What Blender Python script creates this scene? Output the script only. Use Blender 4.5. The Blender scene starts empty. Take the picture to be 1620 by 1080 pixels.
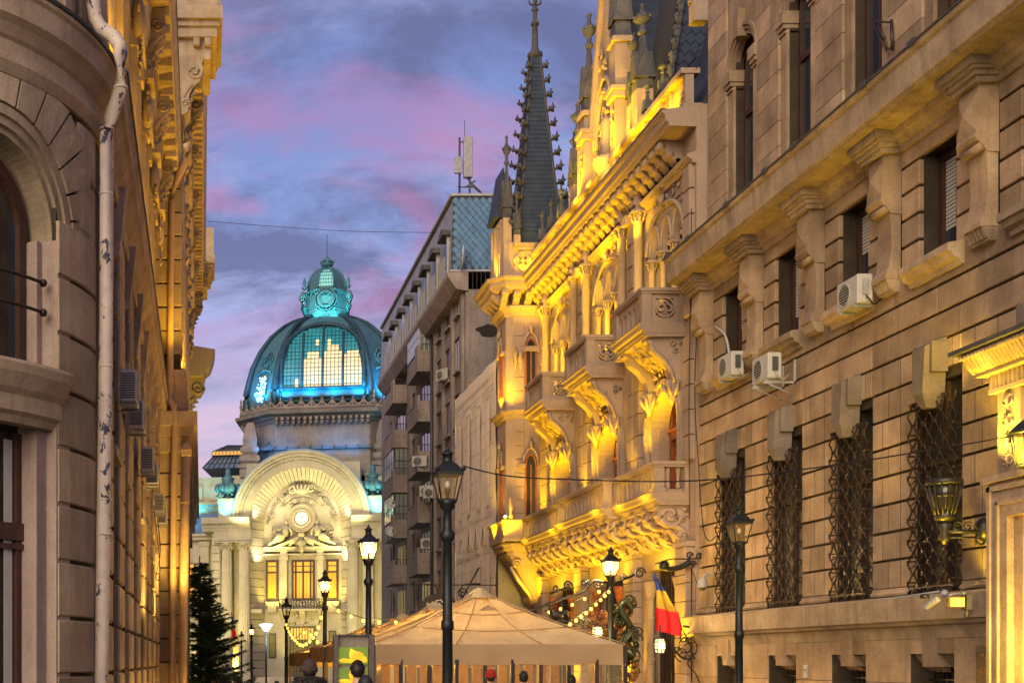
import bpy, math, random
from mathutils import Matrix, Vector
random.seed(7)
PI = math.pi
R = math.radians
S = bpy.context.scene
COL = S.collection

# ------------------------------------------------------------------ camera
F = 2000.0      # focal length in photograph pixels (1620 wide)
CZ = 1.8        # eye height
cam_d = bpy.data.cameras.new('camera')
cam_d.sensor_width = 36.0
cam_d.lens = 36.0 * F / 1620.0
cam_d.shift_x = (810 - 320) / 1620.0
cam_d.shift_y = (1045 - 540) / 1620.0
cam_d.clip_start = 0.2
cam_d.clip_end = 3000
cam = bpy.data.objects.new('camera', cam_d)
cam.location = (0, 0, CZ)
cam.rotation_euler = (R(90), 0, 0)
COL.objects.link(cam)
S.camera = cam

# ------------------------------------------------------------------ dusk sky
SUN_EL, SUN_AZ = 24.0, 208.0            # afterglow behind the camera, a little to the left
world = bpy.data.worlds.new('World')
S.world = world
world.use_nodes = True
wn, wl = world.node_tree.nodes, world.node_tree.links
wn.clear()
def W(t, **k):
    n = wn.new(t)
    for a, b in k.items():
        setattr(n, a, b)
    return n
w_out = W('ShaderNodeOutputWorld')
w_bg = W('ShaderNodeBackground')
w_bg.inputs[1].default_value = 0.315
sky = W('ShaderNodeTexSky', sky_type='NISHITA')
sky.sun_disc = False
sky.sun_elevation = R(SUN_EL)
sky.sun_rotation = R(SUN_AZ)
tc = W('ShaderNodeTexCoord')
sep = W('ShaderNodeSeparateXYZ')
wl.new(tc.outputs['Generated'], sep.inputs[0])
def wmath(op, a, b=None, c=None):
    n = W('ShaderNodeMath', operation=op)
    for i, v in enumerate((a, b, c)):
        if v is None:
            continue
        if isinstance(v, (int, float)):
            n.inputs[i].default_value = v
        else:
            wl.new(v, n.inputs[i])
    return n.outputs[0]
zup = wmath('MAXIMUM', sep.outputs[2], 0.0)
den = wmath('ADD', zup, 0.16)
cx = wmath('DIVIDE', sep.outputs[0], den)
cy = wmath('DIVIDE', sep.outputs[1], den)
comb = W('ShaderNodeCombineXYZ')
wl.new(cx, comb.inputs[0]); wl.new(cy, comb.inputs[1])
def wnoise(scale, detail, rough, off, stretch=(1, 1, 1), dist=0.0):
    m = W('ShaderNodeMapping')
    m.inputs['Location'].default_value = off
    m.inputs['Scale'].default_value = stretch
    wl.new(comb.outputs[0], m.inputs[0])
    n = W('ShaderNodeTexNoise')
    n.inputs['Scale'].default_value = scale
    n.inputs['Detail'].default_value = detail
    n.inputs['Roughness'].default_value = rough
    n.inputs['Distortion'].default_value = dist
    wl.new(m.outputs[0], n.inputs['Vector'])
    return n.outputs['Fac']
def wramp(fac, stops):
    r = W('ShaderNodeValToRGB')
    while len(r.color_ramp.elements) < len(stops):
        r.color_ramp.elements.new(0.5)
    for e, (p, c) in zip(r.color_ramp.elements, stops):
        e.position = p
        e.color = (*c, 1)
    wl.new(fac, r.inputs[0])
    return r.outputs['Color']
def wmix(fac, a, b, mode='MIX'):
    n = W('ShaderNodeMix', data_type='RGBA', blend_type=mode)
    if isinstance(fac, (int, float)):
        n.inputs[0].default_value = fac
    else:
        wl.new(fac, n.inputs[0])
    for i, v in ((6, a), (7, b)):
        if isinstance(v, tuple):
            n.inputs[i].default_value = (*v, 1)
        else:
            wl.new(v, n.inputs[i])
    return n.outputs[2]
base = wramp(zup, [(0.0, (0.62, 0.36, 0.44)), (0.185, (0.58, 0.34, 0.46)), (0.245, (0.36, 0.32, 0.57)),
                   (0.33, (0.18, 0.23, 0.52)), (0.46, (0.135, 0.155, 0.40)), (1.0, (0.11, 0.14, 0.34))])
base = wmix(0.04, base, sky.outputs['Color'])
greyc = wramp(wnoise(2.3, 12, 0.66, (3.1, 1.7, 0), (0.9, 1.2, 1), 0.45),
              [(0.46, (0, 0, 0)), (0.60, (1, 1, 1))])
pinkc = wramp(wnoise(1.9, 10, 0.6, (0.242, 7.586, 0), (1.1, 1.2, 1), 0.5),
              [(0.46, (0, 0, 0)), (0.61, (1, 1, 1))])
palec = wramp(wnoise(3.0, 12, 0.66, (8.3, 3.1, 0), (0.9, 1.2, 1), 0.5),
              [(0.47, (0, 0, 0)), (0.64, (1, 1, 1))])
hi = wramp(zup, [(0.20, (0.0, 0.0, 0.0)), (0.30, (1, 1, 1))])
c1 = wmix(wmix(0.62, (0, 0, 0), palec), base, (0.40, 0.44, 0.70))
c2 = wmix(wmix(0.80, (0, 0, 0), wmix(1.0, greyc, wramp(zup, [(0.19, (.12, .12, .12)), (0.27, (1, 1, 1))]), 'MULTIPLY')), c1, (0.135, 0.15, 0.30))
pk = wmix(1.0, pinkc, hi, 'MULTIPLY')
c3 = wmix(wmix(0.68, (0, 0, 0), pk), c2, (0.56, 0.22, 0.42))
wl.new(c3, w_bg.inputs[0])
wl.new(w_bg.outputs[0], w_out.inputs[0])

sun_d = bpy.data.lights.new('sun', 'SUN')
sun_d.energy = 1.15
sun_d.angle = R(50)
sun_d.color = (1.0, 0.82, 0.56)
sun = bpy.data.objects.new('sun', sun_d)
az, el = R(SUN_AZ), R(SUN_EL)
to_sun = Vector((math.sin(az) * math.cos(el), math.cos(az) * math.cos(el), math.sin(el)))
sun.rotation_euler = to_sun.to_track_quat('Z', 'Y').to_euler()
COL.objects.link(sun)

S.view_settings.view_transform = 'Standard'
S.view_settings.look = 'None'
S.view_settings.gamma = 1.0
S.view_settings.use_curve_mapping = False
S.view_settings.exposure = 1.75
S.cycles.use_denoising = True
S.cycles.max_bounces = 6
S.cycles.diffuse_bounces = 3
S.cycles.glossy_bounces = 2
S.cycles.transmission_bounces = 4
S.cycles.transparent_max_bounces = 6
S.cycles.sample_clamp_indirect = 6.0
S.cycles.caustics_reflective = False
S.cycles.caustics_refractive = False

def ax(px, py, X):
    """point on the plane x = X seen at a photograph pixel"""
    return Vector((X, X * F / (px - 320.0), CZ + (1045.0 - py) * X / (px - 320.0)))
def at(px, py, Y):
    return Vector(((px - 320.0) * Y / F, Y, CZ + (1045.0 - py) * Y / F))

# ------------------------------------------------------------------ materials
MATS = {}
def nt(name):
    m = bpy.data.materials.new(name)
    m.use_nodes = True
    t = m.node_tree
    b = t.nodes['Principled BSDF']
    MATS[name] = m
    return m, t, b
def tnode(t, kind, **k):
    n = t.nodes.new(kind)
    for a, b in k.items():
        setattr(n, a, b)
    return n
def tnoise(t, vec, scale, detail=4, rough=0.55, dist=0.0):
    n = tnode(t, 'ShaderNodeTexNoise')
    n.inputs['Scale'].default_value = scale
    n.inputs['Detail'].default_value = detail
    n.inputs['Roughness'].default_value = rough
    n.inputs['Distortion'].default_value = dist
    t.links.new(vec, n.inputs['Vector'])
    return n.outputs['Fac']
def tramp(t, fac, stops):
    r = tnode(t, 'ShaderNodeValToRGB')
    while len(r.color_ramp.elements) < len(stops):
        r.color_ramp.elements.new(0.5)
    for e, (p, c) in zip(r.color_ramp.elements, stops):
        e.position = p
        e.color = (*c, 1) if isinstance(c, tuple) else (c, c, c, 1)
    t.links.new(fac, r.inputs[0])
    return r.outputs['Color']
def tmix(t, fac, a, b, mode='MIX'):
    n = tnode(t, 'ShaderNodeMix', data_type='RGBA', blend_type=mode)
    if isinstance(fac, (int, float)):
        n.inputs[0].default_value = fac
    else:
        t.links.new(fac, n.inputs[0])
    for i, v in ((6, a), (7, b)):
        if isinstance(v, tuple):
            n.inputs[i].default_value = (*v, 1)
        else:
            t.links.new(v, n.inputs[i])
    return n.outputs[2]
def tmap(t, vec, scale):
    m = tnode(t, 'ShaderNodeMapping')
    m.inputs['Scale'].default_value = scale
    t.links.new(vec, m.inputs[0])
    return m.outputs[0]
def bump(t, b, h, strength, dist=0.02):
    n = tnode(t, 'ShaderNodeBump')
    n.inputs['Strength'].default_value = strength
    n.inputs['Distance'].default_value = dist
    t.links.new(h, n.inputs['Height'])
    t.links.new(n.outputs[0], b.inputs['Normal'])
def stone(name, c1, c2, scale=1.2, stain=0.35, stain_c=(0.10, 0.075, 0.055), rough=0.86, bmp=0.55, vary=0.24, fine=26):
    m, t, b = nt(name)
    pos = tnode(t, 'ShaderNodeNewGeometry').outputs['Position']
    col = tmix(t, tramp(t, tnoise(t, pos, scale, 7, 0.62), [(0.33, 0.0), (0.68, 1.0)]), c1, c2)
    oi = tnode(t, 'ShaderNodeObjectInfo').outputs['Random']
    col = tmix(t, 1.0, col, tramp(t, oi, [(0.0, (1 - vary, 1 - vary * 1.05, 1 - vary * 1.1)), (0.5, (1.0, 0.99, 0.97)), (1.0, (1 + vary, 1 + vary * .85, 1 + vary * .7))]), 'MULTIPLY')
    streak = tramp(t, tnoise(t, tmap(t, pos, (2.6, 2.6, 0.22)), 1.6, 8, 0.66), [(0.50, 0.0), (0.66, 1.0)])
    blot = tramp(t, tnoise(t, pos, 0.8, 10, 0.72), [(0.46, 0.0), (0.66, 1.0)])
    col = tmix(t, tmix(t, stain, (0, 0, 0), tmix(t, 0.5, streak, blot)), col, stain_c)
    grain = tnoise(t, pos, fine, 5, 0.7)
    col = tmix(t, 0.55, col, tramp(t, grain, [(0.28, 0.62), (0.72, 1.3)]), 'MULTIPLY')
    pit = tramp(t, tnoise(t, pos, fine * .35, 8, 0.75), [(0.60, (1.0, 1.0, 1.0)), (0.70, (.62, .58, .55))])
    col = tmix(t, 0.6, col, pit, 'MULTIPLY')
    t.links.new(col, b.inputs['Base Color'])
    b.inputs['Roughness'].default_value = rough
    b.inputs['Specular IOR Level'].default_value = 0.25
    bump(t, b, grain, bmp, 0.015)
    return m
def paint(name, col, rough=0.5, metal=0.0, vary=0.25, scale=6, worn=None, wornamt=0.6, spec=0.4):
    m, t, b = nt(name)
    pos = tnode(t, 'ShaderNodeNewGeometry').outputs['Position']
    n = tnoise(t, pos, scale, 6, 0.6)
    c = tmix(t, tramp(t, n, [(0.3, 0.0), (0.7, 1.0)]), tuple(x * (1 - vary) for x in col), tuple(min(1, x * (1 + vary)) for x in col))
    if worn:
        w = tramp(t, tnoise(t, tmap(t, pos, (1, 1, 0.6)), scale * 1.3, 5, 0.65, 0.4), [(wornamt, 0.0), (wornamt + 0.03, 1.0)])
        c = tmix(t, w, c, worn)
    t.links.new(c, b.inputs['Base Color'])
    b.inputs['Roughness'].default_value = rough
    b.inputs['Metallic'].default_value = metal
    b.inputs['Specular IOR Level'].default_value = spec
    bump(t, b, tnoise(t, pos, scale * 6, 4), 0.12, 0.01)
    return m
def glass_dark(name, col=(0.02, 0.025, 0.035), rough=0.08):
    m, t, b = nt(name)
    pos = tnode(t, 'ShaderNodeNewGeometry').outputs['Position']
    c = tmix(t, tnoise(t, pos, 0.9, 3), tuple(x * 0.5 for x in col), tuple(x * 1.7 for x in col))
    t.links.new(c, b.inputs['Base Color'])
    b.inputs['Roughness'].default_value = rough
    b.inputs['Specular IOR Level'].default_value = 0.7
    bump(t, b, tnoise(t, pos, 1.3, 2), 0.04, 0.05)
    return m
def glow(name, col, strength, col2=None, scale=3.0):
    m, t, b = nt(name)
    b.inputs['Base Color'].default_value = (*[x * 0.5 for x in col], 1)
    if col2:
        pos = tnode(t, 'ShaderNodeNewGeometry').outputs['Position']
        c = tmix(t, tramp(t, tnoise(t, pos, scale, 3), [(0.35, 0.0), (0.65, 1.0)]), col, col2)
        t.links.new(c, b.inputs['Emission Color'])
    else:
        b.inputs['Emission Color'].default_value = (*col, 1)
    b.inputs['Emission Strength'].default_value = strength
    return m

LIME = stone('limestone', (0.24, 0.165, 0.102), (0.41, 0.303, 0.20), 1.3, 0.5)
LIMEB = stone('limestone_weathered', (0.27, 0.20, 0.13), (0.43, 0.335, 0.235), 1.8, 0.7, (0.12, 0.085, 0.065))
LIMEL = stone('limestone_grey_tan', (0.27, 0.205, 0.135), (0.42, 0.335, 0.235), 1.1, 0.5)
MORTAR = stone('dirty_mortar', (0.04, 0.029, 0.019), (0.075, 0.055, 0.036), 2.0, 0.5, (.03, .02, .015))
GREYST = stone('grey_stone', (0.125, 0.102, 0.085), (0.21, 0.175, 0.145), 1.5, 0.4)
PLAST = stone('gothic_plaster', (0.275, 0.20, 0.148), (0.385, 0.285, 0.215), 0.8, 0.22, (0.18, 0.11, 0.06), vary=0.06)
PALST = stone('palace_stone', (0.29, 0.265, 0.19), (0.42, 0.375, 0.27), 0.5, 0.4, (0.20, 0.17, 0.12), vary=0.05, fine=9)
CONC = stone('flat_render', (0.215, 0.178, 0.158), (0.325, 0.275, 0.245), 0.5, 0.65, (0.075, 0.055, 0.05), vary=0.10, fine=12)
CONCG = stone('bare_concrete', (0.20, 0.175, 0.165), (0.27, 0.24, 0.225), 0.4, 0.6, (0.06, 0.055, 0.05), vary=0.05, fine=12)
FRAMEW = paint('window_frame_brown', (0.055, 0.024, 0.016), 0.45)
DARKWOOD = paint('dark_wood', (0.035, 0.018, 0.010), 0.5)
REDWOOD = paint('red_brown_wood', (0.26, 0.075, 0.022), 0.42, vary=0.35)
IRON = paint('wrought_iron', (0.018, 0.017, 0.017), 0.42, 0.3, 0.3, 14, spec=0.6)
IRONBR = paint('rusty_iron', (0.045, 0.029, 0.017), 0.42, 0.5, 0.4, 10)
LAMPGR = paint('lamp_green_black', (0.008, 0.011, 0.011), 0.45, 0.0, 0.35, 9, spec=0.35)
GLASS = glass_dark('window_glass')
GLASSB = glass_dark('window_glass_sky', (0.028, 0.032, 0.034), 0.12)
MATS['window_glass_sky'].node_tree.nodes['Principled BSDF'].inputs['Specular IOR Level'].default_value = .3
CURTAIN = paint('window_blind', (0.42, 0.40, 0.37), 0.8, 0, 0.08)
PIPEW = paint('pipe_cream', (0.60, 0.50, 0.41), 0.55, 0, 0.14, 5, (0.05, 0.05, 0.07), 0.58)
PIPEO = paint('pipe_tan', (0.42, 0.29, 0.17), 0.6, 0, 0.15, 3, (0.10, 0.10, 0.12), 0.70)
ACW = paint('ac_white', (0.40, 0.385, 0.36), 0.5, 0, 0.06)
ACG = paint('ac_grille', (0.05, 0.05, 0.05), 0.6)
ZINC = paint('zinc_gutter', (0.07, 0.07, 0.075), 0.5, 0.3, 0.3, 4)
ZINCL = paint('zinc_flashing', (0.30, 0.30, 0.32), 0.55, 0.1, 0.2, 4)
SLATE = paint('slate', (0.022, 0.033, 0.055), 0.6, 0, 0.35, 3, spec=0.35)
SLATEP = stone('dark_pinnacle_stone', (0.05, 0.052, 0.062), (0.10, 0.098, 0.108), 2, 0.4, (0.05, 0.05, 0.055))
CABLE = paint('cable_black', (0.012, 0.012, 0.013), 0.6)
CAMW = paint('camera_housing', (0.27, 0.275, 0.285), 0.45)

# ------------------------------------------------------------------ mesh helpers
WM = {}
def setparent(o, p, local):
    o.parent = p
    if not local:
        o.matrix_parent_inverse = WM[p.name].inverted()
    WM[o.name] = (WM[p.name] if local else Matrix.Identity(4)) @ o.matrix_basis
class MB:
    def __init__(s):
        s.v, s.f, s.sm, s.mi, s.M, s.m = [], [], [], [], None, 0
    def add(s, vs, fs, smooth=False):
        n = len(s.v)
        if s.M is None:
            s.v.extend([tuple(v) for v in vs])
        else:
            s.v.extend([tuple(s.M @ Vector(v)) for v in vs])
        for f in fs:
            s.f.append([i + n for i in f])
            s.sm.append(smooth); s.mi.append(s.m)
        return s
    def box(s, x0, y0, z0, x1, y1, z1):
        if x0 > x1: x0, x1 = x1, x0
        if y0 > y1: y0, y1 = y1, y0
        if z0 > z1: z0, z1 = z1, z0
        return s.add([(x0, y0, z0), (x1, y0, z0), (x1, y1, z0), (x0, y1, z0), (x0, y0, z1), (x1, y0, z1), (x1, y1, z1), (x0, y1, z1)],
                     [(0, 3, 2, 1), (4, 5, 6, 7), (0, 1, 5, 4), (1, 2, 6, 5), (2, 3, 7, 6), (3, 0, 4, 7)])
    def cbox(s, x0, y0, z0, x1, y1, z1, c=0.012):
        vs, idx = [], {}
        X, Y, Z = (x0, x1), (y0, y1), (z0, z1)
        for i in (0, 1):
            for j in (0, 1):
                for k in (0, 1):
                    p = [X[i], Y[j], Z[k]]
                    d = [c if q == 0 else -c for q in (i, j, k)]
                    for a in range(3):
                        q = [p[b] + (0 if b == a else d[b]) for b in range(3)]
                        idx[i, j, k, a] = len(vs); vs.append(tuple(q))
        fs = []
        for a in range(3):
            b, e = (a + 1) % 3, (a + 2) % 3
            for sd in (0, 1):
                q = []
                for (p, r) in ((0, 0), (1, 0), (1, 1), (0, 1)):
                    t = [0, 0, 0]; t[a] = sd; t[b] = p; t[e] = r
                    q.append(idx[t[0], t[1], t[2], a])
                fs.append(q if sd else q[::-1])
            for p in (0, 1):
                for r in (0, 1):
                    t = [0, 0, 0]; t[b] = p; t[e] = r
                    t2 = list(t); t2[a] = 1
                    q = [idx[(*t, b)], idx[(*t2, b)], idx[(*t2, e)], idx[(*t, e)]]
                    fs.append(q if p == r else q[::-1])
        for i in (0, 1):
            for j in (0, 1):
                for k in (0, 1):
                    q = [idx[i, j, k, a] for a in range(3)]
                    fs.append(q if (i + j + k) % 2 else q[::-1])
        return s.add(vs, fs)
    def prism(s, pts, axis, a, b, smooth=False):
        n = len(pts)
        def P(p, h):
            return (h, p[0], p[1]) if axis == 'x' else (p[0], h, p[1]) if axis == 'y' else (p[0], p[1], h)
        vs = [P(p, a) for p in pts] + [P(p, b) for p in pts]
        fs = [tuple(range(n))[::-1], tuple(range(n, 2 * n))]
        s.add(vs, fs)
        k = len(s.v) - 2 * n
        for i in range(n):
            j = (i + 1) % n
            s.f.append([k + i, k + j, k + n + j, k + n + i]); s.sm.append(smooth); s.mi.append(s.m)
        return s
    def loft(s, rings, closed=True, caps=True, smooth=False):
        n = len(rings[0]); vs = [p for r in rings for p in r]; fs = []
        for k in range(len(rings) - 1):
            for i in range(n if closed else n - 1):
                j = (i + 1) % n
                fs.append((k * n + i, k * n + j, (k + 1) * n + j, (k + 1) * n + i))
        if caps and closed:
            fs.append(tuple(range(n))[::-1]); fs.append(tuple(range((len(rings) - 1) * n, len(rings) * n)))
        return s.add(vs, fs, smooth)
    def lathe(s, prof, c=(0, 0), n=10, smooth=True, a0=0.0, sx=1.0, sy=1.0):
        rings = [[(c[0] + max(r, 1e-4) * sx * math.cos(a0 + 2 * PI * i / n), c[1] + max(r, 1e-4) * sy * math.sin(a0 + 2 * PI * i / n), z) for i in range(n)] for r, z in prof]
        return s.loft(rings, True, True, smooth)
    def tube(s, path, r, n=6, smooth=True):
        P = [Vector(p) for p in path]; rings = []
        for i, p in enumerate(P):
            d = (P[min(i + 1, len(P) - 1)] - P[max(i - 1, 0)])
            if d.length < 1e-9: d = Vector((0, 0, 1))
            d.normalize()
            u = d.cross(Vector((0, 0, 1)))
            if u.length < 0.05: u = d.cross(Vector((1, 0, 0)))
            u.normalize(); w = d.cross(u)
            rr = r[i] if isinstance(r, (list, tuple)) else r
            rings.append([p + (u * math.cos(2 * PI * k / n) + w * math.sin(2 * PI * k / n)) * rr for k in range(n)])
        return s.loft(rings, True, True, smooth)
    def ball(s, c, r, n=8, m=5, smooth=True):
        rx, ry, rz = r if isinstance(r, tuple) else (r, r, r)
        rings = []
        for k in range(1, m):
            t = PI * k / m
            rings.append([(c[0] + rx * math.sin(t) * math.cos(2 * PI * i / n), c[1] + ry * math.sin(t) * math.sin(2 * PI * i / n), c[2] - rz * math.cos(t)) for i in range(n)])
        base = len(s.v); s.loft(rings, True, False, smooth)
        s.add([(c[0], c[1], c[2] - rz), (c[0], c[1], c[2] + rz)], [])
        b, t = len(s.v) - 2, len(s.v) - 1
        for i in range(n):
            j = (i + 1) % n
            s.f.append([b, base + j, base + i]); s.f.append([t, base + (m - 2) * n + i, base + (m - 2) * n + j])
            s.sm += [smooth, smooth]; s.mi += [s.m, s.m]
        return s
    def ring(s, plane, c, r0, r1, d0, d1, a0=0.0, a1=PI, n=16, smooth=False):
        """arch ring. plane 'xz' (depth along y) or 'yz' (depth along x)"""
        secs = []
        for i in range(n + 1):
            a = a0 + (a1 - a0) * i / n
            q = []
            for r, d in ((r0, d0), (r1, d0), (r1, d1), (r0, d1)):
                h, z = c[0] + r * math.cos(a), c[1] + r * math.sin(a)
                q.append((h, d, z) if plane == 'xz' else (d, h, z))
            secs.append(q)
        full = abs(abs(a1 - a0) - 2 * PI) < 1e-6
        return s.loft(secs, True, not full, smooth)
    def build(s, name, mat, parent=None, local=False, loc=None, label=None, stuff=False):
        me = bpy.data.meshes.new(name)
        me.from_pydata(s.v, [], s.f)
        for m in (mat if isinstance(mat, (list, tuple)) else [mat]):
            me.materials.append(m)
        me.polygons.foreach_set('use_smooth', s.sm)
        if isinstance(mat, (list, tuple)):
            me.polygons.foreach_set('material_index', s.mi)
        me.update()
        return place(name, me, parent, local, loc, label, stuff)
def place(name, me, parent=None, local=False, loc=None, label=None, stuff=False, rot=None, scale=None):
    o = bpy.data.objects.new(name, me)
    COL.objects.link(o)
    M = Matrix.Identity(4)
    if loc is not None:
        o.location = loc; M = Matrix.Translation(loc)
    if rot is not None:
        o.rotation_euler = rot
    if scale is not None:
        o.scale = scale
    if rot is not None or scale is not None:
        M = Matrix.LocRotScale(Vector(loc or (0, 0, 0)), o.rotation_euler.to_quaternion(), Vector(scale or (1, 1, 1)))
    if parent is not None:
        o.parent = parent
        if not local:
            o.matrix_parent_inverse = WM[parent.name].inverted()
            WM[o.name] = M
        else:
            WM[o.name] = WM[parent.name] @ M
    else:
        WM[o.name] = M
    if label: o['label'] = label
    if stuff: o['kind'] = 'stuff'
    return o
def root(name, loc, label, cat, group=None, rz=0.0, kind=None):
    o = bpy.data.objects.new(name, None)
    o.empty_display_size = 0.2
    COL.objects.link(o)
    o.location = loc; o.rotation_euler = (0, 0, rz)
    WM[o.name] = Matrix.LocRotScale(Vector(loc), o.rotation_euler.to_quaternion(), Vector((1, 1, 1)))
    return tag(o, label, cat, group, kind)
def tag(o, label, cat, group=None, kind=None):
    if label: o['label'] = label
    if cat: o['category'] = cat
    if group: o['group'] = group
    if kind: o['kind'] = kind
    return o
def structure(o):
    o['kind'] = 'structure'; return o
CACHE = {}
def block(name, mat, parent, x0, y0, z0, x1, y1, z1, c=0.014, local=False, label=None):
    """a bevelled stone of its own; stones of one size share a mesh"""
    dx, dy, dz = round(x1 - x0, 2), round(y1 - y0, 2), round(z1 - z0, 2)
    key = (dx, dy, dz, mat.name, c)
    if key not in CACHE:
        me = bpy.data.meshes.new(name)
        b = MB().cbox(-dx / 2, -dy / 2, -dz / 2, dx / 2, dy / 2, dz / 2, c)
        me.from_pydata(b.v, [], b.f); me.materials.append(mat); me.update()
        CACHE[key] = me
    return place(name, CACHE[key], parent, local, ((x0 + x1) / 2, (y0 + y1) / 2, (z0 + z1) / 2), label)
def holes_wall(mb, axis, d0, d1, h0, h1, z0, z1, holes):
    """wall slab with rectangular openings; axis 'x' = depth along x, openings given along y (and the other way round)"""
    cuts = sorted({h0, h1, *[c for h in holes for c in h[:2] if h0 < c < h1]})
    for a, b in zip(cuts, cuts[1:]):
        m = (a + b) / 2
        hs = sorted([(h[2], h[3]) for h in holes if h[0] < m < h[1]])
        z = z0
        for (p, q) in hs + [(z1, z1)]:
            if p > z + 1e-4:
                if axis == 'x': mb.box(d0, a, z, d1, b, p)
                else: mb.box(a, d0, z, b, d1, p)
            z = max(z, q)
    return mb
def light(kind, name, loc, energy, color, size=0.1, target=None, angle=90, blend=0.6, sy=None):
    d = bpy.data.lights.new(name, kind)
    d.energy = energy; d.color = color
    if kind in ('POINT', 'SPOT'):
        d.shadow_soft_size = size
    if kind == 'SPOT':
        d.spot_size = R(angle); d.spot_blend = blend
    if kind == 'AREA':
        d.size = size
        if sy: d.shape = 'RECTANGLE'; d.size_y = sy
    o = bpy.data.objects.new(name, d)
    o.location = loc
    if target is not None:
        o.rotation_euler = (Vector(loc) - Vector(target)).to_track_quat('Z', 'Y').to_euler()
    COL.objects.link(o)
    return o
def spiral(c, r, turns, u, w, n=14, r1=0.15, ph=0.0):
    c, u, w = Vector(c), Vector(u), Vector(w)
    out = []
    for i in range(n + 1):
        t = i / n
        a = ph + turns * 2 * PI * t
        rr = r * (1 - (1 - r1) * t)
        out.append(c + u * rr * math.cos(a) + w * rr * math.sin(a))
    return out
def carving(mb, c, u, w, nrm, W_, H_, rng, dens=1.0, r=0.05):
    """a carved relief: scrolls and leaf lobes standing proud of a panel centred at c spanned by u, w"""
    c, u, w, nrm = Vector(c), Vector(u), Vector(w), Vector(nrm)
    k = max(3, int(dens * W_ * H_ / (r * r * 14)))
    for i in range(k):
        p = c + u * rng.uniform(-.42, .42) * W_ + w * rng.uniform(-.42, .42) * H_ + nrm * r * .2
        if rng.random() < 0.45:
            mb.tube(spiral(p, r * rng.uniform(.9, 1.6), rng.choice((-1.2, 1.2, 1.5)), u, w, 9, .2, rng.uniform(0, 6)), [r * .34] * 6 + [r * .3] * 3 + [r * .2], 4)
        else:
            d = (u * rng.uniform(-1, 1) + w * rng.uniform(-1, 1)).normalized() * r * 1.3
            mb.tube([p - d, p - d * .3 + nrm * r * .3, p + d * .5 + nrm * r * .25, p + d], [r * .15, r * .55, r * .5, r * .1], 5)
    return mb
# ------------------------------------------------------------------ ground
PAVE = stone('paving_granite', (0.10, 0.095, 0.09), (0.17, 0.155, 0.14), 0.6, 0.4, (0.04, 0.035, 0.03), 0.7)
ASPH = stone('asphalt', (0.04, 0.04, 0.042), (0.06, 0.06, 0.062), 0.5, 0.3, (0.02, 0.02, 0.02), 0.8)
structure(MB().add([(-900, -400, -1.1), (900, -400, -1.1), (900, 1500, -1.1), (-900, 1500, -1.1)], [(0, 1, 2, 3)]).build('ground', ASPH))
structure(MB().prism([(-5, 0), (36, 0), (50, -.7), (126, -.7), (126, -1.0), (-5, -1.0)], 'x', -1.5, 12.9).build('street_paving', PAVE))
structure(MB().box(-60, 90, -1.0, -1.5, 200, -.704).box(12.9, 90, -1.0, 80, 200, -.704).build('palace_square', ASPH))
g = MB()
for j in range(34):
    y = 4 + j * 0.9
    for i in range(4):
        x = -0.2 + i * 3.3
        g.box(x, y, 0.0, x + 3.24, y + 0.86, 0.008 + 0.004 * ((i * 7 + j * 3) % 3))
structure(g.build('paving_slabs', PAVE)); bpy.data.objects['paving_slabs']['kind'] = 'stuff'

# ------------------------------------------------------------------ right: limestone bank building
XR = 13.0
RB = root('stone_building', (XR, 24, 0), 'long tan limestone building with iron window cages and a heavy cornice, fills the right side', 'building')
PITCH = 2.88
BAYS = [22.32 + PITCH * k for k in range(-3, 4)]
YN, YF = 12.0, 33.1
rng = random.Random(3)
mb = MB()
gh = [(b - .70, b + .70, 3.2, 6.75) for b in BAYS[2:]]
mh = [(b - .56, b + .56, 8.98, 10.92) for b in BAYS]
holes_wall(mb, 'x', 13.06, 13.9, YN, YF - .04, 2.0, 11.7, gh + mh)
bh = [(b - .68, b + .68, 0.55, 1.92) for b in BAYS[2:]]
holes_wall(mb, 'x', 12.9, 13.95, YN, YF - .05, 0.0, 2.35, bh)
uh = [(b - .56, b + .56, 12.4, 19.4) for b in BAYS]
holes_wall(mb, 'x', 13.31, 13.95, YN, YF - .04, 11.7, 19.4, uh)
mb.box(13.95, YN, 0, 24, YF - .04, 19.4)
mb.build('wall', MORTAR, RB)
# ground-floor ashlar
zc = [3.16 + .535 * k for k in range(9)]
J = .025
mj = MB()
def course_blocks(y0, y1, z0, z1, cuts, x0=12.99, mat=LIME):
    ys = [y0] + [c for c in cuts if y0 + .12 < c < y1 - .12] + [y1]
    for c in ys[1:-1]: mj.box(12.993, c - .012, z0 + J + .002, 13.07, c + .012, z1 - J - .002)
    for a, b in zip(ys, ys[1:]):
        d = rng.uniform(0, .012)
        block('stone_block', mat, RB, x0, a + .011, z0 + J, 13.09, b - .011, z1 - J, .003)
for k in range(8):
    z0, z1 = zc[k], zc[k + 1]
    edges = [YF - .02]
    for b in reversed(BAYS[2:]):
        edges += [b + .70, b - .70]
    edges += [20.28]
    segs = [(edges[i + 1], edges[i]) for i in range(0, len(edges) - 1, 2)]
    for (a, b) in segs:
        if b - a < .1: continue
        n = (b - a)
        off = .34 if k % 2 else .52
        if n > 1.2 and n < 2:
            cuts = [a + n * off, b - .36 - .2 * (k % 2 == 0)] if k % 2 else [a + n * .26 + .12, a + n * .62]
        else:
            cuts = [a + n * (.38 if k % 2 else .6)]
        if z1 > 6.72:     # head zone: voussoir steps over the cages
            pass
        course_blocks(a, b, z0, z1, cuts)
    if z0 > 6.6:
        for b in BAYS[2:]:
            course_blocks(b - .66, b - .2, z0, z1, [b - .43]); course_blocks(b + .2, b + .66, z0, z1, [b + .43])
mj.build('mortar_joints', MORTAR, RB, stuff=True)
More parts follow.
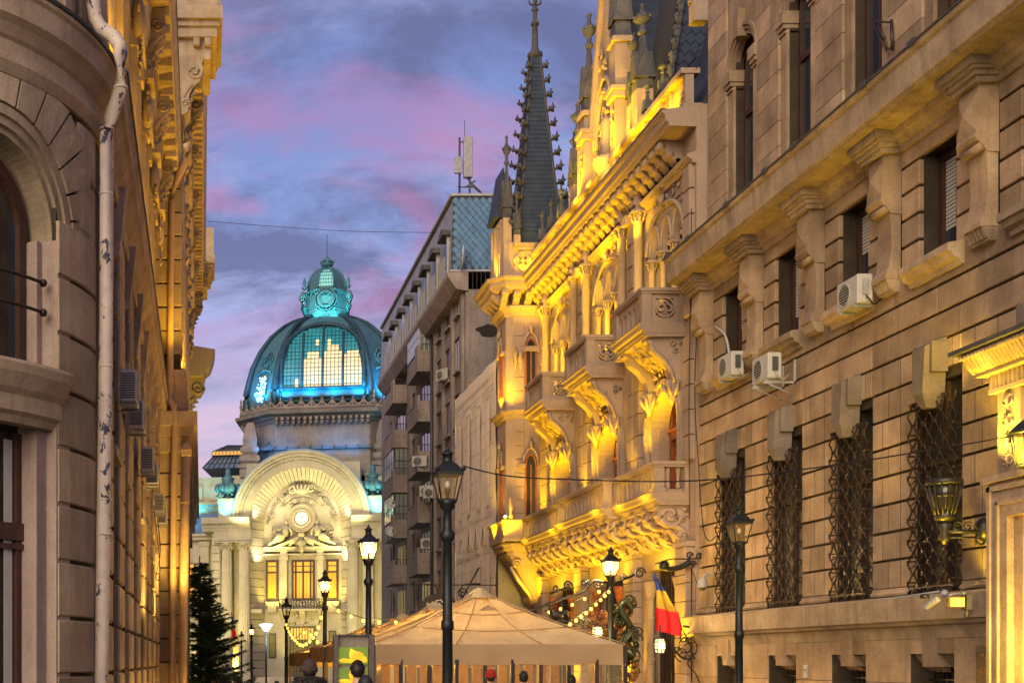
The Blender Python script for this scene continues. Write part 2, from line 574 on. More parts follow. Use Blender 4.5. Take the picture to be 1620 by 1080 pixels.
for (z0, z1, step) in ((7.44, 7.93, 2.88), (7.93, 8.42, 2.88), (8.42, 8.94, 1.44)):
    y = 13.0 + (0.7 if z0 > 7.8 else 0)
    while y < YF - .1:
        block('stone_block', LIME, RB, 12.99, y + .004, z0 + J, 13.09, min(y + step, YF - .02) - .004, z1 - J, .012); y += step
for b in BAYS:            # beside the small upper windows
    for k in range(4):
        z0, z1 = 8.94 + .49 * k, 8.94 + .49 * (k + 1)
        for (p, q) in ((b + .56, b + 1.14), (b - 1.14, b - .56)):
            if q > YF: continue
            block('stone_block', LIME, RB, 12.975, p + .003, z0 + J, 13.30, q - .003, z1 - J, .014)
    block('lintel_stone', LIME, RB, 12.97, b - 1.14, 10.92, 13.3, b + 1.14, 11.28, .01)
# upper storey piers, fine-jointed ashlar
mid = [b + PITCH / 2 for b in BAYS[1:]]
for m in mid:
    p0, p1 = m - .58, min(m + .58, YF)
    for k in range(12):
        z0, z1 = 12.42 + .58 * k, 12.42 + .58 * (k + 1)
        cut = [] if k % 3 == 0 else [p0 + (.4 if k % 2 else .74) * (p1 - p0)]
        ys = [p0] + cut + [p1]
        for a, c in zip(ys, ys[1:]):
            block('ashlar_block', LIME, RB, 13.19, a + .003, z0 + .003, 13.34, c - .003, z1 - .003, .005)
for b in BAYS[1:]:
    for s in (-1, 1):
        y0, y1 = sorted((b + s * .57, b + s * .84))
        c = MB().box(13.24, y0, 12.4, 13.36, y1, 16.25).box(13.16, y0 - .02, 16.12, 13.5, y1 + .02, 16.22)
        c.box(13.12, y0 - .05, 16.22, 13.5, y1 + .05, 16.5).box(13.19, y0 - .01, 16.02, 13.5, y1 + .01, 16.06)
        c.box(13.2, y0 - .02, 12.4, 13.36, y1 + .02, 12.62)
        c.build('pilaster', LIME, RB)
    a = MB()
    a.ring('yz', (b, 16.5), .60, .70, 13.27, 13.42, 0, PI, 18).ring('yz', (b, 16.5), .70, .80, 13.22, 13.42, 0, PI, 18).ring('yz', (b, 16.5), .80, .88, 13.17, 13.42, 0, PI, 18)
    # spandrel above the arch
    pts = [(b - .88, 16.5)] + [(b - .87 * math.cos(t * PI / 12), 16.5 + .87 * math.sin(t * PI / 12)) for t in range(1, 12)] + [(b + .88, 16.5), (b + .88, 19.4), (b - .88, 19.4)]
    a.prism(pts, 'x', 13.23, 13.42)
    a.prism([(b - .1, 17.05), (b + .1, 17.05), (b + .16, 17.7), (b - .16, 17.7)], 'x', 13.06, 13.4)
    a.build('arch_surround', LIME, RB)
    sl = MB()
    for yy in (b - .75, b + .75):
        sl.box(12.98, yy - .17, 12.50, 13.3, yy + .17, 12.56).box(13.02, yy - .15, 12.4, 13.3, yy + .15, 12.5)
    sl.tube([(13.02, b - .7, 12.42), (13.02, b + .7, 12.42)], .09, 8).box(13.02, b - .7, 12.33, 13.4, b + .7, 12.46)
    sl.build('window_sill', LIMEB, RB)
    w = MB().box(13.5, b - .56, 12.5, 13.56, b - .47, 17.1).box(13.5, b + .47, 12.5, 13.56, b + .56, 17.1).box(13.5, b - .47, 15.3, 13.58, b + .47, 15.44)
    w.box(13.5, b - .04, 12.5, 13.57, b + .04, 15.3).box(13.5, b - .47, 12.5, 13.57, b + .47, 12.62)
    w.ring('yz', (b, 16.5), .5, .6, 13.5, 13.56, 0, PI, 14)
    wo = w.build('window', FRAMEW, RB)
    MB().box(13.56, b - .5, 12.5, 13.58, b + .5, 17.0).build('pane', GLASS, wo)
# far corner pier of the upper storey
# windows of the mezzanine
for i, b in enumerate(BAYS):
    w = MB()
    for (p, q) in ((b - .56, b - .46), (b + .46, b + .56), (b - .035, b + .035)):
        w.box(13.33, p, 9.0, 13.4, q, 10.9)
    w.box(13.33, b - .46, 9.0, 13.4, b + .46, 9.09).box(13.33, b - .46, 10.8, 13.4, b + .46, 10.9)
    wo = w.build('window', FRAMEW, RB)
    MB().box(13.4, b - .5, 9.0, 13.42, b + .5, 10.9).build('pane', GLASS, wo)
    bl = MB()
    for k in range(18 if i % 2 else 11):
        z = 10.78 - k * .07
        bl.box(13.395, b - .45, z - .055, 13.398, b + .45, z)
    bl.build('blind', CURTAIN, wo)
    s = MB().prism([(12.72, 8.94), (12.72, 8.74), (12.78, 8.70), (12.84, 8.62), (12.98, 8.56), (13.02, 8.56), (13.3, 8.98)][:0] or
                   [(13.05, 8.99), (12.70, 8.93), (12.70, 8.80), (12.76, 8.78), (12.80, 8.70), (12.90, 8.66), (12.92, 8.58), (13.05, 8.58)], 'y', b - .78, b + .78)
    s.build('window_sill', LIMEB, RB)
# consoles between the mezzanine windows
for m in mid + [BAYS[0] + PITCH / 2]:
    c = MB()
    h = .26
    c.prism([(13.0, 11.2), (12.66, 11.2), (12.62, 10.42), (12.60, 10.36), (12.64, 10.30), (12.74, 10.22), (12.80, 10.12), (13.0, 10.1)], 'y', m - h, m + h)
    # the faceted face of the head
    c.add([(12.66, m - h, 11.1), (12.66, m + h, 11.1), (12.62, m + h, 10.45), (12.62, m - h, 10.45), (12.545, m, 10.78)], [(0, 1, 4), (1, 2, 4), (2, 3, 4), (3, 0, 4)])
    c.prism([(13.0, 10.12), (12.80, 10.12), (12.82, 9.9), (12.83, 9.5), (12.78, 9.12), (12.70, 8.98), (12.70, 8.90), (13.0, 8.90)], 'y', m - .235, m + .235)
    c.tube([(12.72, m - .24, 10.2), (12.72, m + .24, 10.2)], .07, 8)
    c.build('console', LIME, RB)
    d = MB()
    for k in range(5):
        y = m - .2 + k * .1
        d.loft([[(12.73 + .17 * q, y - .035 + (.07 if p else 0), 8.895) for q, p in ((0, 0), (0, 1), (1, 1), (1, 0))],
                [(12.80 + .1 * q, y - .028 + (.056 if p else 0), 8.72) for q, p in ((0, 0), (0, 1), (1, 1), (1, 0))]])
    d.box(12.84, m - .22, 8.68, 13.0, m + .22, 8.895)
    d.build('guttae', LIMEB, RB)
# main cornice
prof = [(13.35, 11.2), (12.90, 11.2), (12.90, 11.32), (12.84, 11.34), (12.80, 11.42), (12.74, 11.44), (12.70, 11.56), (12.20, 11.60), (12.20, 11.64), (12.14, 11.66), (12.10, 12.14), (12.05, 12.16), (12.03, 12.24), (12.20, 12.28), (13.35, 12.46)]
MB().prism(prof, 'y', YN, YF - .1).build('cornice', LIMEB, RB)
for m in mid + [BAYS[0] + PITCH / 2]:
    b = MB().box(12.56, m - .36, 11.205, 12.95, m + .36, 11.30).box(12.50, m - .41, 11.30, 12.95, m + .41, 11.38).box(12.44, m - .46, 11.38, 12.95, m + .46, 11.44)
    b.box(12.38, m - .5, 11.44, 12.95, m + .5, 11.60)
    b.build('bed_mould_block', LIMEB, RB)
gt = MB().box(12.0, YN, 12.245, 12.2, YF - .08, 12.275)
for y in (21.3, 22.9, 25.6, 26.9, 28.9, 31.2, 32.6):
    gt.box(11.985, y, 12.22, 12.06, y + .22, 12.31)
gt.build('gutter', ZINC, RB)
# base ledge
MB().prism([(13.07, 3.0), (12.72, 2.98), (12.58, 2.93), (12.60, 2.52), (12.66, 2.50), (12.70, 2.44), (12.80, 2.42), (12.84, 2.30), (12.86, 2.2), (13.07, 2.2)], 'y', 20.2, YF + .2).build('base_ledge', LIMEB, RB)
for b in BAYS[2:]:
    for (p, q) in ((b + .8, min(b + PITCH - .8, YF - .05)),):
        MB().prism([(13.07, 3.02), (12.90, 3.02), (12.88, 3.06), (12.90, 3.09), (12.93, 3.11), (12.93, 3.16), (13.07, 3.16)], 'y', p, min(q, YF - .05)).build('skirting_mould', LIMEB, RB)
# base wall stones and keystones
for b in BAYS[2:]:
    MB().prism([(b - .19, 2.32), (b + .19, 2.32), (b + .14, 1.70), (b - .14, 1.70)], 'x', 12.8, 13.2).build('keystone', LIME, RB)
    for s in (-1, 1):
        y0, y1 = sorted((b + s * .14, b + s * .68))
        MB().box(12.875, y0, 1.93, 13.2, y1, 2.2).prism([(12.95, 1.94), (13.3, 1.94), (13.3, 1.6), (13.2, 1.66), (13.05, 1.80)], 'y', y0, y1).build('window_hood', LIME, RB)
    for (p, q) in ((b + .69, b + 1.44), (b + 1.44, b + PITCH - .69)):
        q = min(q, YF - .02)
        if q - p < .1: continue
        for (z0, z1) in ((0.02, .62), (.62, 1.4), (1.4, 2.2)):
            block('stone_block', LIME, RB, 12.86, p + .003, z0 + .003, 13.0, q - .003, z1 - .003, .006)
    gr = MB()
    for k in range(7):
        y = b - .54 + k * .18
        gr.tube([(13.25, y, .55), (13.25, y, 1.62)], .014, 5)
        gr.tube([(13.25, y, .9), (13.22, y + .05, 1.0), (13.25, y, 1.1), (13.22, y - .05, 1.2), (13.25, y, 1.3)], .02, 4)
    for z in (.8, 1.12, 1.45):
        gr.box(13.23, b - .68, z, 13.27, b + .68, z + .03)
    gr.build('window_bars', IRON, RB)
    MB().box(13.5, b - .7, .5, 13.55, b + .7, 1.95).build('pane', GLASS, RB)
# keystones above the cages
CAGEG = glass_dark('cage_glass', (.012, .012, .012), .5)
for i, b in enumerate(BAYS[2:]):
    k = MB()
    k.loft([[(13.0, b - .12, 6.25), (12.74, b - .07, 6.25), (12.74, b + .07, 6.25), (13.0, b + .12, 6.25)],
            [(13.0, b - .19, 6.5), (12.62, b - .16, 6.5), (12.62, b + .16, 6.5), (13.0, b + .19, 6.5)],
            [(13.0, b - .25, 7.3), (12.64, b - .2, 7.3), (12.64, b + .2, 7.3), (13.0, b + .25, 7.3)],
            [(13.0, b - .25, 7.46), (12.8, b - .2, 7.40), (12.8, b + .2, 7.40), (13.0, b + .25, 7.46)]])
    k.box(12.72, b - .28, 6.85, 13.0, b - .215, 7.38).box(12.72, b + .215, 6.85, 13.0, b + .28, 7.38)
    k.build('keystone', GREYST, RB)
    w = MB().box(13.12, b - .71, 3.15, 13.2, b - .58, 6.74).box(13.12, b + .58, 3.15, 13.2, b + .71, 6.74).box(13.12, b - .04, 3.15, 13.2, b + .04, 6.74).box(13.12, b - .58, 5.3, 13.2, b + .58, 5.42)
    wo = w.build('window', DARKWOOD, RB)
    MB().box(13.2, b - .70, 3.1, 13.24, b + .70, 6.75).build('pane', CAGEG, wo)
# iron cages: wavy verticals clasped together into a mesh
def cage(b, z0, z1, x=12.87, hw=.67, gold=False):
    m = MB()
    nb, per = 9, .38
    n = int((z1 - z0) / (per / 4))
    for k in range(nb):
        y0 = b - hw + 2 * hw * k / (nb - 1)
        path = []
        for i in range(n + 1):
            z = z0 + (z1 - z0) * i / n
            sw = math.sin(i * PI / 2 + (PI if k % 2 else 0)) * .075
            path.append((x + .012 * (k % 2), y0 + sw, z))
        # hooked foot
        path = [(x + .03, y0 + .09, z0 - .02), (x, y0 + .05, z0 - .09), (x, y0 - .02, z0 - .06)] + path
        m.tube(path, .02, 4)
    for i in range(0, n, 2):
        z = z0 + (z1 - z0) * (i + 1) / n
        for k in range(nb - 1):
            if (k + (i // 2)) % 2 == 0:
                y = b - hw + 2 * hw * (k + .5) / (nb - 1)
                m.box(x - .025, y - .032, z - .035, x + .035, y + .032, z + .035)
    for s in (-1, 1):     # returns to the wall with big loops
        for i in range(0, n - 3, 4):
            z = z0 + (z1 - z0) * i / n
            m.tube([(x, b + s * hw, z), (x + .10, b + s * (hw + .05), z + .07), (x + .2, b + s * (hw - .01), z + .15), (x + .28, b + s * (hw + .06), z + .24), (x + .2, b + s * (hw + .02), z + .32)], .012, 4)
            m.ball((x + .25, b + s * (hw + .07), z + .12), .035, 6, 4)
            m.box(x, b + s * hw - .01, z + .13, 13.06, b + s * hw + .01, z + .155)
            m.ball((x - .02, b + s * (hw + .03), z + .14), .03, 6, 4)
        m.tube([(x + .16, b + s * (hw + .02), z0), (x + .16, b + s * (hw + .02), z1)], .014, 5)
    for k in range(nb):
        y0 = b - hw + 2 * hw * k / (nb - 1)
        m.tube(spiral((x + .02, y0 + .035, z1 + .02), .05, 1.1, (0, 1, 0), (0, 0, 1), 8, .2, PI), .012, 4)
    m.box(x - .01, b - hw, z0 + .02, x + .02, b + hw, z0 + .05)
    for k in range(3):
        z = z0 + (z1 - z0) * (k + 1) / 4
        m.box(x + .015, b - hw, z, x + .035, b + hw, z + .02)
    m.build('window_cage', IRONBR, RB)
for b in BAYS[2:]:
    cage(b, 3.08, 6.42)
# portal at the near end
GOLDST = LIME
p = MB().box(12.55, 19.72, 0, 13.0, 20.2, 4.62).box(12.55, 17.4, 4.06, 13.0, 19.72, 4.62)
p.box(12.50, 20.08, 0, 12.56, 20.16, 4.56).box(12.50, 17.4, 4.48, 12.56, 20.16, 4.56).box(12.51, 19.9, 0, 12.56, 19.95, 4.3).box(12.51, 17.4, 4.25, 12.56, 19.95, 4.3)
p.box(12.66, 19.50, 0, 13.05, 19.72, 4.06).box(12.67, 17.4, 3.86, 13.0, 19.495, 4.055)
p.box(12.45, 17.4, 4.62, 13.0, 20.24, 4.72)
p.build('portal_surround', LIMEB, RB)
MB().box(13.0, 17.4, 0, 13.06, 19.5, 3.86).box(12.96, 19.42, 0, 13.0, 19.5, 3.86).box(12.96, 18.5, .2, 13.0, 19.3, 2.6).build('portal_door', stone('oak_door', (.30, .15, .05), (.40, .21, .08), 3, .3, (.1, .04, .01), .5), RB)
pf = MB().box(12.62, 19.50, 4.72, 13.0, 20.06, 6.05)
pf.build('portal_console', LIMEB, RB)
lf = MB()
for k in range(4):
    z = 4.82 + k * .31
    for s in (-1, 1):
        lf.tube(spiral((12.60, 19.78 + s * .07, z + .12), .10, .9 * s, (0, 1, 0), (0, 0, 1), 9, .3, PI / 2), [.02] * 10, 4)
    lf.tube([(12.6, 19.78, z), (12.58, 19.78, z + .14), (12.61, 19.78, z + .28)], [.012, .03, .008], 5)
lf.build('carved_leaf_panel', LIMEB, RB)
gl = MB()
for k in range(9):
    for j in range(8):
        y = 19.4 - k * .22; z = 4.8 + j * .16 + (.08 if k % 2 else 0)
        gl.prism([(y - .1, z + .07), (y, z), (y + .1, z + .07), (y, z + .17)], 'x', 12.76, 12.80)
gl.build('transom_grille', LIMEB, RB, stuff=True)
MB().box(12.80, 17.4, 4.72, 13.0, 19.5, 6.05).build('transom_back', LIMEB, RB)
hd = MB().box(12.56, 17.2, 6.05, 13.0, 20.2, 6.12).box(12.60, 17.2, 6.12, 13.0, 20.22, 6.34)
for k in range(26):
    hd.box(12.55, 20.16 - k * .11, 6.13, 12.6, 20.10 + .06 - .05 - k * .11 , 6.33)
for k in range(4):
    hd.box(12.64 + k * .09, 20.22, 6.13, 12.69 + k * .09, 20.26, 6.33)
hd.box(12.42, 17.2, 6.34, 13.0, 20.32, 6.38)
hd.prism([(13.0, 6.38), (12.44, 6.38), (12.40, 6.5), (12.32, 6.64), (12.24, 6.72), (13.0, 6.72)], 'y', 17.2, 20.36)
hd.build('portal_hood', LIMEB, RB)
ac_ = MB()
for k in range(16):
    y = 20.34 - k * .19
    for (dy, sc) in ((0, 1), (-.095, .8)):
        ac_.tube([(12.42, y + dy, 6.40), (12.36, y + dy, 6.52), (12.28, y + dy, 6.62 + .04 * sc), (12.20, y + dy, 6.66 * 1), (12.19, y + dy, 6.61)], [.03, .055, .06 * sc, .045, .02], 5)
for k in range(3):
    x = 12.5 + k * .18
    ac_.tube([(x, 20.34, 6.40), (x, 20.40, 6.52), (x, 20.46, 6.64), (x, 20.50, 6.6)], [.03, .06, .06, .02], 5)
ac_.build('acanthus_frieze', LIMEB, RB)
MB().box(12.10, 17.2, 6.72, 13.0, 20.52, 6.79).build('hood_cap', ZINC, RB)
# engraved plaque by the portal
pq = root('plaque', (12.86, 20.55, 1.2), 'dark bronze wall plaque with raised lettering beside the portal', 'plaque')
MB().box(12.82, 20.26, .98, 12.86, 20.95, 2.06).build('plate', IRONBR, pq)
def text(name, body, size, loc, rot, mat, parent, extrude=.004, local=False, bold=0.0):
    """lettering turned into a mesh of its own"""
    cu = bpy.data.curves.new(name, 'FONT')
    cu.body = body; cu.size = size; cu.extrude = extrude; cu.align_x = 'CENTER'; cu.align_y = 'CENTER'; cu.offset = bold
    cu.resolution_u = 3
    t = bpy.data.objects.new('tmp_text', cu); COL.objects.link(t)
    bpy.context.view_layer.update()
    me = bpy.data.meshes.new_from_object(t.evaluated_get(bpy.context.evaluated_depsgraph_get()))
    bpy.data.objects.remove(t); bpy.data.curves.remove(cu)
    me.name = name
    me.materials.clear(); me.materials.append(mat)
    return place(name, me, parent, local, loc, rot=rot)
BRASS = paint('brass_letters', (0.28, 0.17, 0.06), 0.4, 0.6)
for k, (tx, z) in enumerate((('MUZEUL', 1.88), ('NATIONAL', 1.62), ('ROMANIEI', 1.2))):
    text('lettering', tx, .125, (12.815, 20.6, z), (R(90), 0, R(-90)), BRASS, pq)

for y in (18.6, 20.9, 23.8, 26.7, 29.6, 32.2):
    light('SPOT', 'ledge_floodlight', (12.0, y, 3.2), 95 if y < 25 else 45, (1.0, .60, .02), .25, (12.62, y + .5, 11.5), 62, .9)
light('SPOT', 'portal_and_spill_floodlight', (12.3, 19.8, 4.9), 130, (1.0, .66, .05), .1, (12.5, 19.7, 6.6), 120)
light('SPOT', 'portal_and_spill_floodlight', (11.5, 18.2, 4.5), 120, (1.0, .66, .05), .1, (12.6, 18.8, 6.2), 100)
light('SPOT', 'portal_and_spill_floodlight', (12.55, 20.5, 3.05), 60, (1.0, .68, .03), .1, (13.0, 20.55, 3.7), 110)
light('SPOT', 'portal_and_spill_floodlight', (12.30, 18.3, 1.6), 230, (1.0, .60, .03), .1, (12.6, 20.0, 2.6), 100)
light('SPOT', 'portal_and_spill_floodlight', (12.2, 33.4, 2.2), 90, (1.0, .62, .02), .2, (12.95, 32.4, 5.0), 110)  # added spot for the gothic lamps' gold spill, far from the portal
light('SPOT', 'portal_and_spill_floodlight', (12.3, 20.45, 6.9), 55, (1.0, .64, .02), .08, (12.68, 22.2, 6.95), 60)
# ------------------------------------------------------------------ left: stone building with the rounded corner
XL = -1.6
LB = root('stone_building', (XL, 30, 0), 'tan stone building with a rounded corner, cream downpipe and gold-lit brackets, fills the left side', 'building')
LCX, LCY, LR = -5.5, 20.3, 3.9
def cyl(th, r, z):
    return (LCX + r * math.cos(th), LCY - r * math.sin(th), z)
def cblock(mb, t0, t1, r0, r1, z0, z1, n=4, ch=.022):
    t0, t1 = R(t0), R(t1)
    rings = []
    for i in range(n + 1):
        t = t0 + (t1 - t0) * i / n
        e = ch if i in (0, n) else 0
        rings.append([cyl(t, r0, z0), cyl(t, r1 - ch - e, z0), cyl(t, r1 - e, z0 + ch), cyl(t, r1 - e, z1 - ch), cyl(t, r1 - ch - e, z1), cyl(t, r0, z1)])
    mb.loft(rings)
def csweep(mb, prof, t0, t1, n=18, smooth=False):
    rings = [[cyl(R(t0 + (t1 - t0) * i / n), LR + o, z) for o, z in prof] for i in range(n + 1)]
    mb.loft(rings, True, True, smooth)
WC = 47.4
def sz(s, r, z):       # arc-length coordinate from the corner window's axis (towards the street = negative angle)
    return cyl(R(WC) - s / LR, r, z)
def sprism(mb, pts, r0, r1):
    n = len(pts)
    vs = [sz(s, r0, z) for s, z in pts] + [sz(s, r1, z) for s, z in pts]
    fs = [tuple(range(n)), tuple(range(n, 2 * n))[::-1]] + [(i, n + i, n + (i + 1) % n, (i + 1) % n) for i in range(n)]
    mb.add(vs, fs)
rng = random.Random(11)
SP = 7.93
core = MB()
for a in range(-1, 29, 5):
    cblock(core, a, a + 5, 2.5, LR - .05, 0, 11.0, 2, 0)
cblock(core, 66, 90, 2.5, LR - .05, 0, 11.0, 6, 0)
cblock(core, 29, 66, 2.5, LR - .60, 0, 11.0, 10, 0)
core.build('wall', MORTAR, LB)
k = 0
z = .0
zs = [0.0, .77] + [.77 + .83 * i for i in range(1, 12)]
for z0, z1 in zip(zs, zs[1:]):
    z1 = min(z1, 9.95)
    if z1 - z0 < .1: continue
    hi_ = z0 > 8.0
    b = MB(); cblock(b, 10.2, 29 if not hi_ else 22 - (z0 - 8) * 1.5, LR - .2, LR + .02 + rng.uniform(0, .01), z0 + .03, z1 - .03, 5, .018); b.build('stone_block', LIMEL, LB)
    b = MB(); cblock(b, -.3, 9.9, LR - .2, LR - .06, z0 + .02, z1 - .02, 3, .012); b.build('stone_block', LIMEL, LB)
for i in range(8):     # voussoirs of the arched corner window
    a0, a1 = i * 13.0 + .6, (i + 1) * 13.0 - .6
    if i == 0: a0 = 4
    def lim(a):
        c, s_ = math.cos(R(a)), math.sin(R(a))
        r = 2.45
        if s_ > .01: r = min(r, (9.93 - SP) / s_)
        return r
    pts = []
    for a in (a0, (a0 + a1) / 2, a1):
        pts.append((1.62 * math.cos(R(a)), SP + 1.62 * math.sin(R(a))))
    for a in (a1, (a0 + a1) / 2, a0):
        r = lim(a); pts.append((r * math.cos(R(a)), SP + r * math.sin(R(a))))
    b = MB(); sprism(b, pts, LR - .25, LR + .03 + .004 * (i % 3)); b.build('arch_stone', LIMEL, LB)
ar = MB()
for (r0, r1, d) in ((1.25, 1.34, -.12), (1.34, 1.46, -.05), (1.46, 1.6, .0)):
    n = 18
    rings = []
    for i in range(n + 1):
        a = R(i * 90 / n)
        rings.append([sz(r0 * math.cos(a), LR - .61, SP + r0 * math.sin(a)), sz(r0 * math.cos(a), LR + d, SP + r0 * math.sin(a)),
                      sz(r1 * math.cos(a), LR + d, SP + r1 * math.sin(a)), sz(r1 * math.cos(a), LR - .61, SP + r1 * math.sin(a))])
    ar.loft(rings)
ar.build('arch_moulding', LIMEL, LB)
MARB = stone('jamb_marble', (0.235, 0.175, 0.15), (0.32, 0.25, 0.215), 1.3, .4, (.14, .10, .09), .6)
jb = MB()
sprism(jb, [(1.12, 5.95), (1.25, 5.95), (1.25, SP), (1.12, SP)], LR - .61, LR - .3)
sprism(jb, [(1.25, 5.95), (1.58, 5.95), (1.58, SP), (1.25, SP)], LR - .61, LR - .02)
sprism(jb, [(1.22, 0), (1.58, 0), (1.58, 5.2), (1.22, 5.2)], LR - .61, LR - .02)
sprism(jb, [(0.98, 0), (1.22, 0), (1.22, 5.2), (.98, 5.2)], LR - .61, LR - .2)
jb.build('window_jamb', MARB, LB)
cs = MB()
csweep(cs, [(-.3, 5.15), (-.08, 5.15), (-.04, 5.25), (.02, 5.30), (.03, 5.52), (.10, 5.60), (.16, 5.72), (.20, 5.80), (.22, 5.92), (.20, 5.97), (-.3, 6.02)], 28.2, 66, 12)
cs.build('window_sill', LIMEL, LB)
wf = MB()
for s0, s1 in ((.93, 1.06), (.0, .08)):
    sprism(wf, [(s0, 6.0), (s1, 6.0), (s1, 8.4), (s0, 8.4)], LR - .58, LR - .48)
for s0, s1 in ((.86, .99), (-.05, .06)):
    sprism(wf, [(s0, .2), (s1, .2), (s1, 5.1), (s0, 5.1)], LR - .58, LR - .48)
sprism(wf, [(-.9, 3.55), (1.0, 3.55), (1.0, 3.80), (-.9, 3.80)], LR - .58, LR - .43)
sprism(wf, [(-.9, 3.42), (1.0, 3.42), (1.0, 3.5), (-.9, 3.5)], LR - .58, LR - .43)
n = 12; rings = []
for i in range(n + 1):
    a = R(i * 90 / n)
    rings.append([sz(r * math.cos(a), LR + d, SP + .0 + r * math.sin(a)) for r, d in ((.95, -.58), (.95, -.48), (1.14, -.48), (1.14, -.58))])
wf.loft(rings)
wo = wf.build('window', FRAMEW, LB)
gp = MB(); sprism(gp, [(-1.2, .2), (1.05, .2), (1.05, 9.2), (-1.2, 9.2)], LR - .56, LR - .545); gp.build('pane', GLASSB, wo)
cu = MB(); sprism(cu, [(.62, .5), (.82, .5), (.82, 5.0), (.62, 5.0)], LR - .543, LR - .54); cu.build('curtain', CURTAIN, wo)
for zz in (6.85, 7.28):
    rb = MB(); rb.tube([sz(-1 + i * .19, LR - .16, zz) for i in range(12)], .026, 8); rb.ball(sz(1.09, LR - .16, zz), .06, 8, 5); rb.build('window_rod', IRONBR, LB)
# corner cornice and its frieze
co = MB()
csweep(co, [(-.5, 9.95), (.02, 9.95), (.06, 10.02), (.10, 10.10), (.10, 10.16), (.04, 10.2), (.03, 10.42), (.07, 10.46), (.10, 10.52), (.14, 10.6), (.22, 10.68), (.23, 10.98), (.27, 11.02), (.27, 11.08), (-.5, 11.14)], -.6, 92, 40)
co.build('cornice', LIMEL, LB)
cz = MB(); csweep(cz, [(-.2, 11.12), (.30, 11.085), (.31, 11.13), (-.2, 11.17)], -.8, 92, 40); cz.build('gutter', ZINC, LB)
up = MB()
cblock(up, -1, 92, 2.5, LR - .35, 11.1, 20, 24, 0)
for a in (6, 16, 40, 52):
    cblock(up, a, a + 5, 3, LR - .18, 11.3, 20, 2, .02)
csweep(up, [(-.5, 11.1), (-.05, 11.12), (-.08, 11.3), (-.14, 11.42), (-.5, 11.42)], -1, 92, 24)
up.build('upper_wall', LIMEL, LB)

# straight wall A, Y 20.3 - 46
core = MB().box(-1.95, LCY, 0, XL - .35, 46, 20.0)
wins = [(22.9 + 3.3 * i) for i in range(7)]
holes_wall(core, 'x', -1.95, XL - .05, LCY, 46, 0, 11.2, [(w - .62, w + .62, 1.2, 4.4) for w in wins] + [(w - .62, w + .62, 5.6, 9.2) for w in wins])
core.box(-12, LCY + .5, 0, -1.95, 75, 20.0)
core.build('wall', MORTAR, LB)
for w in wins:
    for (z0, z1) in ((1.2, 4.4), (5.6, 9.2)):
        f = MB().box(-1.9, w - .62, z0, -1.84, w - .52, z1).box(-1.9, w + .52, z0, -1.84, w + .62, z1).box(-1.9, w - .52, z1 - 1.0, -1.84, w + .52, z1 - .9).box(-1.9, w - .03, z0, -1.84, w + .03, z1)
        fo = f.build('window', FRAMEW, LB)
        MB().box(-1.92, w - .62, z0, -1.90, w + .62, z1).build('pane', GLASS, fo)
        MB().box(-1.9, w - .75, z0 - .18, XL + .10, w + .75, z0).build('window_sill', LIMEL, LB)
    MB().loft([[(XL - .1, w - .16, 9.1), (XL + .1, w - .13, 9.1), (XL + .1, w + .13, 9.1), (XL - .1, w + .16, 9.1)],
               [(XL - .1, w - .26, 10.3), (XL + .24, w - .22, 10.3), (XL + .24, w + .22, 10.3), (XL - .1, w + .26, 10.3)]]).build('keystone', LIMEL, LB)
piers = [21.25] + [w + 1.65 for w in wins[:-1]] + [45.3]
for p in piers:
    for z0, z1 in zip(zs, zs[1:]):
        z1 = min(z1, 9.95)
        if z1 - z0 < .1: continue
        block('stone_block', LIMEL, LB, XL - .1, p - .78, z0 + .025, XL + .05 + rng.uniform(0, .01), p + .78, z1 - .025, .035)
MB().prism([(-1.9, 9.95), (-1.52, 9.95), (-1.48, 10.1), (-1.50, 10.2), (-1.52, 10.42), (-1.42, 10.55), (-1.34, 10.75), (-1.28, 10.8), (-1.27, 11.1), (-1.24, 11.2), (-1.22, 11.25), (-1.9, 11.42)], 'y', LCY, 46.0).build('cornice', LIMEL, LB)
MB().box(-1.30, LCY, 11.26, -1.19, 46.0, 11.31).build('gutter', ZINC, LB)
# upper storeys with surrounds, brackets and top cornice
uw = MB().box(-1.95, LCY, 11.3, -1.72, 46, 18.3)
for y in (26.5, 31.6, 36.7, 41.8):
    for s in (-.95, .95):
        uw.box(-1.75, y + s - .2, 11.4, -1.58, y + s + .2, 17.2).box(-1.75, y + s - .26, 16.6, -1.50, y + s + .26, 17.0)
    uw.box(-1.75, y - 1.3, 17.2, -1.45, y + 1.3, 17.45)
uw.box(-1.75, LCY, 17.9, -1.55, 46, 18.25)
uw.build('upper_wall', LIMEL, LB)
for y in (26.5, 31.6, 36.7, 41.8):
    f = MB().box(-1.74, y - .75, 12.0, -1.70, y - .65, 16.8).box(-1.74, y + .65, 12.0, -1.70, y + .75, 16.8).box(-1.74, y - .65, 15.2, -1.70, y + .65, 15.3)
    fo = f.build('window', FRAMEW, LB); MB().box(-1.73, y - .65, 12, -1.715, y + .65, 16.8).build('pane', GLASS, fo)
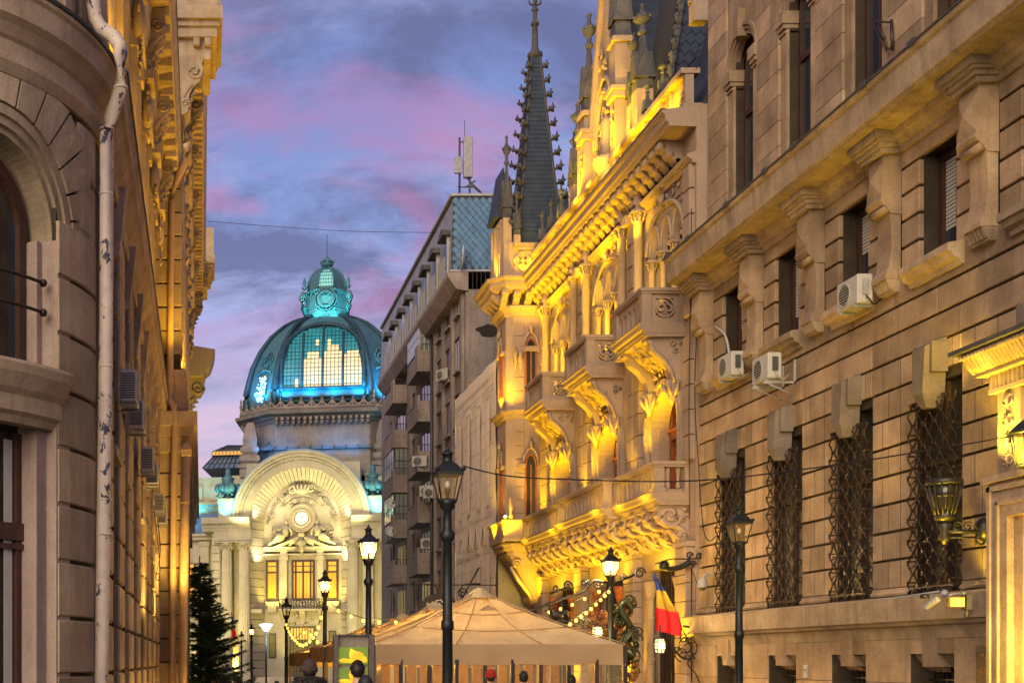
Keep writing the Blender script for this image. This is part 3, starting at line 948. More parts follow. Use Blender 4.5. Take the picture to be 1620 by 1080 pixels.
def scroll_bracket(name, y, x0, out, z0, z1, w, mat, parent, alongx=True, prng=random.Random(5)):
    """S-scroll console standing out from the wall plane x0 by 'out', between heights z0 and z1"""
    h = z1 - z0
    ao = abs(out); sg = 1 if out > 0 else -1
    pts = [(x0 - .08 * sg, z1), (x0 + out, z1), (x0 + out, z1 - h * .06), (x0 + out * .93, z1 - h * .14), (x0 + out * .99, z1 - h * .26), (x0 + out * .86, z1 - h * .42), (x0 + out * .55, z1 - h * .52),
           (x0 + out * .36, z1 - h * .66), (x0 + out * .36, z1 - h * .8), (x0 + out * .30, z1 - h * .95), (x0 + out * .1, z0), (x0 - .08 * sg, z0)]
    m = MB().prism(pts, 'y', y - w / 2, y + w / 2)
    for s in (-1, 1):
        yy = y + s * (w / 2 + .01)
        m.tube(spiral((x0 + out * .62, yy, z1 - h * .27), ao * .34, 1.6 * s, (1, 0, 0), (0, 0, 1), 18, .12), [ao * .075] * 19, 5)
        m.tube(spiral((x0 + out * .20, yy, z1 - h * .80), ao * .18, -1.4 * s, (1, 0, 0), (0, 0, 1), 12, .12), [ao * .05] * 13, 5)
        m.tube([(x0 + out * .5, yy, z1 - h * .5), (x0 + out * .25, yy, z1 - h * .6), (x0 + out * .12, yy, z1 - h * .72)], [ao * .04, ao * .08, ao * .02], 5)
    for k in range(4):
        zz = z1 - h * (.35 + .12 * k)
        m.tube([(x0 + out * (.8 - .13 * k), y, zz + .12), (x0 + out * (.9 - .14 * k), y, zz), (x0 + out * (.55 - .1 * k), y, zz - .16)], [.03, w * .22, .02], 6)
    return m.build(name, mat, parent)
for y in (24.6, 29.7, 34.7, 39.7, 44.6):
    for dy in (-.32, .32):
        scroll_bracket('scroll_bracket', y + dy, -1.56, .55, 17.75, 19.45, .34, LIMEL, LB)
    MB().box(-1.6, y - .62, 17.5, -1.30, y + .62, 17.75).build('bracket_base', LIMEL, LB)
    c = MB().ball((-1.5, y, 16.9), (.16, .3, .5), 8, 6)
    carving(c, (-1.5, y, 16.6), (0, 1, 0), (0, 0, 1), (1, 0, 0), 1.1, 1.9, rng, 1.0, .10)
    c.build('carved_mask', LIMEL, LB)
MB().prism([(-1.95, 18.3), (-1.50, 18.3), (-1.46, 18.5), (-1.40, 18.7), (-1.40, 19.2), (-1.34, 19.45), (-.86, 19.55), (-.84, 19.9), (-.76, 20.1), (-.74, 20.25), (-1.95, 20.5)], 'y', LCY, 46).build('top_cornice', LIMEL, LB)
MB().box(-.80, LCY, 20.26, -.71, 46, 20.36).build('gutter', ZINC, LB)
for i in range(26):
    y = 21 + i * .96
    if y < 45.8: block('modillion', LIMEL, LB, -1.3, y - .16, 19.28, -.9, y + .16, 19.54, .02)
# risalit, Y 46 - 75
XRS = -.74
ri = MB().box(-12, 46.0, 0, XRS - .06, 75, 24.0)
ri.build('risalit_wall', MORTAR, LB)
zr = [0.0] + [.9 + .86 * i for i in range(27)]
for z0, z1 in zip(zr, zr[1:]):
    if z1 > 23: break
    if 9.3 < z0 < 12.4: continue
    block('stone_block', LIMEL, LB, -1.75, 45.94, z0 + .025, XRS, 46.5, z1 - .025, .03)
    for y0, y1 in ((46.52, 51), (51, 56.5), (56.5, 62), (62, 68), (68, 75)):
        block('stone_block', LIMEL, LB, XRS - .1, y0 + .02, z0 + .025, XRS + .02, y1 - .02, z1 - .025, .03)
b = MB().box(-1.7, 45.6, 9.35, -.42, 75, 9.9).box(-1.7, 45.5, 9.9, -.34, 75.1, 10.25).box(-1.7, 45.3, 10.25, -.18, 75.2, 10.75).box(-1.7, 45.7, 10.75, -.5, 75, 11.3).box(-1.7, 45.8, 11.3, -.56, 75, 12.35)
b.build('string_course', LIMEL, LB)
MB().prism([(XRS - .1, 21.4), (XRS + .06, 21.4), (XRS + .1, 21.9), (XRS + .3, 22.1), (XRS + .34, 22.9), (XRS + .5, 23.2), (.05, 23.3), (.06, 23.9), (.14, 24.2), (.20, 24.7), (XRS - .1, 25.0)], 'y', 45.6, 75.2).build('top_cornice', LIMEL, LB)
for i in range(46):
    y = 47 + i * .6
    block('modillion', LIMEL, LB, -.42, y - .15, 22.95, .0, y + .15, 23.28, .02)
for (y0, y1) in ((45.0, 48.3), (72.5, 75.6)):
    e = MB().box(-1.9, y0, 24.0, .52, y1, 24.35).box(-1.9, y0 - .1, 24.35, .60, y1 + .1, 24.55).box(-1.9, y0 - .25, 24.55, .72, y1 + .2, 25.0).box(-1.6, y0 + .2, 23.3, .3, y1 - .2, 24.0).box(-1.6, y0 - .1, 25.0, .66, y1, 26.6)
    e.build('cornice_block', LIMEL, LB)
    for yy in (y0 + .35, y1 - .35):
        scroll_bracket('scroll_bracket', yy, XRS - .02, .8, 21.3, 23.4, .42, LIMEL, LB)
    for xx in (-1.15, -.2, .2):
        block('modillion', LIMEL, LB, xx - .12, y0 - .02, 23.7, xx + .12, y0 + .5, 23.98, .02)
    cm = MB(); carving(cm, (XRS + .1, (y0 + y1) / 2, 20.2), (0, 1, 0), (0, 0, 1), (1, 0, 0), 1.6, 2.4, rng, .9, .16); cm.build('carved_swag', LIMEL, LB)
for y in (52, 57, 62, 67):
    cm = MB(); carving(cm, (XRS + .08, y, 19.6), (0, 1, 0), (0, 0, 1), (1, 0, 0), 1.2, 4.2, rng, .8, .16); cm.build('carved_swag', LIMEL, LB)
    scroll_bracket('scroll_bracket', y, XRS - .02, .62, 21.3, 23.2, .4, LIMEL, LB)
# gold floodlights on the ledges
for y in (24, 29.5, 34.5, 39.5, 44):
    light('SPOT', 'ledge_floodlight', (-1.10, y, 12.2), 260, (1.0, .54, .03), .15, (-1.2, y + 1.2, 20), 110)
for y in (47.5, 51, 56, 61, 66, 71, 74):
    light('SPOT', 'ledge_floodlight', (.15, y, 12.0), 420, (1.0, .54, .03), .2, (-.5, y + 1.0, 24), 100)
light('SPOT', 'ledge_floodlight', (-.7, 43.5, 3.5), 350, (1.0, .60, .12), .2, (-1.3, 46, 10), 90)
for y in (33, 41):
    light('SPOT', 'ledge_floodlight', (-.6, y, 2.6), 260, (1.0, .60, .12), .2, (-1.5, y + 3, 9.5), 110)

# corner house further along with a pale cornice
CHS = root('corner_house', (-1, 80, 0), 'next house beyond the left building with a pale overhanging cornice on scroll consoles', 'building')
MB().box(-12, 76.5, 0, -1.0, 92, 19).build('wall', LIMEL, CHS)
MB().prism([(-1, 19), (.1, 19.0), (.15, 19.3), (.5, 19.6), (.72, 20.2), (.78, 20.6), (-1, 20.9)], 'y', 76.3, 78.8).build('cornice', PALST, CHS)
for y in (77.0, 81.5, 86):
    if y < 78: scroll_bracket('scroll_bracket', y, -1.02, 1.2, 16.6, 19.0, .5, PALST, CHS)
    if y < 78: scroll_bracket('scroll_bracket', y, -1.02, .75, 11.4, 13.8, .7, GREYST, CHS)
    f = MB().box(-1.01, y + 1.4, 12, -.95, y + 3.1, 16).build('window', FRAMEW, CHS); MB().box(-.98, y + 1.55, 12.1, -.94, y + 2.95, 15.9).build('pane', GLASS, f)
MB().box(-1.2, 76.4, 10.0, -.7, 92, 10.5).build('string_course', LIMEL, CHS)

# ------------------------------------------------------------------ downpipes
def pipe(path, r, mat, label, bands, cap=None, wires=()):
    ro = root('downpipe', (path[-1][0], path[-1][1], 0), label, 'downpipe')
    MB().tube(path, r, 14).build('pipe', mat, ro)
    for (p, rr) in bands:
        MB().lathe([(rr, p[2] - .02), (rr + .012, p[2] - .01), (rr + .012, p[2] + .01), (rr, p[2] + .02)], (p[0], p[1]), 14).build('pipe_band', mat, ro)
    for (a, b) in wires:
        MB().tube([a, b], .008, 5).build('stay', ZINC, ro)
    if cap: cap(ro)
    return ro
def smooth_path(pts, n=4):
    out = []
    P = [Vector(p) for p in pts]
    for i in range(len(P) - 1):
        p0, p1, p2, p3 = P[max(i - 1, 0)], P[i], P[i + 1], P[min(i + 2, len(P) - 1)]
        for k in range(n):
            t = k / n
            out.append(.5 * ((2 * p1) + (p2 - p0) * t + (2 * p0 - 5 * p1 + 4 * p2 - p3) * t * t + (3 * p1 - p0 - 3 * p2 + p3) * t ** 3))
    out.append(P[-1])
    return out
Yp = 19.55
pth = [at(150, -60, Yp), at(148, 8, Yp), at(150, 28, Yp), at(160, 45, Yp), at(180, 58, Yp - .2), at(189, 72, Yp - .2), at(191, 88, Yp - .2), at(190, 140, Yp - .2), at(186, 158, Yp - .1), at(172, 192, Yp), at(169, 210, Yp), at(168, 500, Yp), at(161, 1000, Yp), (-1.58, Yp, 0.1)]
pipe(pth, .108, PIPEW, 'cream downpipe with peeling paint jogging around the rounded corner cornice', [(at(191, 140, Yp - .2), .108), (at(169, 205, Yp), .108), (at(168, 308, Yp), .108), (at(167, 580, Yp), .108), (at(165, 790, Yp), .108), (at(164, 845, Yp), .108)], None,
     [(at(131, 304, Yp + .25), at(160, 307, Yp)), (at(130, 575, Yp + .2), at(160, 577, Yp)), (at(128, 842, Yp + .2), at(156, 843, Yp))])
Yq = 45.7
pth = [at(295, 228, Yq), at(297, 240, Yq), at(294, 255, Yq), at(272, 300, Yq), at(271, 320, Yq), at(269, 615, Yq), at(268, 632, Yq), at(275, 642, Yq - .3), at(277, 660, Yq - .3), at(275, 780, Yq - .3), at(273, 1060, Yq - .3), (at(273, 1060, Yq)[0], Yq - .3, .05)]
pipe(pth, .125, PIPEO, 'narrow tan downpipe with a swan-neck on the pier of the left building', [(at(270, 600, Yq), .125), (at(276, 745, Yq - .3), .125), (at(274, 900, Yq - .3), .125), (at(274, 985, Yq - .3), .125)], None,
     [(at(220, 233, 36), at(297, 246, Yq)), (at(262, 632, Yq), at(300, 640, Yq))])
Yr = 45.2
def hopper(ro):
    c = at(295, 718, Yr)
    MB().lathe([(.20, c[2] - .1), (.26, c[2] - .06), (.26, c[2] + .12), (.30, c[2] + .13), (.08, c[2] + .4), (.01, c[2] + .43)], (c[0], c[1]), 4, False, PI / 4).build('hopper_cap', PIPEO, ro)
pth = [at(294, 720, Yr), at(292, 860, Yr), at(289, 1060, Yr), (at(289, 1060, Yr)[0], Yr, .05)]
pipe(pth, .165, PIPEO, 'thick tan downpipe with a pyramid cap at the end of the left building', [(at(293, 795, Yr), .165), (at(291, 925, Yr), .165), (at(290, 1000, Yr), .165)], hopper)

# ------------------------------------------------------------------ air conditioners
def ac_unit(loc, rz, label, group, tilt=0.0, bracket=False, hose=False):
    """outdoor unit: fan side faces local -y; width along x"""
    r = root('air_conditioner', loc, label, 'air conditioner', group, rz)
    MB().cbox(-.40, -.15, 0, .40, .15, .56, .02).build('casing', ACW, r, True)
    MB().lathe([(.235, 0), (.24, .012), (.2, .012), (.2, 0)], (0, 0), 20).build('fan_ring', ACW, r, True, (-.1, -.152, .28)).rotation_euler = (R(90), 0, 0)
    MB().lathe([(.232, 0), (.232, .004), (.0, .006)], (0, 0), 20).build('fan_grille', ACG, r, True, (-.1, -.151, .28)).rotation_euler = (R(90), 0, 0)
    sg = MB()
    for k in range(11): sg.box(-.412, -.12, .06 + k * .042, -.40, .12, .08 + k * .042)
    sg.build('side_fins', ACG, r, True)
    gr = MB()
    for k in range(9):
        z = .07 + k * .052
        hw = math.sqrt(max(.01, .225 ** 2 - (z - .28) ** 2))
        gr.box(-.1 - hw, -.17, z - .005, -.1 + hw, -.157, z + .005)
    gr.build('grille_bars', ACW, r, True)
    s = MB().box(.40, -.06, .16, .43, .06, .46)
    s.build('side_cover', ACG if not hose else CAMW, r, True)
    h = MB().tube([(.43, 0, .12), (.50, .02, .05), (.48, .10, -.04), (.40, .2, -.02), (.3, .34, .1)], .016, 5)
    h.build('hose', CABLE if hose else ACW, r, True)
    for x in (-.28, .28):
        f = MB().box(x - .02, -.16, -.05, x + .02, .17, 0.0)
        if bracket:
            f.box(x - .02, -.2, -.09, x + .02, .5, -.05).box(x - .02, .46, -.09, x + .02, .5, .42)
            f.tube([(x, -.15, -.07), (x, .48, -.35)], .015, 4)
        f.build('mount', ZINCL, r, True)
    return r
GR = 'air conditioners on the right building'
ac_unit(ax(1352, 488, 12.62), R(-90), 'white air conditioner highest on the right wall, on a sill below a window', GR, hose=True)
ac_unit(ax(1213, 604, 12.35), R(-90), 'white air conditioner held out on a metal wall bracket below a sill', GR, bracket=True)
ac_unit(ax(1156, 598, 12.62), R(-90), 'white air conditioner on the farthest sill with a white hose above it', GR)
hs = MB().tube(smooth_path([ax(1131, 516, 12.95), ax(1147, 530, 12.85), ax(1153, 555, 12.8), ax(1153, 570, 12.7)]), .03, 6)
tag(hs.build('drain_hose', ACW), 'white hose bending down the wall to the farthest air conditioner', 'hose')
GL = 'air conditioners on the left building wall'
for i, (px, py, Y, lab) in enumerate(((196, 642, 22.6, 'nearest and largest air conditioner on the left wall, right of the cream downpipe'),
                               (216, 682, 25.2, 'second nearest air conditioner on the left wall, just below the nearest one'),
                               (233, 748, 30.2, 'third air conditioner along the left wall, above a smaller one'),
                               (237, 768, 33.0, 'small air conditioner under the third one on the left wall'),
                               (250, 812, 38.5, 'air conditioner beside the farthest one on the left wall'),
                               (258, 830, 41.0, 'farthest air conditioner on the left wall, near the thin tan downpipe'))):
    c = at(px, py, Y)
    ac_unit((-1.30, Y, c[2]), R(90), lab, GL)
wl_ = MB().tube(smooth_path([(-1.44, 37.5, 6.4), (-1.3, 38, 5.0), (-1.3, 38.3, 4.3), (-1.42, 38.8, 4.4), (-1.3, 39.2, 5.2), (-1.4, 39.8, 6.2)], 5), .012, 5)
tag(wl_.build('loose_cable', CABLE), 'loop of loose black cable hanging on the left wall below the air conditioners', 'cable')
# ------------------------------------------------------------------ gothic building with the spire
XF = 12.95
GB = root('gothic_building', (XF, 42, 0), 'ornate gothic revival building with a crocketed spire, balconies and yellow floodlighting', 'building')
CB = [35.3, 40.2, 45.2]                 # bay axes
Y0, Y1 = 33.12, 48.3
rng = random.Random(21)
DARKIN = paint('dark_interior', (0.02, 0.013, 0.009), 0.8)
YEL = (1.0, .60, .003)
def pointed(y0, y1, zs, rise, n=7):
    """points of a pointed arch from (y0,zs) over the apex to (y1,zs)"""
    m, w = (y0 + y1) / 2, (y1 - y0) / 2
    L = [(y0 + w * (1 - math.cos(t * PI / 2 / n)) ** .9 * 1.0, zs + rise * math.sin(t * PI / 2 / n)) for t in range(n + 1)]
    L[-1] = (m, zs + rise)
    return L + [(2 * m - y, z) for y, z in reversed(L[:-1])]
core = MB()
hol = []
for c in CB:
    hol += [(c - 1.05, c + 1.05, 5.9, 9.6), (c - 1.35, c + 1.35, 10.7, 14.25), (c - 1.3, c + 1.3, .1, 4.4)]
holes_wall(core, 'x', XF, XF + .9, Y0, Y1, 0, 16.0, hol)
core.box(XF + .9, Y0, 0, 26, 52, 16.0)
core.build('wall', PLAST, GB)
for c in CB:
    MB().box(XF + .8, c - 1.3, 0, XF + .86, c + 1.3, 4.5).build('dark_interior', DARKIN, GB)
# rusticated strips and colonettes between the bays
for m in (33.5, 37.35, 37.95, 42.35, 42.95, 47.3, 47.75):
    for (z0, z1) in ((7.1, 10.4), (10.9, 14.9)):
        k = round((z1 - z0) / .66)
        for i in range(k):
            a, b = z0 + (z1 - z0) * i / k, z0 + (z1 - z0) * (i + 1) / k
            block('stone_block', PLAST, GB, XF - .14, m - .24, a + .012, XF + .05, m + .24, b - .012, .02)
def colonette(name, x, y, z0, z1, r, parent, mat=PLAST, cap=.34):
    m = MB()
    m.box(x - r * 1.5, y - r * 1.5, z0, x + r * 1.5, y + r * 1.5, z0 + .10)
    m.lathe([(r * 1.45, z0 + .10), (r * 1.45, z0 + .15), (r * 1.1, z0 + .2), (r, z0 + .24), (r * .95, z1 - cap), (r * 1.2, z1 - cap + .02), (r * 1.2, z1 - cap + .06), (r, z1 - cap + .08), (r * 1.1, z1 - .16), (r * 1.7, z1 - .07)], (x, y), 12)
    for k in range(8):
        a = k * PI / 4
        for (zz, rr) in ((z1 - cap + .1, 1.05), (z1 - cap + .2, 1.3)):
            m.tube([(x + r * rr * math.cos(a), y + r * rr * math.sin(a), zz - .06), (x + r * (rr + .35) * math.cos(a), y + r * (rr + .35) * math.sin(a), zz + .06), (x + r * (rr + .7) * math.cos(a), y + r * (rr + .7) * math.sin(a), zz + .05)], [r * .2, r * .34, r * .16], 4)
    m.box(x - r * 1.9, y - r * 1.9, z1 - .07, x + r * 1.9, y + r * 1.9, z1)
    return m.build(name, mat, parent)
for m in (36.95, 38.35, 41.95, 43.35, 46.9):
    colonette('colonette', XF - .22, m, 10.9, 14.9, .13, GB)
    colonette('colonette', XF - .22, m, 15.05, 15.8, .12, GB, cap=.2)
# upper arcades
for c in CB:
    a = MB()
    for k in range(3):
        y0 = c - 1.35 + k * .9; y1 = y0 + .9
        arch = pointed(y0 + .08, y1 - .08, 13.35, .80)
        a.prism([(y0, 13.35)] + arch + [(y1, 13.35), (y1, 14.3), (y0, 14.3)], 'x', XF + .02, XF + .18)
        for (d, w) in ((.0, .05),):
            a.tube([(XF + .0, y, z) for y, z in pointed(y0 + .05, y1 - .05, 13.35, .85)], .045, 6)
        a.tube(spiral((XF + .14, (y0 + y1) / 2 - .16, 13.62), .1, .9, (0, 1, 0), (0, 0, 1), 9, .5), .035, 5)
        a.tube(spiral((XF + .14, (y0 + y1) / 2 + .16, 13.62), .1, -.9, (0, 1, 0), (0, 0, 1), 9, .5, PI), .035, 5)
    a.build('arcade', PLAST, GB)
    for k in range(4):
        colonette('column', XF + .09, c - 1.35 + k * .9, 10.8, 13.37, .085, GB)
    w = MB()
    for k in range(3):
        y0 = c - 1.35 + k * .9; y1 = y0 + .9
        w.box(XF + .34, y0 + .02, 10.8, XF + .40, y0 + .09, 14.2).box(XF + .34, y1 - .09, 10.8, XF + .40, y1 - .02, 14.2).box(XF + .34, y0 + .09, 13.0, XF + .40, y1 - .09, 13.08)
    wo = w.build('window', REDWOOD, GB)
    MB().box(XF + .40, c - 1.35, 10.8, XF + .42, c + 1.35, 14.25).build('pane', GLASS, wo)
    # frieze panel over the arcade
    f = MB().box(XF - .04, c - 1.35, 14.42, XF + .02, c + 1.35, 14.5)
    carving(f, (XF - .02, c, 14.72), (0, 1, 0), (0, 0, 1), (-1, 0, 0), 2.5, .3, rng, .8, .07)
    f.build('carved_frieze', PLAST, GB)
# string courses and the big cornice (along the street)
MB().prism([(XF + .1, 14.86), (XF - .08, 14.86), (XF - .12, 14.94), (XF - .22, 15.0), (XF - .26, 15.08), (XF + .1, 15.2)], 'y', Y0 + .006, Y1).build('string_course', PLAST, GB)
for m in (37.0, 37.95, 42.0, 42.95, 46.95):
    MB().box(XF - .34, m - .22, 14.83, XF, m + .22, 15.09).build('string_block', PLAST, GB)
MB().prism([(XF + .3, 15.78), (XF - .70, 15.82), (XF - .74, 15.92), (XF - .80, 15.95), (XF - .82, 16.12), (XF - .90, 16.16), (XF - .92, 16.24), (XF + .3, 16.4)], 'y', Y0 + .009, Y1).build('cornice', PLAST, GB)
MB().box(XF - .94, Y0, 16.235, XF - .80, Y1, 16.27).build('gutter', ZINC, GB)
for i in range(26):
    y = 34.25 + i * .54
    if y > 47.8: break
    m = MB()
    s = .17
    m.prism([(XF + .05, 15.80), (XF - .62, 15.80), (XF - .66, 15.70), (XF - .60, 15.58), (XF - .46, 15.54), (XF - .40, 15.42), (XF - .28, 15.36), (XF - .18, 15.22), (XF + .05, 15.18)], 'y', y - s, y + s)
    m.tube([(XF - .56, y - s - .01, 15.68), (XF - .56, y + s + .01, 15.68)], .11, 8).tube([(XF - .32, y - s - .01, 15.46), (XF - .32, y + s + .01, 15.46)], .09, 8).tube([(XF - .12, y - s, 15.28), (XF - .12, y + s, 15.28)], .07, 8)
    m.build('corbel', PLAST, GB)
# attic parapet
at_ = MB().box(XF - .35, Y0 + .012, 16.3, XF + .2, Y1, 16.42)
at_.build('attic_plinth', PLAST, GB)
for i in range(14):
    y0 = Y0 + .05 + i * 1.02
    p = MB().box(XF - .28, y0, 16.42, XF - .05, y0 + .12, 17.25).box(XF - .20, y0 + .12, 16.42, XF - .08, y0 + 1.02, 17.2)
    for k in range(4):
        p.box(XF - .23, y0 + .22, 16.55 + k * .15, XF - .19, y0 + .92, 16.60 + k * .15)
    p.build('parapet_panel', PLAST, GB)
MB().box(XF - .40, Y0 + .015, 17.2, XF + .1, Y1, 17.34).build('parapet_cap', PLAST, GB)
rl = MB().box(XF - .02, Y0, 17.62, XF + .02, Y1, 17.66)
for i in range(72):
    rl.box(XF - .012, Y0 + i * .2, 17.3, XF + .012, Y0 + .02 + i * .2, 17.64)
rl.build('parapet_railing', IRON, GB)

# balconies
def balcony(y0, y1, xo, xw, z0, z1, slab=.3, trefoil=True, name='balcony'):
    """projecting balcony; xo = street face, xw = wall"""
    r = MB()
    r.prism([(xw + .1, z0 - slab), (xo + .10, z0 - slab), (xo + .06, z0 - slab * .62), (xo - .05, z0 - slab * .5), (xo - .08, z0 - slab * .2), (xo - .12, z0 - .04), (xo - .12, z0), (xw + .1, z0)], 'y', y0 - .10, y1 + .1)
    n = int((xw - xo) / .07)
    for i in range(n):
        r.box(xo + i * .07, y0 - .12, z0 - slab * .78, xo + i * .07 + .04, y0 - .1, z0 - slab * .62)
    n = int((y1 - y0) / .07)
    for i in range(n):
        r.box(xo + .03, y0 + i * .07, z0 - slab * .80, xo + .08, y0 + i * .07 + .04, z0 - slab * .64)
    bo = r.build(name, PLAST, GB)
    q = MB()
    ps = .13
    for (x, y) in ((xo, y0), (xo, y1), (xw - .12, y0), (xw - .12, y1)):
        q.box(x, y - ps if y == y1 else y, z0, x + 2 * ps, y + (ps * 2 if y == y0 else ps), z1)
        q.box(x - .03, (y - ps if y == y1 else y) - .03, z0, x + 2 * ps + .03, y + (ps * 2 if y == y0 else ps) + .03, z0 + .12)
    q.box(xo - .05, y0 - .05, z1, xw, y0 + .3, z1 + .09).box(xo - .047, y0 + .3, z1, xo + .3, y1 + .1, z1 + .088)
    q.box(xo - .02, y0 - .02, z1 - .06, xw, y0 + .27, z1).box(xo - .02, y0 + .27, z1 - .06, xo + .27, y1 + .1, z1)
    q.build('parapet', PLAST, bo)
    h = z1 - z0
    # near end panel
    e = MB()
    xa, xb = xo + 2 * ps, xw - .12
    xm = (xa + xb) / 2
    if trefoil:
        wq = min(.24, (xb - xa) * .36)
        e.box(xa, y0 + .06, z0, xm - wq, y0 + .18, z1).box(xm + wq, y0 + .06, z0, xb, y0 + .18, z1).box(xm - wq, y0 + .06, z0, xm + wq, y0 + .18, z0 + .22 * h).box(xm - wq, y0 + .06, z0 + .80 * h, xm + wq, y0 + .18, z1)
        rr = wq * .42
        for (dx, dz) in ((0, .34), (-.46, -.12), (.46, -.12)):
            e.ring('xz', (xm + dx * wq, z0 + h * .53 + dz * wq), rr * .62, rr, y0 + .03, y0 + .16, 0, 2 * PI, 12)
        e.ring('xz', (xm, z0 + h * .52), wq * .98, wq * 1.14, y0 + .02, y0 + .14, 0, 2 * PI, 18)
        e.tube([(xm - wq * .75, y0 + .1, z0 + h * .22), (xm - wq * .2, y0 + .1, z0 + h * .38), (xm, y0 + .1, z0 + h * .52), (xm + wq * .2, y0 + .1, z0 + h * .38), (xm + wq * .75, y0 + .1, z0 + h * .22)], .03, 5)
    else:
        e.box(xa, y0 + .08, z0, xb, y0 + .2, z0 + .1)
        nb = max(2, int((xb - xa) / .2))
        for i in range(nb):
            x = xa + (i + .5) * (xb - xa) / nb
            e.lathe([(.05, z0 + .1), (.075, z0 + .16), (.045, z0 + .3), (.04, z0 + h * .6), (.06, z1 - .2), (.07, z1 - .1), (.07, z1 - .06)], (x, y0 + .13), 8)
    e.build('end_panel', PLAST, bo)
    s = MB().box(xo + .07, y0 + .2, z0, xo + .2, y1, z0 + .08)
    nb = max(3, int((y1 - y0 - .4) / .34))
    for i in range(nb):
        ya = y0 + .26 + i * (y1 - y0 - .36) / nb; yb = ya + (y1 - y0 - .36) / nb
        s.prism([(ya, z0 + .1)] + [(ya + .04, z0 + .1)] + pointed(ya + .05, yb - .05, z0 + h * .5, h * .25, 4) + [(yb - .04, z0 + .1), (yb, z0 + .1), (yb, z1 - .05), (ya, z1 - .05)], 'x', xo + .06, xo + .16)
    s.build('front_panel', PLAST, bo)
    return bo
for i, c in enumerate(CB):
    y0 = c - 1.3
    balcony(y0, y0 + 2.2, 11.82, XF, 10.86, 11.74, .36)
    # faceted corbel beneath, with carved spandrels and knee bracket
    k = MB()
    ya, yb = y0 + .05, y0 + 2.15
    k.prism([(XF + .1, 10.5), (11.95, 10.5), (11.95, 10.42), (12.05, 10.36), (12.12, 10.18), (12.40, 9.95), (12.58, 9.7), (12.66, 9.35), (XF + .1, 9.3)], 'y', ya, ya + .34)
    k.prism([(XF + .1, 10.5), (11.95, 10.5), (11.95, 10.42), (12.05, 10.36), (12.12, 10.18), (12.40, 9.95), (12.58, 9.7), (12.66, 9.35), (XF + .1, 9.3)], 'y', yb - .34, yb)
    k.prism([(XF + .1, 10.5), (12.10, 10.5), (12.30, 10.25), (12.75, 9.95), (XF + .1, 9.9)], 'y', ya + .34, yb - .34)
    k.tube([(12.02, ya - .02, 10.42), (12.16, ya - .02, 10.14), (12.44, ya - .02, 9.9), (12.62, ya - .02, 9.62), (12.7, ya - .02, 9.3)], .06, 6)
    kb = k.build('balcony_corbel', PLAST, GB)
    cv = MB()
    carving(cv, (12.62, ya - .01, 10.2), (1, 0, 0), (0, 0, 1), (0, -1, 0), .62, .42, rng, 1.1, .06)
    for t in range(5):
        u = t / 4
        carving(cv, (12.1 + .6 * u, (ya + yb) / 2, 10.35 - .55 * u), (0, 1, 0), (.7, 0, -.7), (-.7, 0, -.7), 1.3, .3, rng, .8, .07)
    cv.build('carved_relief', PLAST, kb)
    for yy in (ya + .17, yb - .17):
        d = MB().lathe([(.03, 8.75), (.10, 8.9), (.16, 9.05), (.12, 9.15), (.2, 9.3), (.22, 9.38)], (12.72, yy), 8)
        for a in range(6):
            d.tube([(12.72 + .1 * math.cos(a), yy + .1 * math.sin(a), 8.95), (12.72 + .22 * math.cos(a), yy + .22 * math.sin(a), 9.15), (12.72 + .26 * math.cos(a), yy + .26 * math.sin(a), 9.32)], [.03, .06, .03], 5)
        d.build('corbel_boss', PLAST, kb)
    # arched main window
    for (r0, r1, x0, x1) in ((1.02, 1.18, XF - .05, XF + .46), (1.18, 1.30, XF - .16, XF + .3), (1.36, 1.44, XF - .14, XF + .1)):
        a = MB().ring('yz', (c, 8.35), r0, r1, x0, x1, 0, PI, 20).box(x0, c - r1, 6.0, x1, c - r0, 8.35).box(x0, c + r0, 6.0, x1, c + r1, 8.35)
        a.build('window_arch', PLAST, GB)
    tr = MB()
    for s in (-1, 1):
        for q in range(11):
            z = 6.3 + q * .2
            tr.tube(spiral((XF - .16, c + s * 1.24, z), .045, 1.1 * s, (0, 1, 0), (0, 0, 1), 7, .3), .018, 4)
            tr.tube(spiral((XF + .05 + .14, c + s * 1.03, z), .07, 1.1, (1, 0, 0), (0, 0, 1), 7, .3), .02, 4)
    for q in range(14):
        a = PI * (q + .5) / 14
        tr.tube(spiral((XF - .16, c + 1.24 * math.cos(a), 8.35 + 1.24 * math.sin(a)), .05, 1.1, (0, 1, 0), (0, 0, 1), 7, .3), .02, 4)
    tr.build('carved_band', PLAST, GB)
    sp = [(c - 1.3, 8.35)] + [(c - 1.29 * math.cos(t * PI / 14), 8.35 + 1.29 * math.sin(t * PI / 14)) for t in range(1, 14)] + [(c + 1.3, 8.35), (c + 1.3, 9.75), (c - 1.3, 9.75)]
    MB().prism(sp, 'x', XF - .02, XF + .2).build('window_spandrel', PLAST, GB)
    w = MB()
    for (p, q) in ((c - 1.05, c - .9), (c + .9, c + 1.05), (c - .42, c - .32), (c + .32, c + .42)):
        w.box(XF + .50, p, 6.0, XF + .60, q, 9.5)
    w.box(XF + .46, c - .9, 8.1, XF + .60, c + .9, 8.32).box(XF + .50, c - .9, 6.0, XF + .60, c + .9, 6.5).box(XF + .42, c - 1.05, 8.32, XF + .62, c + 1.05, 8.40)
    wo = w.build('window', REDWOOD, GB)
    MB().box(XF + .60, c - 1.05, 6.0, XF + .62, c + 1.05, 9.6).build('pane', GLASS, wo)
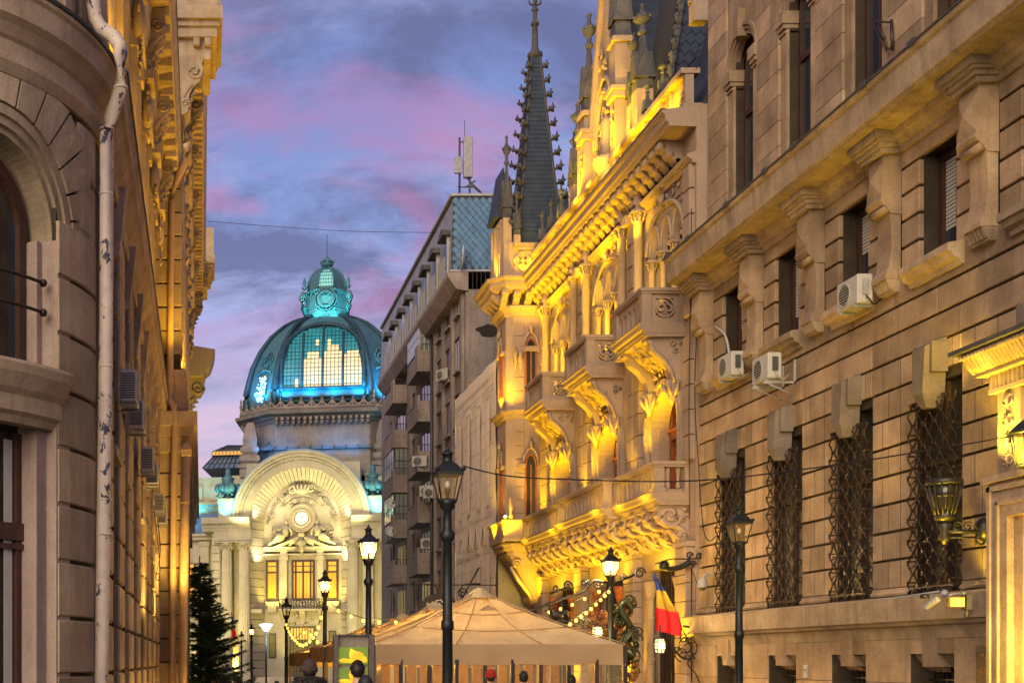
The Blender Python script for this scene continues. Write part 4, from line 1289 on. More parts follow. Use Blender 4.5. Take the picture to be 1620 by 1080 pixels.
# the lower, wider balconies with their scroll brackets
LBAL = ((33.6, 36.75, 12.02), (36.95, 41.7, 11.72), (42.3, 46.9, 11.92))
for i, (a, b, xo) in enumerate(LBAL):
    bo = balcony(a, b, xo, XF, 6.28, 7.02, .34, trefoil=False)
    n = 4 if i == 0 else 6
    for k in range(n):
        y = a + .2 + k * (b - a - .4) / (n - 1)
        br = scroll_bracket('balcony_bracket', y, XF + .05, -(XF - xo) + .02, 4.9, 5.94, .30, PLAST, GB)
    u = MB().box(xo + .12, a + .02, 5.88, XF - .01, b - .02, 5.935)
    for k in range(n - 1):
        y = a + .2 + (k + .5) * (b - a - .4) / (n - 1)
        carving(u, (xo + .5, y, 5.86), (0, 1, 0), (1, 0, 0), (0, 0, -1), (b - a) / n * .7, .8, rng, .8, .07)
        carving(u, (XF - .06, y, 5.5), (0, 1, 0), (0, 0, 1), (-1, 0, 0), (b - a) / n * .7, .6, rng, .9, .07)
    u.prism([(XF + .1, 5.9), (xo + .3, 5.9), (xo + .55, 5.6), (XF - .1, 5.05), (XF + .1, 5.0)], 'y', a + .09, b - .09)
    u.build('carved_soffit', PLAST, bo)
    carve = MB()
    carving(carve, ((xo + XF) / 2 + .1, a - .01, 5.72), (1, 0, 0), (0, 0, 1), (0, -1, 0), .8, .34, rng, 1.0, .06)
    carve.build('carved_relief', PLAST, bo)
# oriel (corner turret)
TX0, TX1, TY0, TY1 = 11.65, 13.2, 48.3, 50.15
def rect_ring(x0, y0, x1, y1, z, ch=.22):
    return [(x0 + ch, y0, z), (x1, y0, z), (x1, y1, z), (x0 + ch, y1, z), (x0, y1 - ch, z), (x0, y0 + ch, z)]
t = MB()
t.loft([rect_ring(TX0 + g, TY0 + g * .7, TX1, TY1 - g * .7, z, .22) for g, z in ((.0, 6.0), (0, 16.0))])
t.build('oriel_wall', PLAST, GB)
t = MB()
t.loft([rect_ring(TX0 + g, TY0 + .25 * min(1, g), TX1, TY1 - .25 * min(1, g), z, .2) for g, z in ((1.25, 3.8), (1.05, 4.0), (.95, 4.15), (.98, 4.3), (.62, 5.0), (.2, 5.7), (.04, 5.9), (.04, 6.02))])
t.tube(spiral((12.0, TY0 - .02, 5.5), .2, 1.3, (1, 0, 0), (0, 0, 1), 14, .2), .04, 5)
t.tube([(11.8, TY0 + .1, 5.4), (12.1, TY0 + .1, 4.9), (12.5, TY0 + .16, 4.4), (12.75, TY0 + .2, 3.95)], [.06, .09, .08, .04], 6)
t.build('oriel_corbel', PLAST, GB)
def band(name, prof):
    """mouldings wrapped round the oriel: list of (overhang, z)"""
    m = MB().loft([rect_ring(TX0 - o, TY0 - o, TX1, TY1 + o, z, .22 + o * .35) for o, z in prof])
    return m.build(name, PLAST, GB)
band('oriel_string', [(.02, 11.05), (.08, 11.1), (.12, 11.2), (.22, 11.28), (.24, 11.36), (.05, 11.44)])
band('oriel_string', [(.02, 14.95), (.06, 15.0), (.10, 15.1), (.22, 15.2), (.26, 15.3), (.04, 15.42)])
band('oriel_string', [(.02, 6.0), (.1, 6.06), (.14, 6.2), (.2, 6.24), (.2, 6.3), (.04, 6.34)])
band('oriel_cornice', [(.2, 15.78), (.62, 15.82), (.66, 15.92), (.72, 15.96), (.74, 16.12), (.84, 16.18), (.86, 16.26), (.1, 16.42)])
for k in range(4):
    x = 11.45 + k * .46
    m = MB().prism([(TY0 + .05, 15.80), (TY0 - .60, 15.80), (TY0 - .62, 15.68), (TY0 - .46, 15.54), (TY0 - .28, 15.40), (TY0 - .14, 15.26), (TY0 + .05, 15.2)], 'x', x - .12, x + .12)
    m.tube([(x - .13, TY0 - .5, 15.68), (x + .13, TY0 - .5, 15.68)], .1, 8).tube([(x - .13, TY0 - .26, 15.46), (x + .13, TY0 - .26, 15.46)], .08, 8)
    m.build('corbel', PLAST, GB)
for k in range(4):
    y = 48.35 + k * .5
    MB().prism([(TX0 + .05, 15.80), (TX0 - .60, 15.80), (TX0 - .62, 15.68), (TX0 - .46, 15.54), (TX0 - .28, 15.40), (TX0 - .14, 15.26), (TX0 + .05, 15.2)], 'y', y - .12, y + .12).build('corbel', PLAST, GB)
fz = MB(); carving(fz, (12.3, TY0 - .02, 15.55), (1, 0, 0), (0, 0, 1), (0, -1, 0), 1.3, .22, rng, 1, .06); fz.build('carved_frieze', PLAST, GB)
def slit(xc, yc, z0, z1, face, label=None):
    """pointed slit window on the oriel with its hood"""
    w = .17
    M = Matrix.Translation((xc, yc, 0)) @ (Matrix.Rotation(-PI / 2, 4, 'Z') if face == 'x' else Matrix.Identity(4))
    m = MB(); m.M = M
    m.prism([(-w, z0), (w, z0)] + [(p, q) for p, q in reversed(pointed(-w, w, z1, .34))], 'y', -.03, .01)
    wo = m.build('slit_window', GLASS, GB)
    f = MB(); f.M = M
    f.box(-w - .05, -.05, z0, -w, .02, z1).box(w, -.05, z0, w + .05, .02, z1).tube([(p, -.04, q) for p, q in pointed(-w - .02, w + .02, z1, .38)], .035, 5).box(-.02, -.045, z0, .02, .0, z1)
    f.build('frame', REDWOOD, wo)
    h = MB(); h.M = M
    h.tube([(p, -.06, q) for p, q in pointed(-w - .12, w + .12, z1, .62)], .05, 6)
    h.tube([(0, -.06, z1 + .6), (0, -.1, z1 + .8), (0, -.06, z1 + 1.0)], [.05, .1, .02], 6)
    h.box(-w - .34, -.14, z1 - .12, -w - .06, .02, z1 + .02).box(w + .06, -.14, z1 - .12, w + .34, .02, z1 + .02)
    h.build('window_hood', PLAST, wo)
slit(12.55, TY0, 12.0, 13.7, 'y'); slit(12.55, TY0, 7.2, 9.3, 'y')
slit(TX0, 49.2, 12.0, 13.7, 'x'); slit(TX0, 49.2, 7.2, 9.3, 'x')
m = MB()
for x in (11.95, 12.15, 13.0):
    m.tube([(x, TY0 - .05, 13.75), (x, TY0 - .14, 13.5), (x, TY0 - .04, 13.2), (x, TY0 - .02, 12.9)], [.05, .12, .08, .02], 6)
m.box(11.8, TY0 - .1, 13.62, 13.1, TY0 + .02, 13.8)
m.build('carved_band', PLAST, GB)
for z in [6.9 + .52 * i for i in range(8)] + [11.6 + .52 * i for i in range(6)]:
    block('stone_block', PLAST, GB, 11.93, TY0 - .03, z + .012, 12.3, TY0 + .1, z + .508, .015)
b = MB().box(11.42, 47.9, 6.34, 12.75, 48.02, 7.05).box(11.42, 48.02, 6.34, 11.55, 50.4, 7.04).box(11.38, 47.86, 7.05, 12.8, 48.1, 7.15).box(11.38, 48.1, 7.05, 11.6, 50.45, 7.15).box(11.36, 47.84, 6.34, 12.8, 48.05, 6.44)
b.lathe([(.04, 7.15), (.12, 7.2), (.13, 7.3), (.07, 7.42), (.11, 7.55), (.12, 7.68), (.05, 7.85), (.06, 7.95), (.02, 8.1)], (11.7, 48.0), 10)
b.build('oriel_parapet', PLAST, GB)
# oriel attic with quatrefoil panel
q = MB().box(11.7, 48.2, 16.4, 13.2, 50.2, 16.5).box(11.72, 48.30, 16.5, 13.2, 50.1, 17.6).box(11.70, 48.22, 16.5, 11.84, 48.3, 17.6).box(12.62, 48.22, 16.5, 12.76, 48.3, 17.6).box(11.66, 48.18, 17.6, 13.2, 50.2, 17.74)
q.box(11.84, 48.22, 16.5, 12.62, 48.3, 16.62).box(11.84, 48.22, 17.48, 12.62, 48.3, 17.6)
for (dx, dz) in ((0, .2), (0, -.2), (.2, 0), (-.2, 0)):
    q.ring('xz', (12.23 + dx, 17.05 + dz), .12, .18, 48.22, 48.3, 0, 2 * PI, 12)
q.ball((12.23, 48.28, 17.05), (.1, .05, .1), 8, 5)
q.build('quatrefoil_panel', PLAST, GB)
m = MB().box(11.52, 48.6, 16.4, 11.72, 50.2, 18.6).box(11.46, 48.55, 18.6, 11.80, 50.3, 18.75).box(11.50, 48.5, 17.45, 11.74, 50.2, 17.6)
for y in (48.6, 49.1, 49.6, 50.1):
    m.box(11.46, y, 16.5, 11.54, y + .14, 18.6)
m.build('oriel_attic', PLAST, GB)
m = MB().prism([(11.3, 18.95), (12.0, 18.95), (11.65, 20.9)], 'y', 48.9, 50.2)
m.build('gablet_roof', SLATE, GB)
def pinnacle(name, x, y, z0, z1, w, parent, shaft_top, matb=PLAST, matt=SLATEP):
    """square shaft, four gablets, tapering spirelet, collar and finial"""
    m = MB()
    m.box(x - w, y - w, z0, x + w, y + w, shaft_top)
    po = m.build(name, matb, parent)
    t = MB(); h = z1 - shaft_top
    t.box(x - w * .98, y - w * .98, shaft_top + .002, x + w * .98, y + w * .98, shaft_top + h * .16)
    zg = shaft_top + h * .12
    for (dx, dy) in ((0, -1), (-1, 0), (0, 1), (1, 0)):
        c = (x + dx * w * .8, y + dy * w * .8)
        if dx == 0: t.prism([(x - w * 1.35, zg), (x + w * 1.35, zg), (x, zg + h * .34)], 'y', c[1] - w * .42, c[1] + w * .42)
        else: t.prism([(y - w * 1.35, zg), (y + w * 1.35, zg), (y, zg + h * .34)], 'x', c[0] - w * .42, c[0] + w * .42)
    t.lathe([(w * 1.1, zg + h * .02), (w * .5, zg + h * .42), (w * .36, zg + h * .52)], (x, y), 4, False, PI / 4)
    zc = zg + h * .52
    t.lathe([(w * .36, zc), (w * .62, zc + h * .015), (w * .62, zc + h * .04), (w * .36, zc + h * .06), (w * .4, zc + h * .12), (w * .9, zc + h * .16), (w * 1.05, zc + h * .20), (w * .5, zc + h * .24), (w * .3, zc + h * .27), (w * .26, zc + h * .32), (w * .42, zc + h * .335), (w * .2, zc + h * .355), (w * .03, z1)], (x, y), 8)
    for k in range(8):
        a = k * PI / 4
        t.ball((x + w * 1.0 * math.cos(a), y + w * 1.0 * math.sin(a), zc + h * .20), w * .22, 5, 4)
    t.build('spirelet', matt, po)
    return po
pinnacle('pinnacle', 11.65, 48.4, 16.4, 21.9, .16, GB, 18.7)
pinnacle('pinnacle', 11.98, 48.2, 17.6, 19.9, .12, GB, 18.0)
# the spire
SX, SY, SB, ST = 13.0, 49.4, 17.74, 25.4
sp = MB()
def sq(w, z):
    return [(SX - w, SY - w, z), (SX + w, SY - w, z), (SX + w, SY + w, z), (SX - w, SY + w, z)]
def swf(f):
    P_ = ((0, 1.0), (.12, .78), (.27, .62), (.58, .42), (1.0, .15))
    for (a, u), (b, v) in zip(P_, P_[1:]):
        if f <= b: return u + (v - u) * (f - a) / (b - a)
    return .15
sp.loft([sq(1.12, SB)] + [sq(swf(k / 10), SB + .5 + (ST - SB - .5) * k / 10) for k in range(11)])
so = sp.build('spire', SLATE, GB)
for fz_ in range(40):          # courses of slates, standing proud row by row
    a = fz_ / 40; b_ = (fz_ + 1) / 40
    za, zb = SB + .5 + (ST - SB - .5) * a, SB + .5 + (ST - SB - .5) * b_
    wa, wb = swf(a) + .022, swf(b_) + .006
    MB().loft([sq(wa, za), sq(wb, zb)], True, False).build('slate_course', SLATE, so)
cr = MB()
for s1, s2 in ((-1, -1), (1, -1), (-1, 1), (1, 1)):
    cr.tube([(SX + s1 * swf(k / 12), SY + s2 * swf(k / 12), SB + .5 + (ST - SB - .5) * k / 12) for k in range(13)], .055, 5)
cr.build('spire_rib', SLATEP, so)
for s1, s2 in ((-1, -1), (1, -1), (-1, 1)):
    for k in range(12):
        f = (k + .3) / 12.2
        w = swf(f)
        x, y, z = SX + s1 * w, SY + s2 * w, SB + .5 + (ST - SB - .5) * f
        d = Vector((s1, s2, 0)).normalized()
        sc = 1.35 - .5 * f
        m = MB()
        P = Vector((x, y, z))
        m.tube([P, P + d * .16 * sc + Vector((0, 0, .02)), P + d * .30 * sc + Vector((0, 0, .10)), P + d * .27 * sc + Vector((0, 0, .24 * sc))], [.05, .06, .085 * sc, .03], 6)
        e = d.cross(Vector((0, 0, 1)))
        for q in (-1, 1):
            m.tube([P + d * .12 * sc, P + d * .22 * sc + e * q * .12 * sc + Vector((0, 0, -.02)), P + d * .2 * sc + e * q * .16 * sc + Vector((0, 0, .1))], [.04, .06, .02], 5)
        m.build('crocket', SLATEP, so)
fi = MB().lathe([(.2, ST - .1), (.30, ST), (.30, ST + .1), (.2, ST + .16), (.14, ST + .3), (.1, ST + 1.2), (.16, ST + 1.22), (.16, ST + 1.3), (.09, ST + 1.34), (.08, ST + 1.75), (.13, ST + 1.78), (.13, ST + 1.84), (.07, ST + 1.9), (.06, ST + 2.6), (.02, ST + 3.1)], (SX, SY), 10)
for zz in (ST + 2.05, ST + 2.45):
    for a in range(4):
        ca, sa = math.cos(a * PI / 2), math.sin(a * PI / 2)
        fi.tube([(SX, SY, zz - .1), (SX + .2 * ca, SY + .2 * sa, zz), (SX + .24 * ca, SY + .24 * sa, zz + .14)], [.03, .05, .02], 5)
fi.build('finial', SLATEP, so)
MB().loft([[(13.0, 46.6, 17.3), (15.2, 46.6, 17.3), (15.2, 51, 17.3), (13.0, 51, 17.3)], [(13.9, 48.2, 19.4), (15.2, 48.2, 19.4), (15.2, 50.4, 19.4), (13.9, 50.4, 19.4)]]).build('roof_skirt', SLATE, GB)
# main mansard and the pavilion roof
MB().loft([[(XF + .15, Y0, 16.4), (24, Y0, 16.4), (24, 52, 16.4), (XF + .15, 52, 16.4)], [(14.6, Y0, 19.6), (22, Y0, 19.6), (22, 52, 19.6), (14.6, 52, 19.6)]]).build('roof', SLATE, GB)
PB = [(13.34, 36.5), (20, 36.5), (20, 43.9), (13.34, 43.9)]
PT = [(15.35, 38.9), (18, 38.9), (18, 41.5), (15.35, 41.5)]
pr = MB().loft([[(x, y, 17.2) for x, y in PB], [(x, y, 26.0) for x, y in PT]])
pv = pr.build('pavilion_roof', SLATE, GB)
SH = paint('scale_tile', (0.10, 0.095, 0.095), .6, 0, .4, 9)
def sheet(p00, p10, p11, p01, nu, nv, name, mat, parent):
    """overlapping scale tiles on a quad, one mesh part (several hundred small tiles)"""
    a, b, c, d = [Vector(p) for p in (p00, p10, p11, p01)]
    nrm = (b - a).cross(d - a).normalized()
    m = MB()
    for j in range(nv):
        for i in range(nu + 1):
            u0 = (i - (.5 if j % 2 else 0)) / nu; u1 = u0 + 1 / nu; um = (u0 + u1) / 2
            if um < 0 or um > 1: continue
            u0, u1 = max(0, u0), min(1, u1)
            v0, v1 = j / nv, (j + 1.3) / nv
            f = lambda u, v: (a + (b - a) * u) * (1 - v) + (d + (c - d) * u) * v
            m.add([f(um, v0) + nrm * .035, f(u1, (v0 + v1) / 2 - .1 / nv) + nrm * .025, f((u1 + um) / 2, min(1, v1)) + nrm * .004, f((u0 + um) / 2, min(1, v1)) + nrm * .004, f(u0, (v0 + v1) / 2 - .1 / nv) + nrm * .025], [(0, 1, 2, 3, 4)])
    return m.build(name, mat, parent, stuff=True)
sheet((13.34, 43.9, 17.2), (13.34, 36.5, 17.2), (15.35, 38.9, 26), (15.35, 41.5, 26), 34, 44, 'scale_tiles', SH, pv)
sheet((13.34, 36.5, 17.2), (20, 36.5, 17.2), (18, 38.9, 26), (15.35, 38.9, 26), 20, 26, 'scale_tiles', SLATE, pv)
for k in range(20):
    f = k / 20
    p = Vector((13.34 + 2.01 * f, 36.5 + 2.4 * f, 17.2 + 8.8 * f))
    m = MB().ball((p.x - .05, p.y - .06, p.z), (.13, .13, .2), 6, 5).tube([p, p + Vector((-.14, -.14, .16)), p + Vector((-.12, -.12, .32))], [.06, .11, .03], 5)
    m.build('hip_crocket', SLATEP, pv)
MB().tube([(13.34, 36.5, 17.2), (15.35, 38.9, 26)], .09, 6).build('hip_roll', ZINC, pv)
# near dormer gable stump against the bank building
MB().loft([[(13.6, 34.0, 17.2), (16, 34.0, 17.2), (16, 35.6, 17.2), (13.6, 35.6, 17.2)], [(14.9, 34.2, 22.5), (16, 34.2, 22.5), (16, 35.2, 22.5), (14.9, 35.2, 22.5)]]).build('roof_dormer', SLATE, GB)
b = MB().box(13.2, 33.95, 19.0, 13.6, 34.3, 20.6).box(13.05, 33.9, 20.6, 13.7, 34.4, 20.85)
carving(b, (13.2, 34.1, 19.8), (0, 1, 0), (0, 0, 1), (-1, 0, 0), .3, 1.2, rng, 1, .08)
b.build('dormer_pier', PLAST, GB)
# the big gable
gm = CB[1] + .2
gw = MB().prism([(gm - 1.35, 16.3), (gm + 1.35, 16.3), (gm + 1.35, 19.0), (gm, 23.6), (gm - 1.35, 19.0)], 'x', XF - .05, XF + .5)
gw.build('gable', PLAST, GB)
MB().prism([(gm - 1.3, 18.6), (gm + 1.3, 18.6), (gm, 23.2)], 'x', XF + .5, 15.6).build('gable_roof', SLATE, GB)
ra = MB()
for s in (-1, 1):
    ra.loft([[(XF - .2, gm + s * 1.52, 18.86), (XF + .5, gm + s * 1.52, 18.86), (XF + .5, gm + s * 1.3, 19.0), (XF - .2, gm + s * 1.3, 19.0)],
             [(XF - .2, gm + s * .1, 23.86), (XF + .5, gm + s * .1, 23.86), (XF + .5, gm, 23.5), (XF - .2, gm, 23.5)]])
    for k in range(7):
        f = (k + .5) / 7.5
        p = Vector((XF - .05, gm + s * (1.5 - 1.4 * f), 18.9 + 4.9 * f))
        ra.tube([p, p + Vector((-.04, s * .2, .08)), p + Vector((-.04, s * .24, .26))], [.06, .1, .03], 5)
ra.build('gable_rake', PLAST, GB)
MB().prism(pointed(gm - .7, gm + .7, 18.4, 1.5) + [(gm + .7, 17.2), (gm - .7, 17.2)], 'x', XF - .09, XF - .06).build('gable_window', GLASS, GB)
tr = MB()
tr.tube([(XF - .12, y, z) for y, z in pointed(gm - .75, gm + .75, 18.4, 1.6)], .08, 6).tube([(XF - .12, y, z) for y, z in pointed(gm - .95, gm + .95, 18.4, 2.0)], .07, 6)
for y in (-.75, -.25, .25, .75):
    tr.box(XF - .14, gm + y - .05, 17.2, XF - .06, gm + y + .05, 18.6)
for k in range(3):
    tr.ring('yz', (gm - .42 + .42 * k, 18.9 + (.4 if k == 1 else 0)), .14, .2, XF - .14, XF - .07, 0, 2 * PI, 12)
carving(tr, (XF - .1, gm, 20.9), (0, 1, 0), (0, 0, 1), (-1, 0, 0), .9, 1.4, rng, 1, .1)
carving(tr, (XF - .1, gm, 16.8), (0, 1, 0), (0, 0, 1), (-1, 0, 0), 2.2, .6, rng, 1, .09)
tr.build('gable_tracery', PLAST, GB)
for y, z1, st, w in ((37.35, 21.2, 18.6, .24), (38.05, 20.7, 18.5, .17), (43.75, 21.1, 18.2, .22), (44.2, 20.3, 18.2, .15)):
    pinnacle('pinnacle', XF + .05, y, 16.3, z1, w, GB, st)
for y, z1, st, w in ((gm - 1.55, 24.6, 20.9, .24), (gm + 1.6, 23.3, 20.0, .22)):
    po = pinnacle('pinnacle', XF - .1, y, 16.3, z1, w, GB, st)
    c = MB().box(XF - .1 - w - .1, y - w - .1, 19.0, XF - .1 + w + .1, y + w + .1, 19.2).box(XF - .1 - w - .16, y - w - .16, 19.2, XF - .1 + w + .16, y + w + .16, 19.32).box(XF - .1 - w - .1, y - w - .1, st - .2, XF - .1 + w + .1, y + w + .1, st - .05)
    carving(c, (XF - .12 - w, y, 18.2), (0, 1, 0), (0, 0, 1), (-1, 0, 0), .3, 1.2, rng, 1, .08)
    c.build('pinnacle_collar', PLAST, po)
pinnacle('pinnacle', XF - .15, gm + 2.1, 16.3, 21.0, .15, GB, 18.8, PLAST, PLAST)
cb = MB().lathe([(.05, 16.5), (.2, 16.7), (.25, 17.0), (.42, 17.3), (.45, 17.45), (.4, 17.5)], (XF - .3, gm - .9), 8)
carving(cb, (XF - .5, gm - .9, 17), (0, 1, 0), (0, 0, 1), (-1, 0, 0), .4, .5, rng, 1, .08)
cb.build('statue_bracket', PLAST, GB)
st = MB().lathe([(.2, 17.5), (.22, 17.9), (.16, 18.3), (.2, 18.6), (.1, 18.8), (.05, 18.82)], (XF - .3, gm - .9), 8); st.ball((XF - .3, gm - .9, 18.95), .11, 8, 6)
st.build('statue', PLAST, GB)
for i in range(90):
    y = Y0 + .2 + i * .165
    if y < Y1: block('dentil', PLAST, GB, XF - .20, y, 14.955, XF - .06, y + .09, 15.035, .006)
for y in (35.0, 36.2, 44.9, 46.2, 47.4):
    pinnacle('pinnacle', XF - .2, y, 16.4, 18.7 if y > 40 else 18.4, .11, GB, 17.4)
for c in CB:      # hood moulds with a finial over each arcade, blind tracery above the main windows
    m = MB().tube([(XF - .06, y, z) for y, z in pointed(c - 1.42, c + 1.42, 13.5, 1.05)], .055, 6)
    m.tube([(XF - .08, c, 14.5), (XF - .16, c, 14.66), (XF - .06, c, 14.84)], [.05, .11, .03], 6)
    m.build('hood_mould', PLAST, GB)
    m = MB()
    for s_ in (-1, 1):
        m.ring('yz', (c + s_ * .98, 9.28), .17, .24, XF - .09, XF + .02, 0, 2 * PI, 14).ring('yz', (c + s_ * .98, 9.28), .06, .11, XF - .09, XF + .02, 0, 2 * PI, 8)
    carving(m, (XF - .04, c, 9.6), (0, 1, 0), (0, 0, 1), (-1, 0, 0), 1.2, .3, rng, 1, .06)
    o_ = m.build('blind_tracery', PLAST, GB); o_['kind'] = 'stuff'
# ground floor: piers, shop portals
for y in (33.6, 37.6, 42.8, 47.6):
    for k in range(9):
        block('stone_block', PLAST, GB, XF - .26, y - .38, .5 + .48 * k, XF + .05, y + .38, .97 + .48 * k, .02)
    MB().box(XF - .34, y - .48, 0, XF + .02, y + .48, .45).box(XF - .36, y - .5, .45, XF, y + .5, .5).build('pier_base', PLAST, GB)
    MB().box(XF - .30, y - .44, 4.82, XF + .02, y + .44, 4.95).build('pier_cap', PLAST, GB)
for c in CB:
    s = MB()
    for q in (-1, 1):
        s.lathe([(.2, 0), (.2, .5), (.14, .6), (.11, .75), (.10, 1.1), (.13, 1.15), (.11, 1.3), (.10, 3.6), (.14, 3.7), (.2, 3.95), (.24, 4.1)], (XF - .02, c + q * 1.12), 10)
        for k in range(22):
            z = 1.3 + k * .11; a = k * 1.1
            s.ball((XF - .02 + .1 * math.cos(a), c + q * 1.12 + .1 * math.sin(a), z), .05, 5, 4)
    s.build('carved_column', REDWOOD if c != CB[0] else PLAST, GB)
    d = MB()
    d.box(XF + .3, c - 1.3, 3.1, XF + .42, c + 1.3, 3.25)
    for k in range(7):
        d.box(XF + .3, c - 1.3 + k * .42, 0, XF + .4, c - 1.24 + k * .42, 4.4)
    do = d.build('shop_door', DARKWOOD, GB)
    MB().box(XF + .4, c - 1.3, 0, XF + .42, c + 1.3, 4.4).build('pane', GLASS, do)
for k, (y, z) in enumerate(((35.4, 8.2), (40.2, 8.2), (45.2, 8.2))):
    pass
# floodlights along the balconies and ledges
def flood(loc, tgt, e, ang=110, s=.12, col=YEL):
    light('SPOT', 'facade_floodlight', loc, e * (1.25 if ang == 110 else .85 if ang >= 120 else .86), col, s, tgt, 78 if ang == 110 else ang)
for i, c in enumerate(CB):
    k = (0.9, 1.0, 1.0)[i]
    flood((12.2, c - .6, 11.0), (12.95, c - .2, 13.6), 190 * k * (0.25 if i == 0 else 1))          # upper balcony -> arcade
    flood((12.3, c + .7, 11.0), (12.95, c + .6, 13.6), 190 * k * (0.45 if i == 0 else 1))
    flood((12.35, c - .9, 7.2), (12.6, c - .2, 10), 210 * k)              # lower balcony -> arch and corbel soffit
    flood((12.3, c + .9, 7.2), (12.7, c + .6, 10), 210 * k)
    flood((12.0, c + 1.9, 6.9), (12.9, c + 2.3, 10), 130)
for y in (36.6, 38.6, 40.2, 42.2, 44.0, 45.6, 47.2):
    flood((12.35, y, 14.2 if y > 40 else 14.0), (12.5, y + .3, 16), 75 if y > 37 else 40, 130)             # under the cornice
    flood((12.25, y, 16.45), (13.0, y + .4, 17.6), 55, 120)               # attic
for (y, e) in ((38.2, 520), (39.4, 420), (41.0, 420), (42.4, 520), (44.6, 200), (36.9, 300)):
    flood((11.9, y, 16.6), (13.0, y + .4, 21.0), e, 70)
for y in (34.0, 35.2, 36.2):
    flood((12.3, y, 16.5), (13.0, y + .4, 17.5), 60, 130)
flood((12.2, 34.8, 17.4), (13.2, 35.2, 20), 90, 80)
flood((12.9, 37.2, 18.0), (14.2, 39.6, 25), 2600, 46)
flood((11.2, 47.5, 6.5), (12.2, 48.3, 9), 210, 100); flood((11.1, 49.4, 6.5), (11.7, 49.4, 9), 120, 100)
flood((11.2, 47.7, 11.4), (12.3, 48.3, 13.5), 150, 100); flood((12.9, 47.7, 11.4), (12.9, 48.3, 13.5), 110, 100)
flood((11.35, 49.2, 11.5), (11.7, 49.3, 14.5), 120, 100)
flood((12.2, 47.7, 16.45), (12.3, 48.3, 17.4), 60, 110); flood((11.2, 49.2, 16.5), (11.6, 49.2, 18.5), 130, 110)
flood((12.4, 48.1, 17.8), (12.8, 48.4, 20), 22, 70); flood((11.9, 49.9, 17.8), (12.3, 49.4, 21), 220, 60)
flood((12.3, 47.2, 4.2), (12.2, 48.4, 5.4), 160, 120)
for y in (35.2, 38.2, 40.5, 43.2, 45.6):
    flood((11.9, y, 3.9), (12.4, y + .3, 6), 150, 140, .2, (1.0, .62, .015))
for (a, b, xo) in LBAL:
    for y in (a + .5, b - .5):
        flood((xo - .5, y, 6.1), (xo + .4, y, 6.9), 18, 130)
for y in (34.6, 37.6, 42.8):
    flood((11.8, y + .2, .5), (12.9, y, 3.6), 170, 110, .2, (1.0, .62, .015))

for p in ((11.46, 47.86, 7.24), (12.25, 39.0, 16.37), (12.25, 45.0, 16.37)):
    f = MB().cbox(p[0] - .09, p[1] - .06, p[2] - .09, p[0] + .09, p[1] + .12, p[2] + .09, .02).build('spotlight', IRON, GB)
    MB().ball((p[0], p[1] - .06, p[2] + .02), (.06, .025, .05), 8, 5).build('spotlight_lens', glow('spot_lens', (1.0, .72, .2), 3.0) if 'spot_lens' not in MATS else MATS['spot_lens'], f)
# ------------------------------------------------------------------ scaffold-wrapped house
WB = root('wrapped_house', (12, 54, 0), 'house hidden behind a cream sheet printed with a drawn facade', 'building')
SHEET = paint('printed_sheet', (0.82, 0.70, 0.55), 0.8, 0, 0.07, 1.2)
INK = paint('sheet_print', (0.50, 0.39, 0.29), 0.85, 0, 0.1)
INKL = paint('sheet_print_pale', (0.86, 0.74, 0.60), 0.85, 0, 0.1)
sh = MB()
ny, nz = 22, 30
rings = []
for j in range(nz + 1):
    z = 1.5 + 12.35 * j / nz
    rings.append([(11.7 + .035 * math.sin(i * 1.9 + j * .35) * math.sin(i * .6) + .02 * math.sin(j * 1.3 + i * .8), 50.35 + 8.15 * i / ny, z) for i in range(ny + 1)])
sh.loft(rings, False, False, True)
sh.loft([[(11.7, 58.5, 1.5), (11.74, 58.5, 1.5), (11.74, 58.5, 13.85), (11.7, 58.5, 13.85)], [(11.7, 58.52, 1.5), (12.2, 58.52, 1.5), (12.2, 58.52, 13.85), (11.7, 58.52, 13.85)]])
so = sh.build('printed_sheet', SHEET, WB)
MB().box(11.8, 50.4, 0, 25, 58.45, 13.6).build('wall', CONCG, WB)
pr = MB(); pl = MB()
X = 11.655
prr = random.Random(4)
for j in range(22):
    z = 1.9 + j * .54
    if 6.6 < z < 7.4: continue
    for i in range(7):
        if prr.random() < .78:
            y = 50.6 + i * 1.12 + (.5 if j % 2 else 0)
            pr.box(X, y, z, X + .004, y + .95, z + .022)
            if prr.random() < .5: pr.box(X, y, z, X + .004, y + .02, z + .25)
for y in (51.6, 53.4, 55.4, 57.2):
    for z0, z1 in ((2.8, 6.1), (8.2, 12.4)):
        pl.box(X + .004, y - .3, z0, X + .007, y + .3, z1)
        for e in (-.34, .34): pr.box(X, y + e - .015, z0, X + .004, y + e + .015, z1)
        pr.box(X, y - .4, z1 + .1, X + .004, y + .4, z1 + .14).box(X, y - .4, z0 - .14, X + .004, y + .4, z0 - .1)
for k, y in enumerate((52.4, 53.8, 55.2, 56.8)):
    if k in (0, 1, 2):
        pr.tube([(X, y - .45, 6.6), (X, y, 7.5), (X, y + .45, 6.6), (X, y - .45, 6.6)], .02, 4)
        pr.tube([(X, y - .3, 6.68), (X, y, 7.25), (X, y + .3, 6.68), (X, y - .3, 6.68)], .014, 4)
    else:
        pr.tube([(X, y + .45 * math.cos(t * PI / 8), 6.65 + .6 * math.sin(t * PI / 8)) for t in range(9)], .02, 4)
for z in (2.3, 2.5, 6.35, 7.7, 12.9, 13.3):
    pr.box(X, 50.5, z, X + .004, 58.4, z + .03)
for i in range(24): pr.box(X, 50.6 + i * .33, 2.32, X + .004, 50.62 + i * .33, 2.5)
pr.build('printed_lines', INK, so, stuff=True)
pl.build('printed_windows', INKL, so, stuff=True)

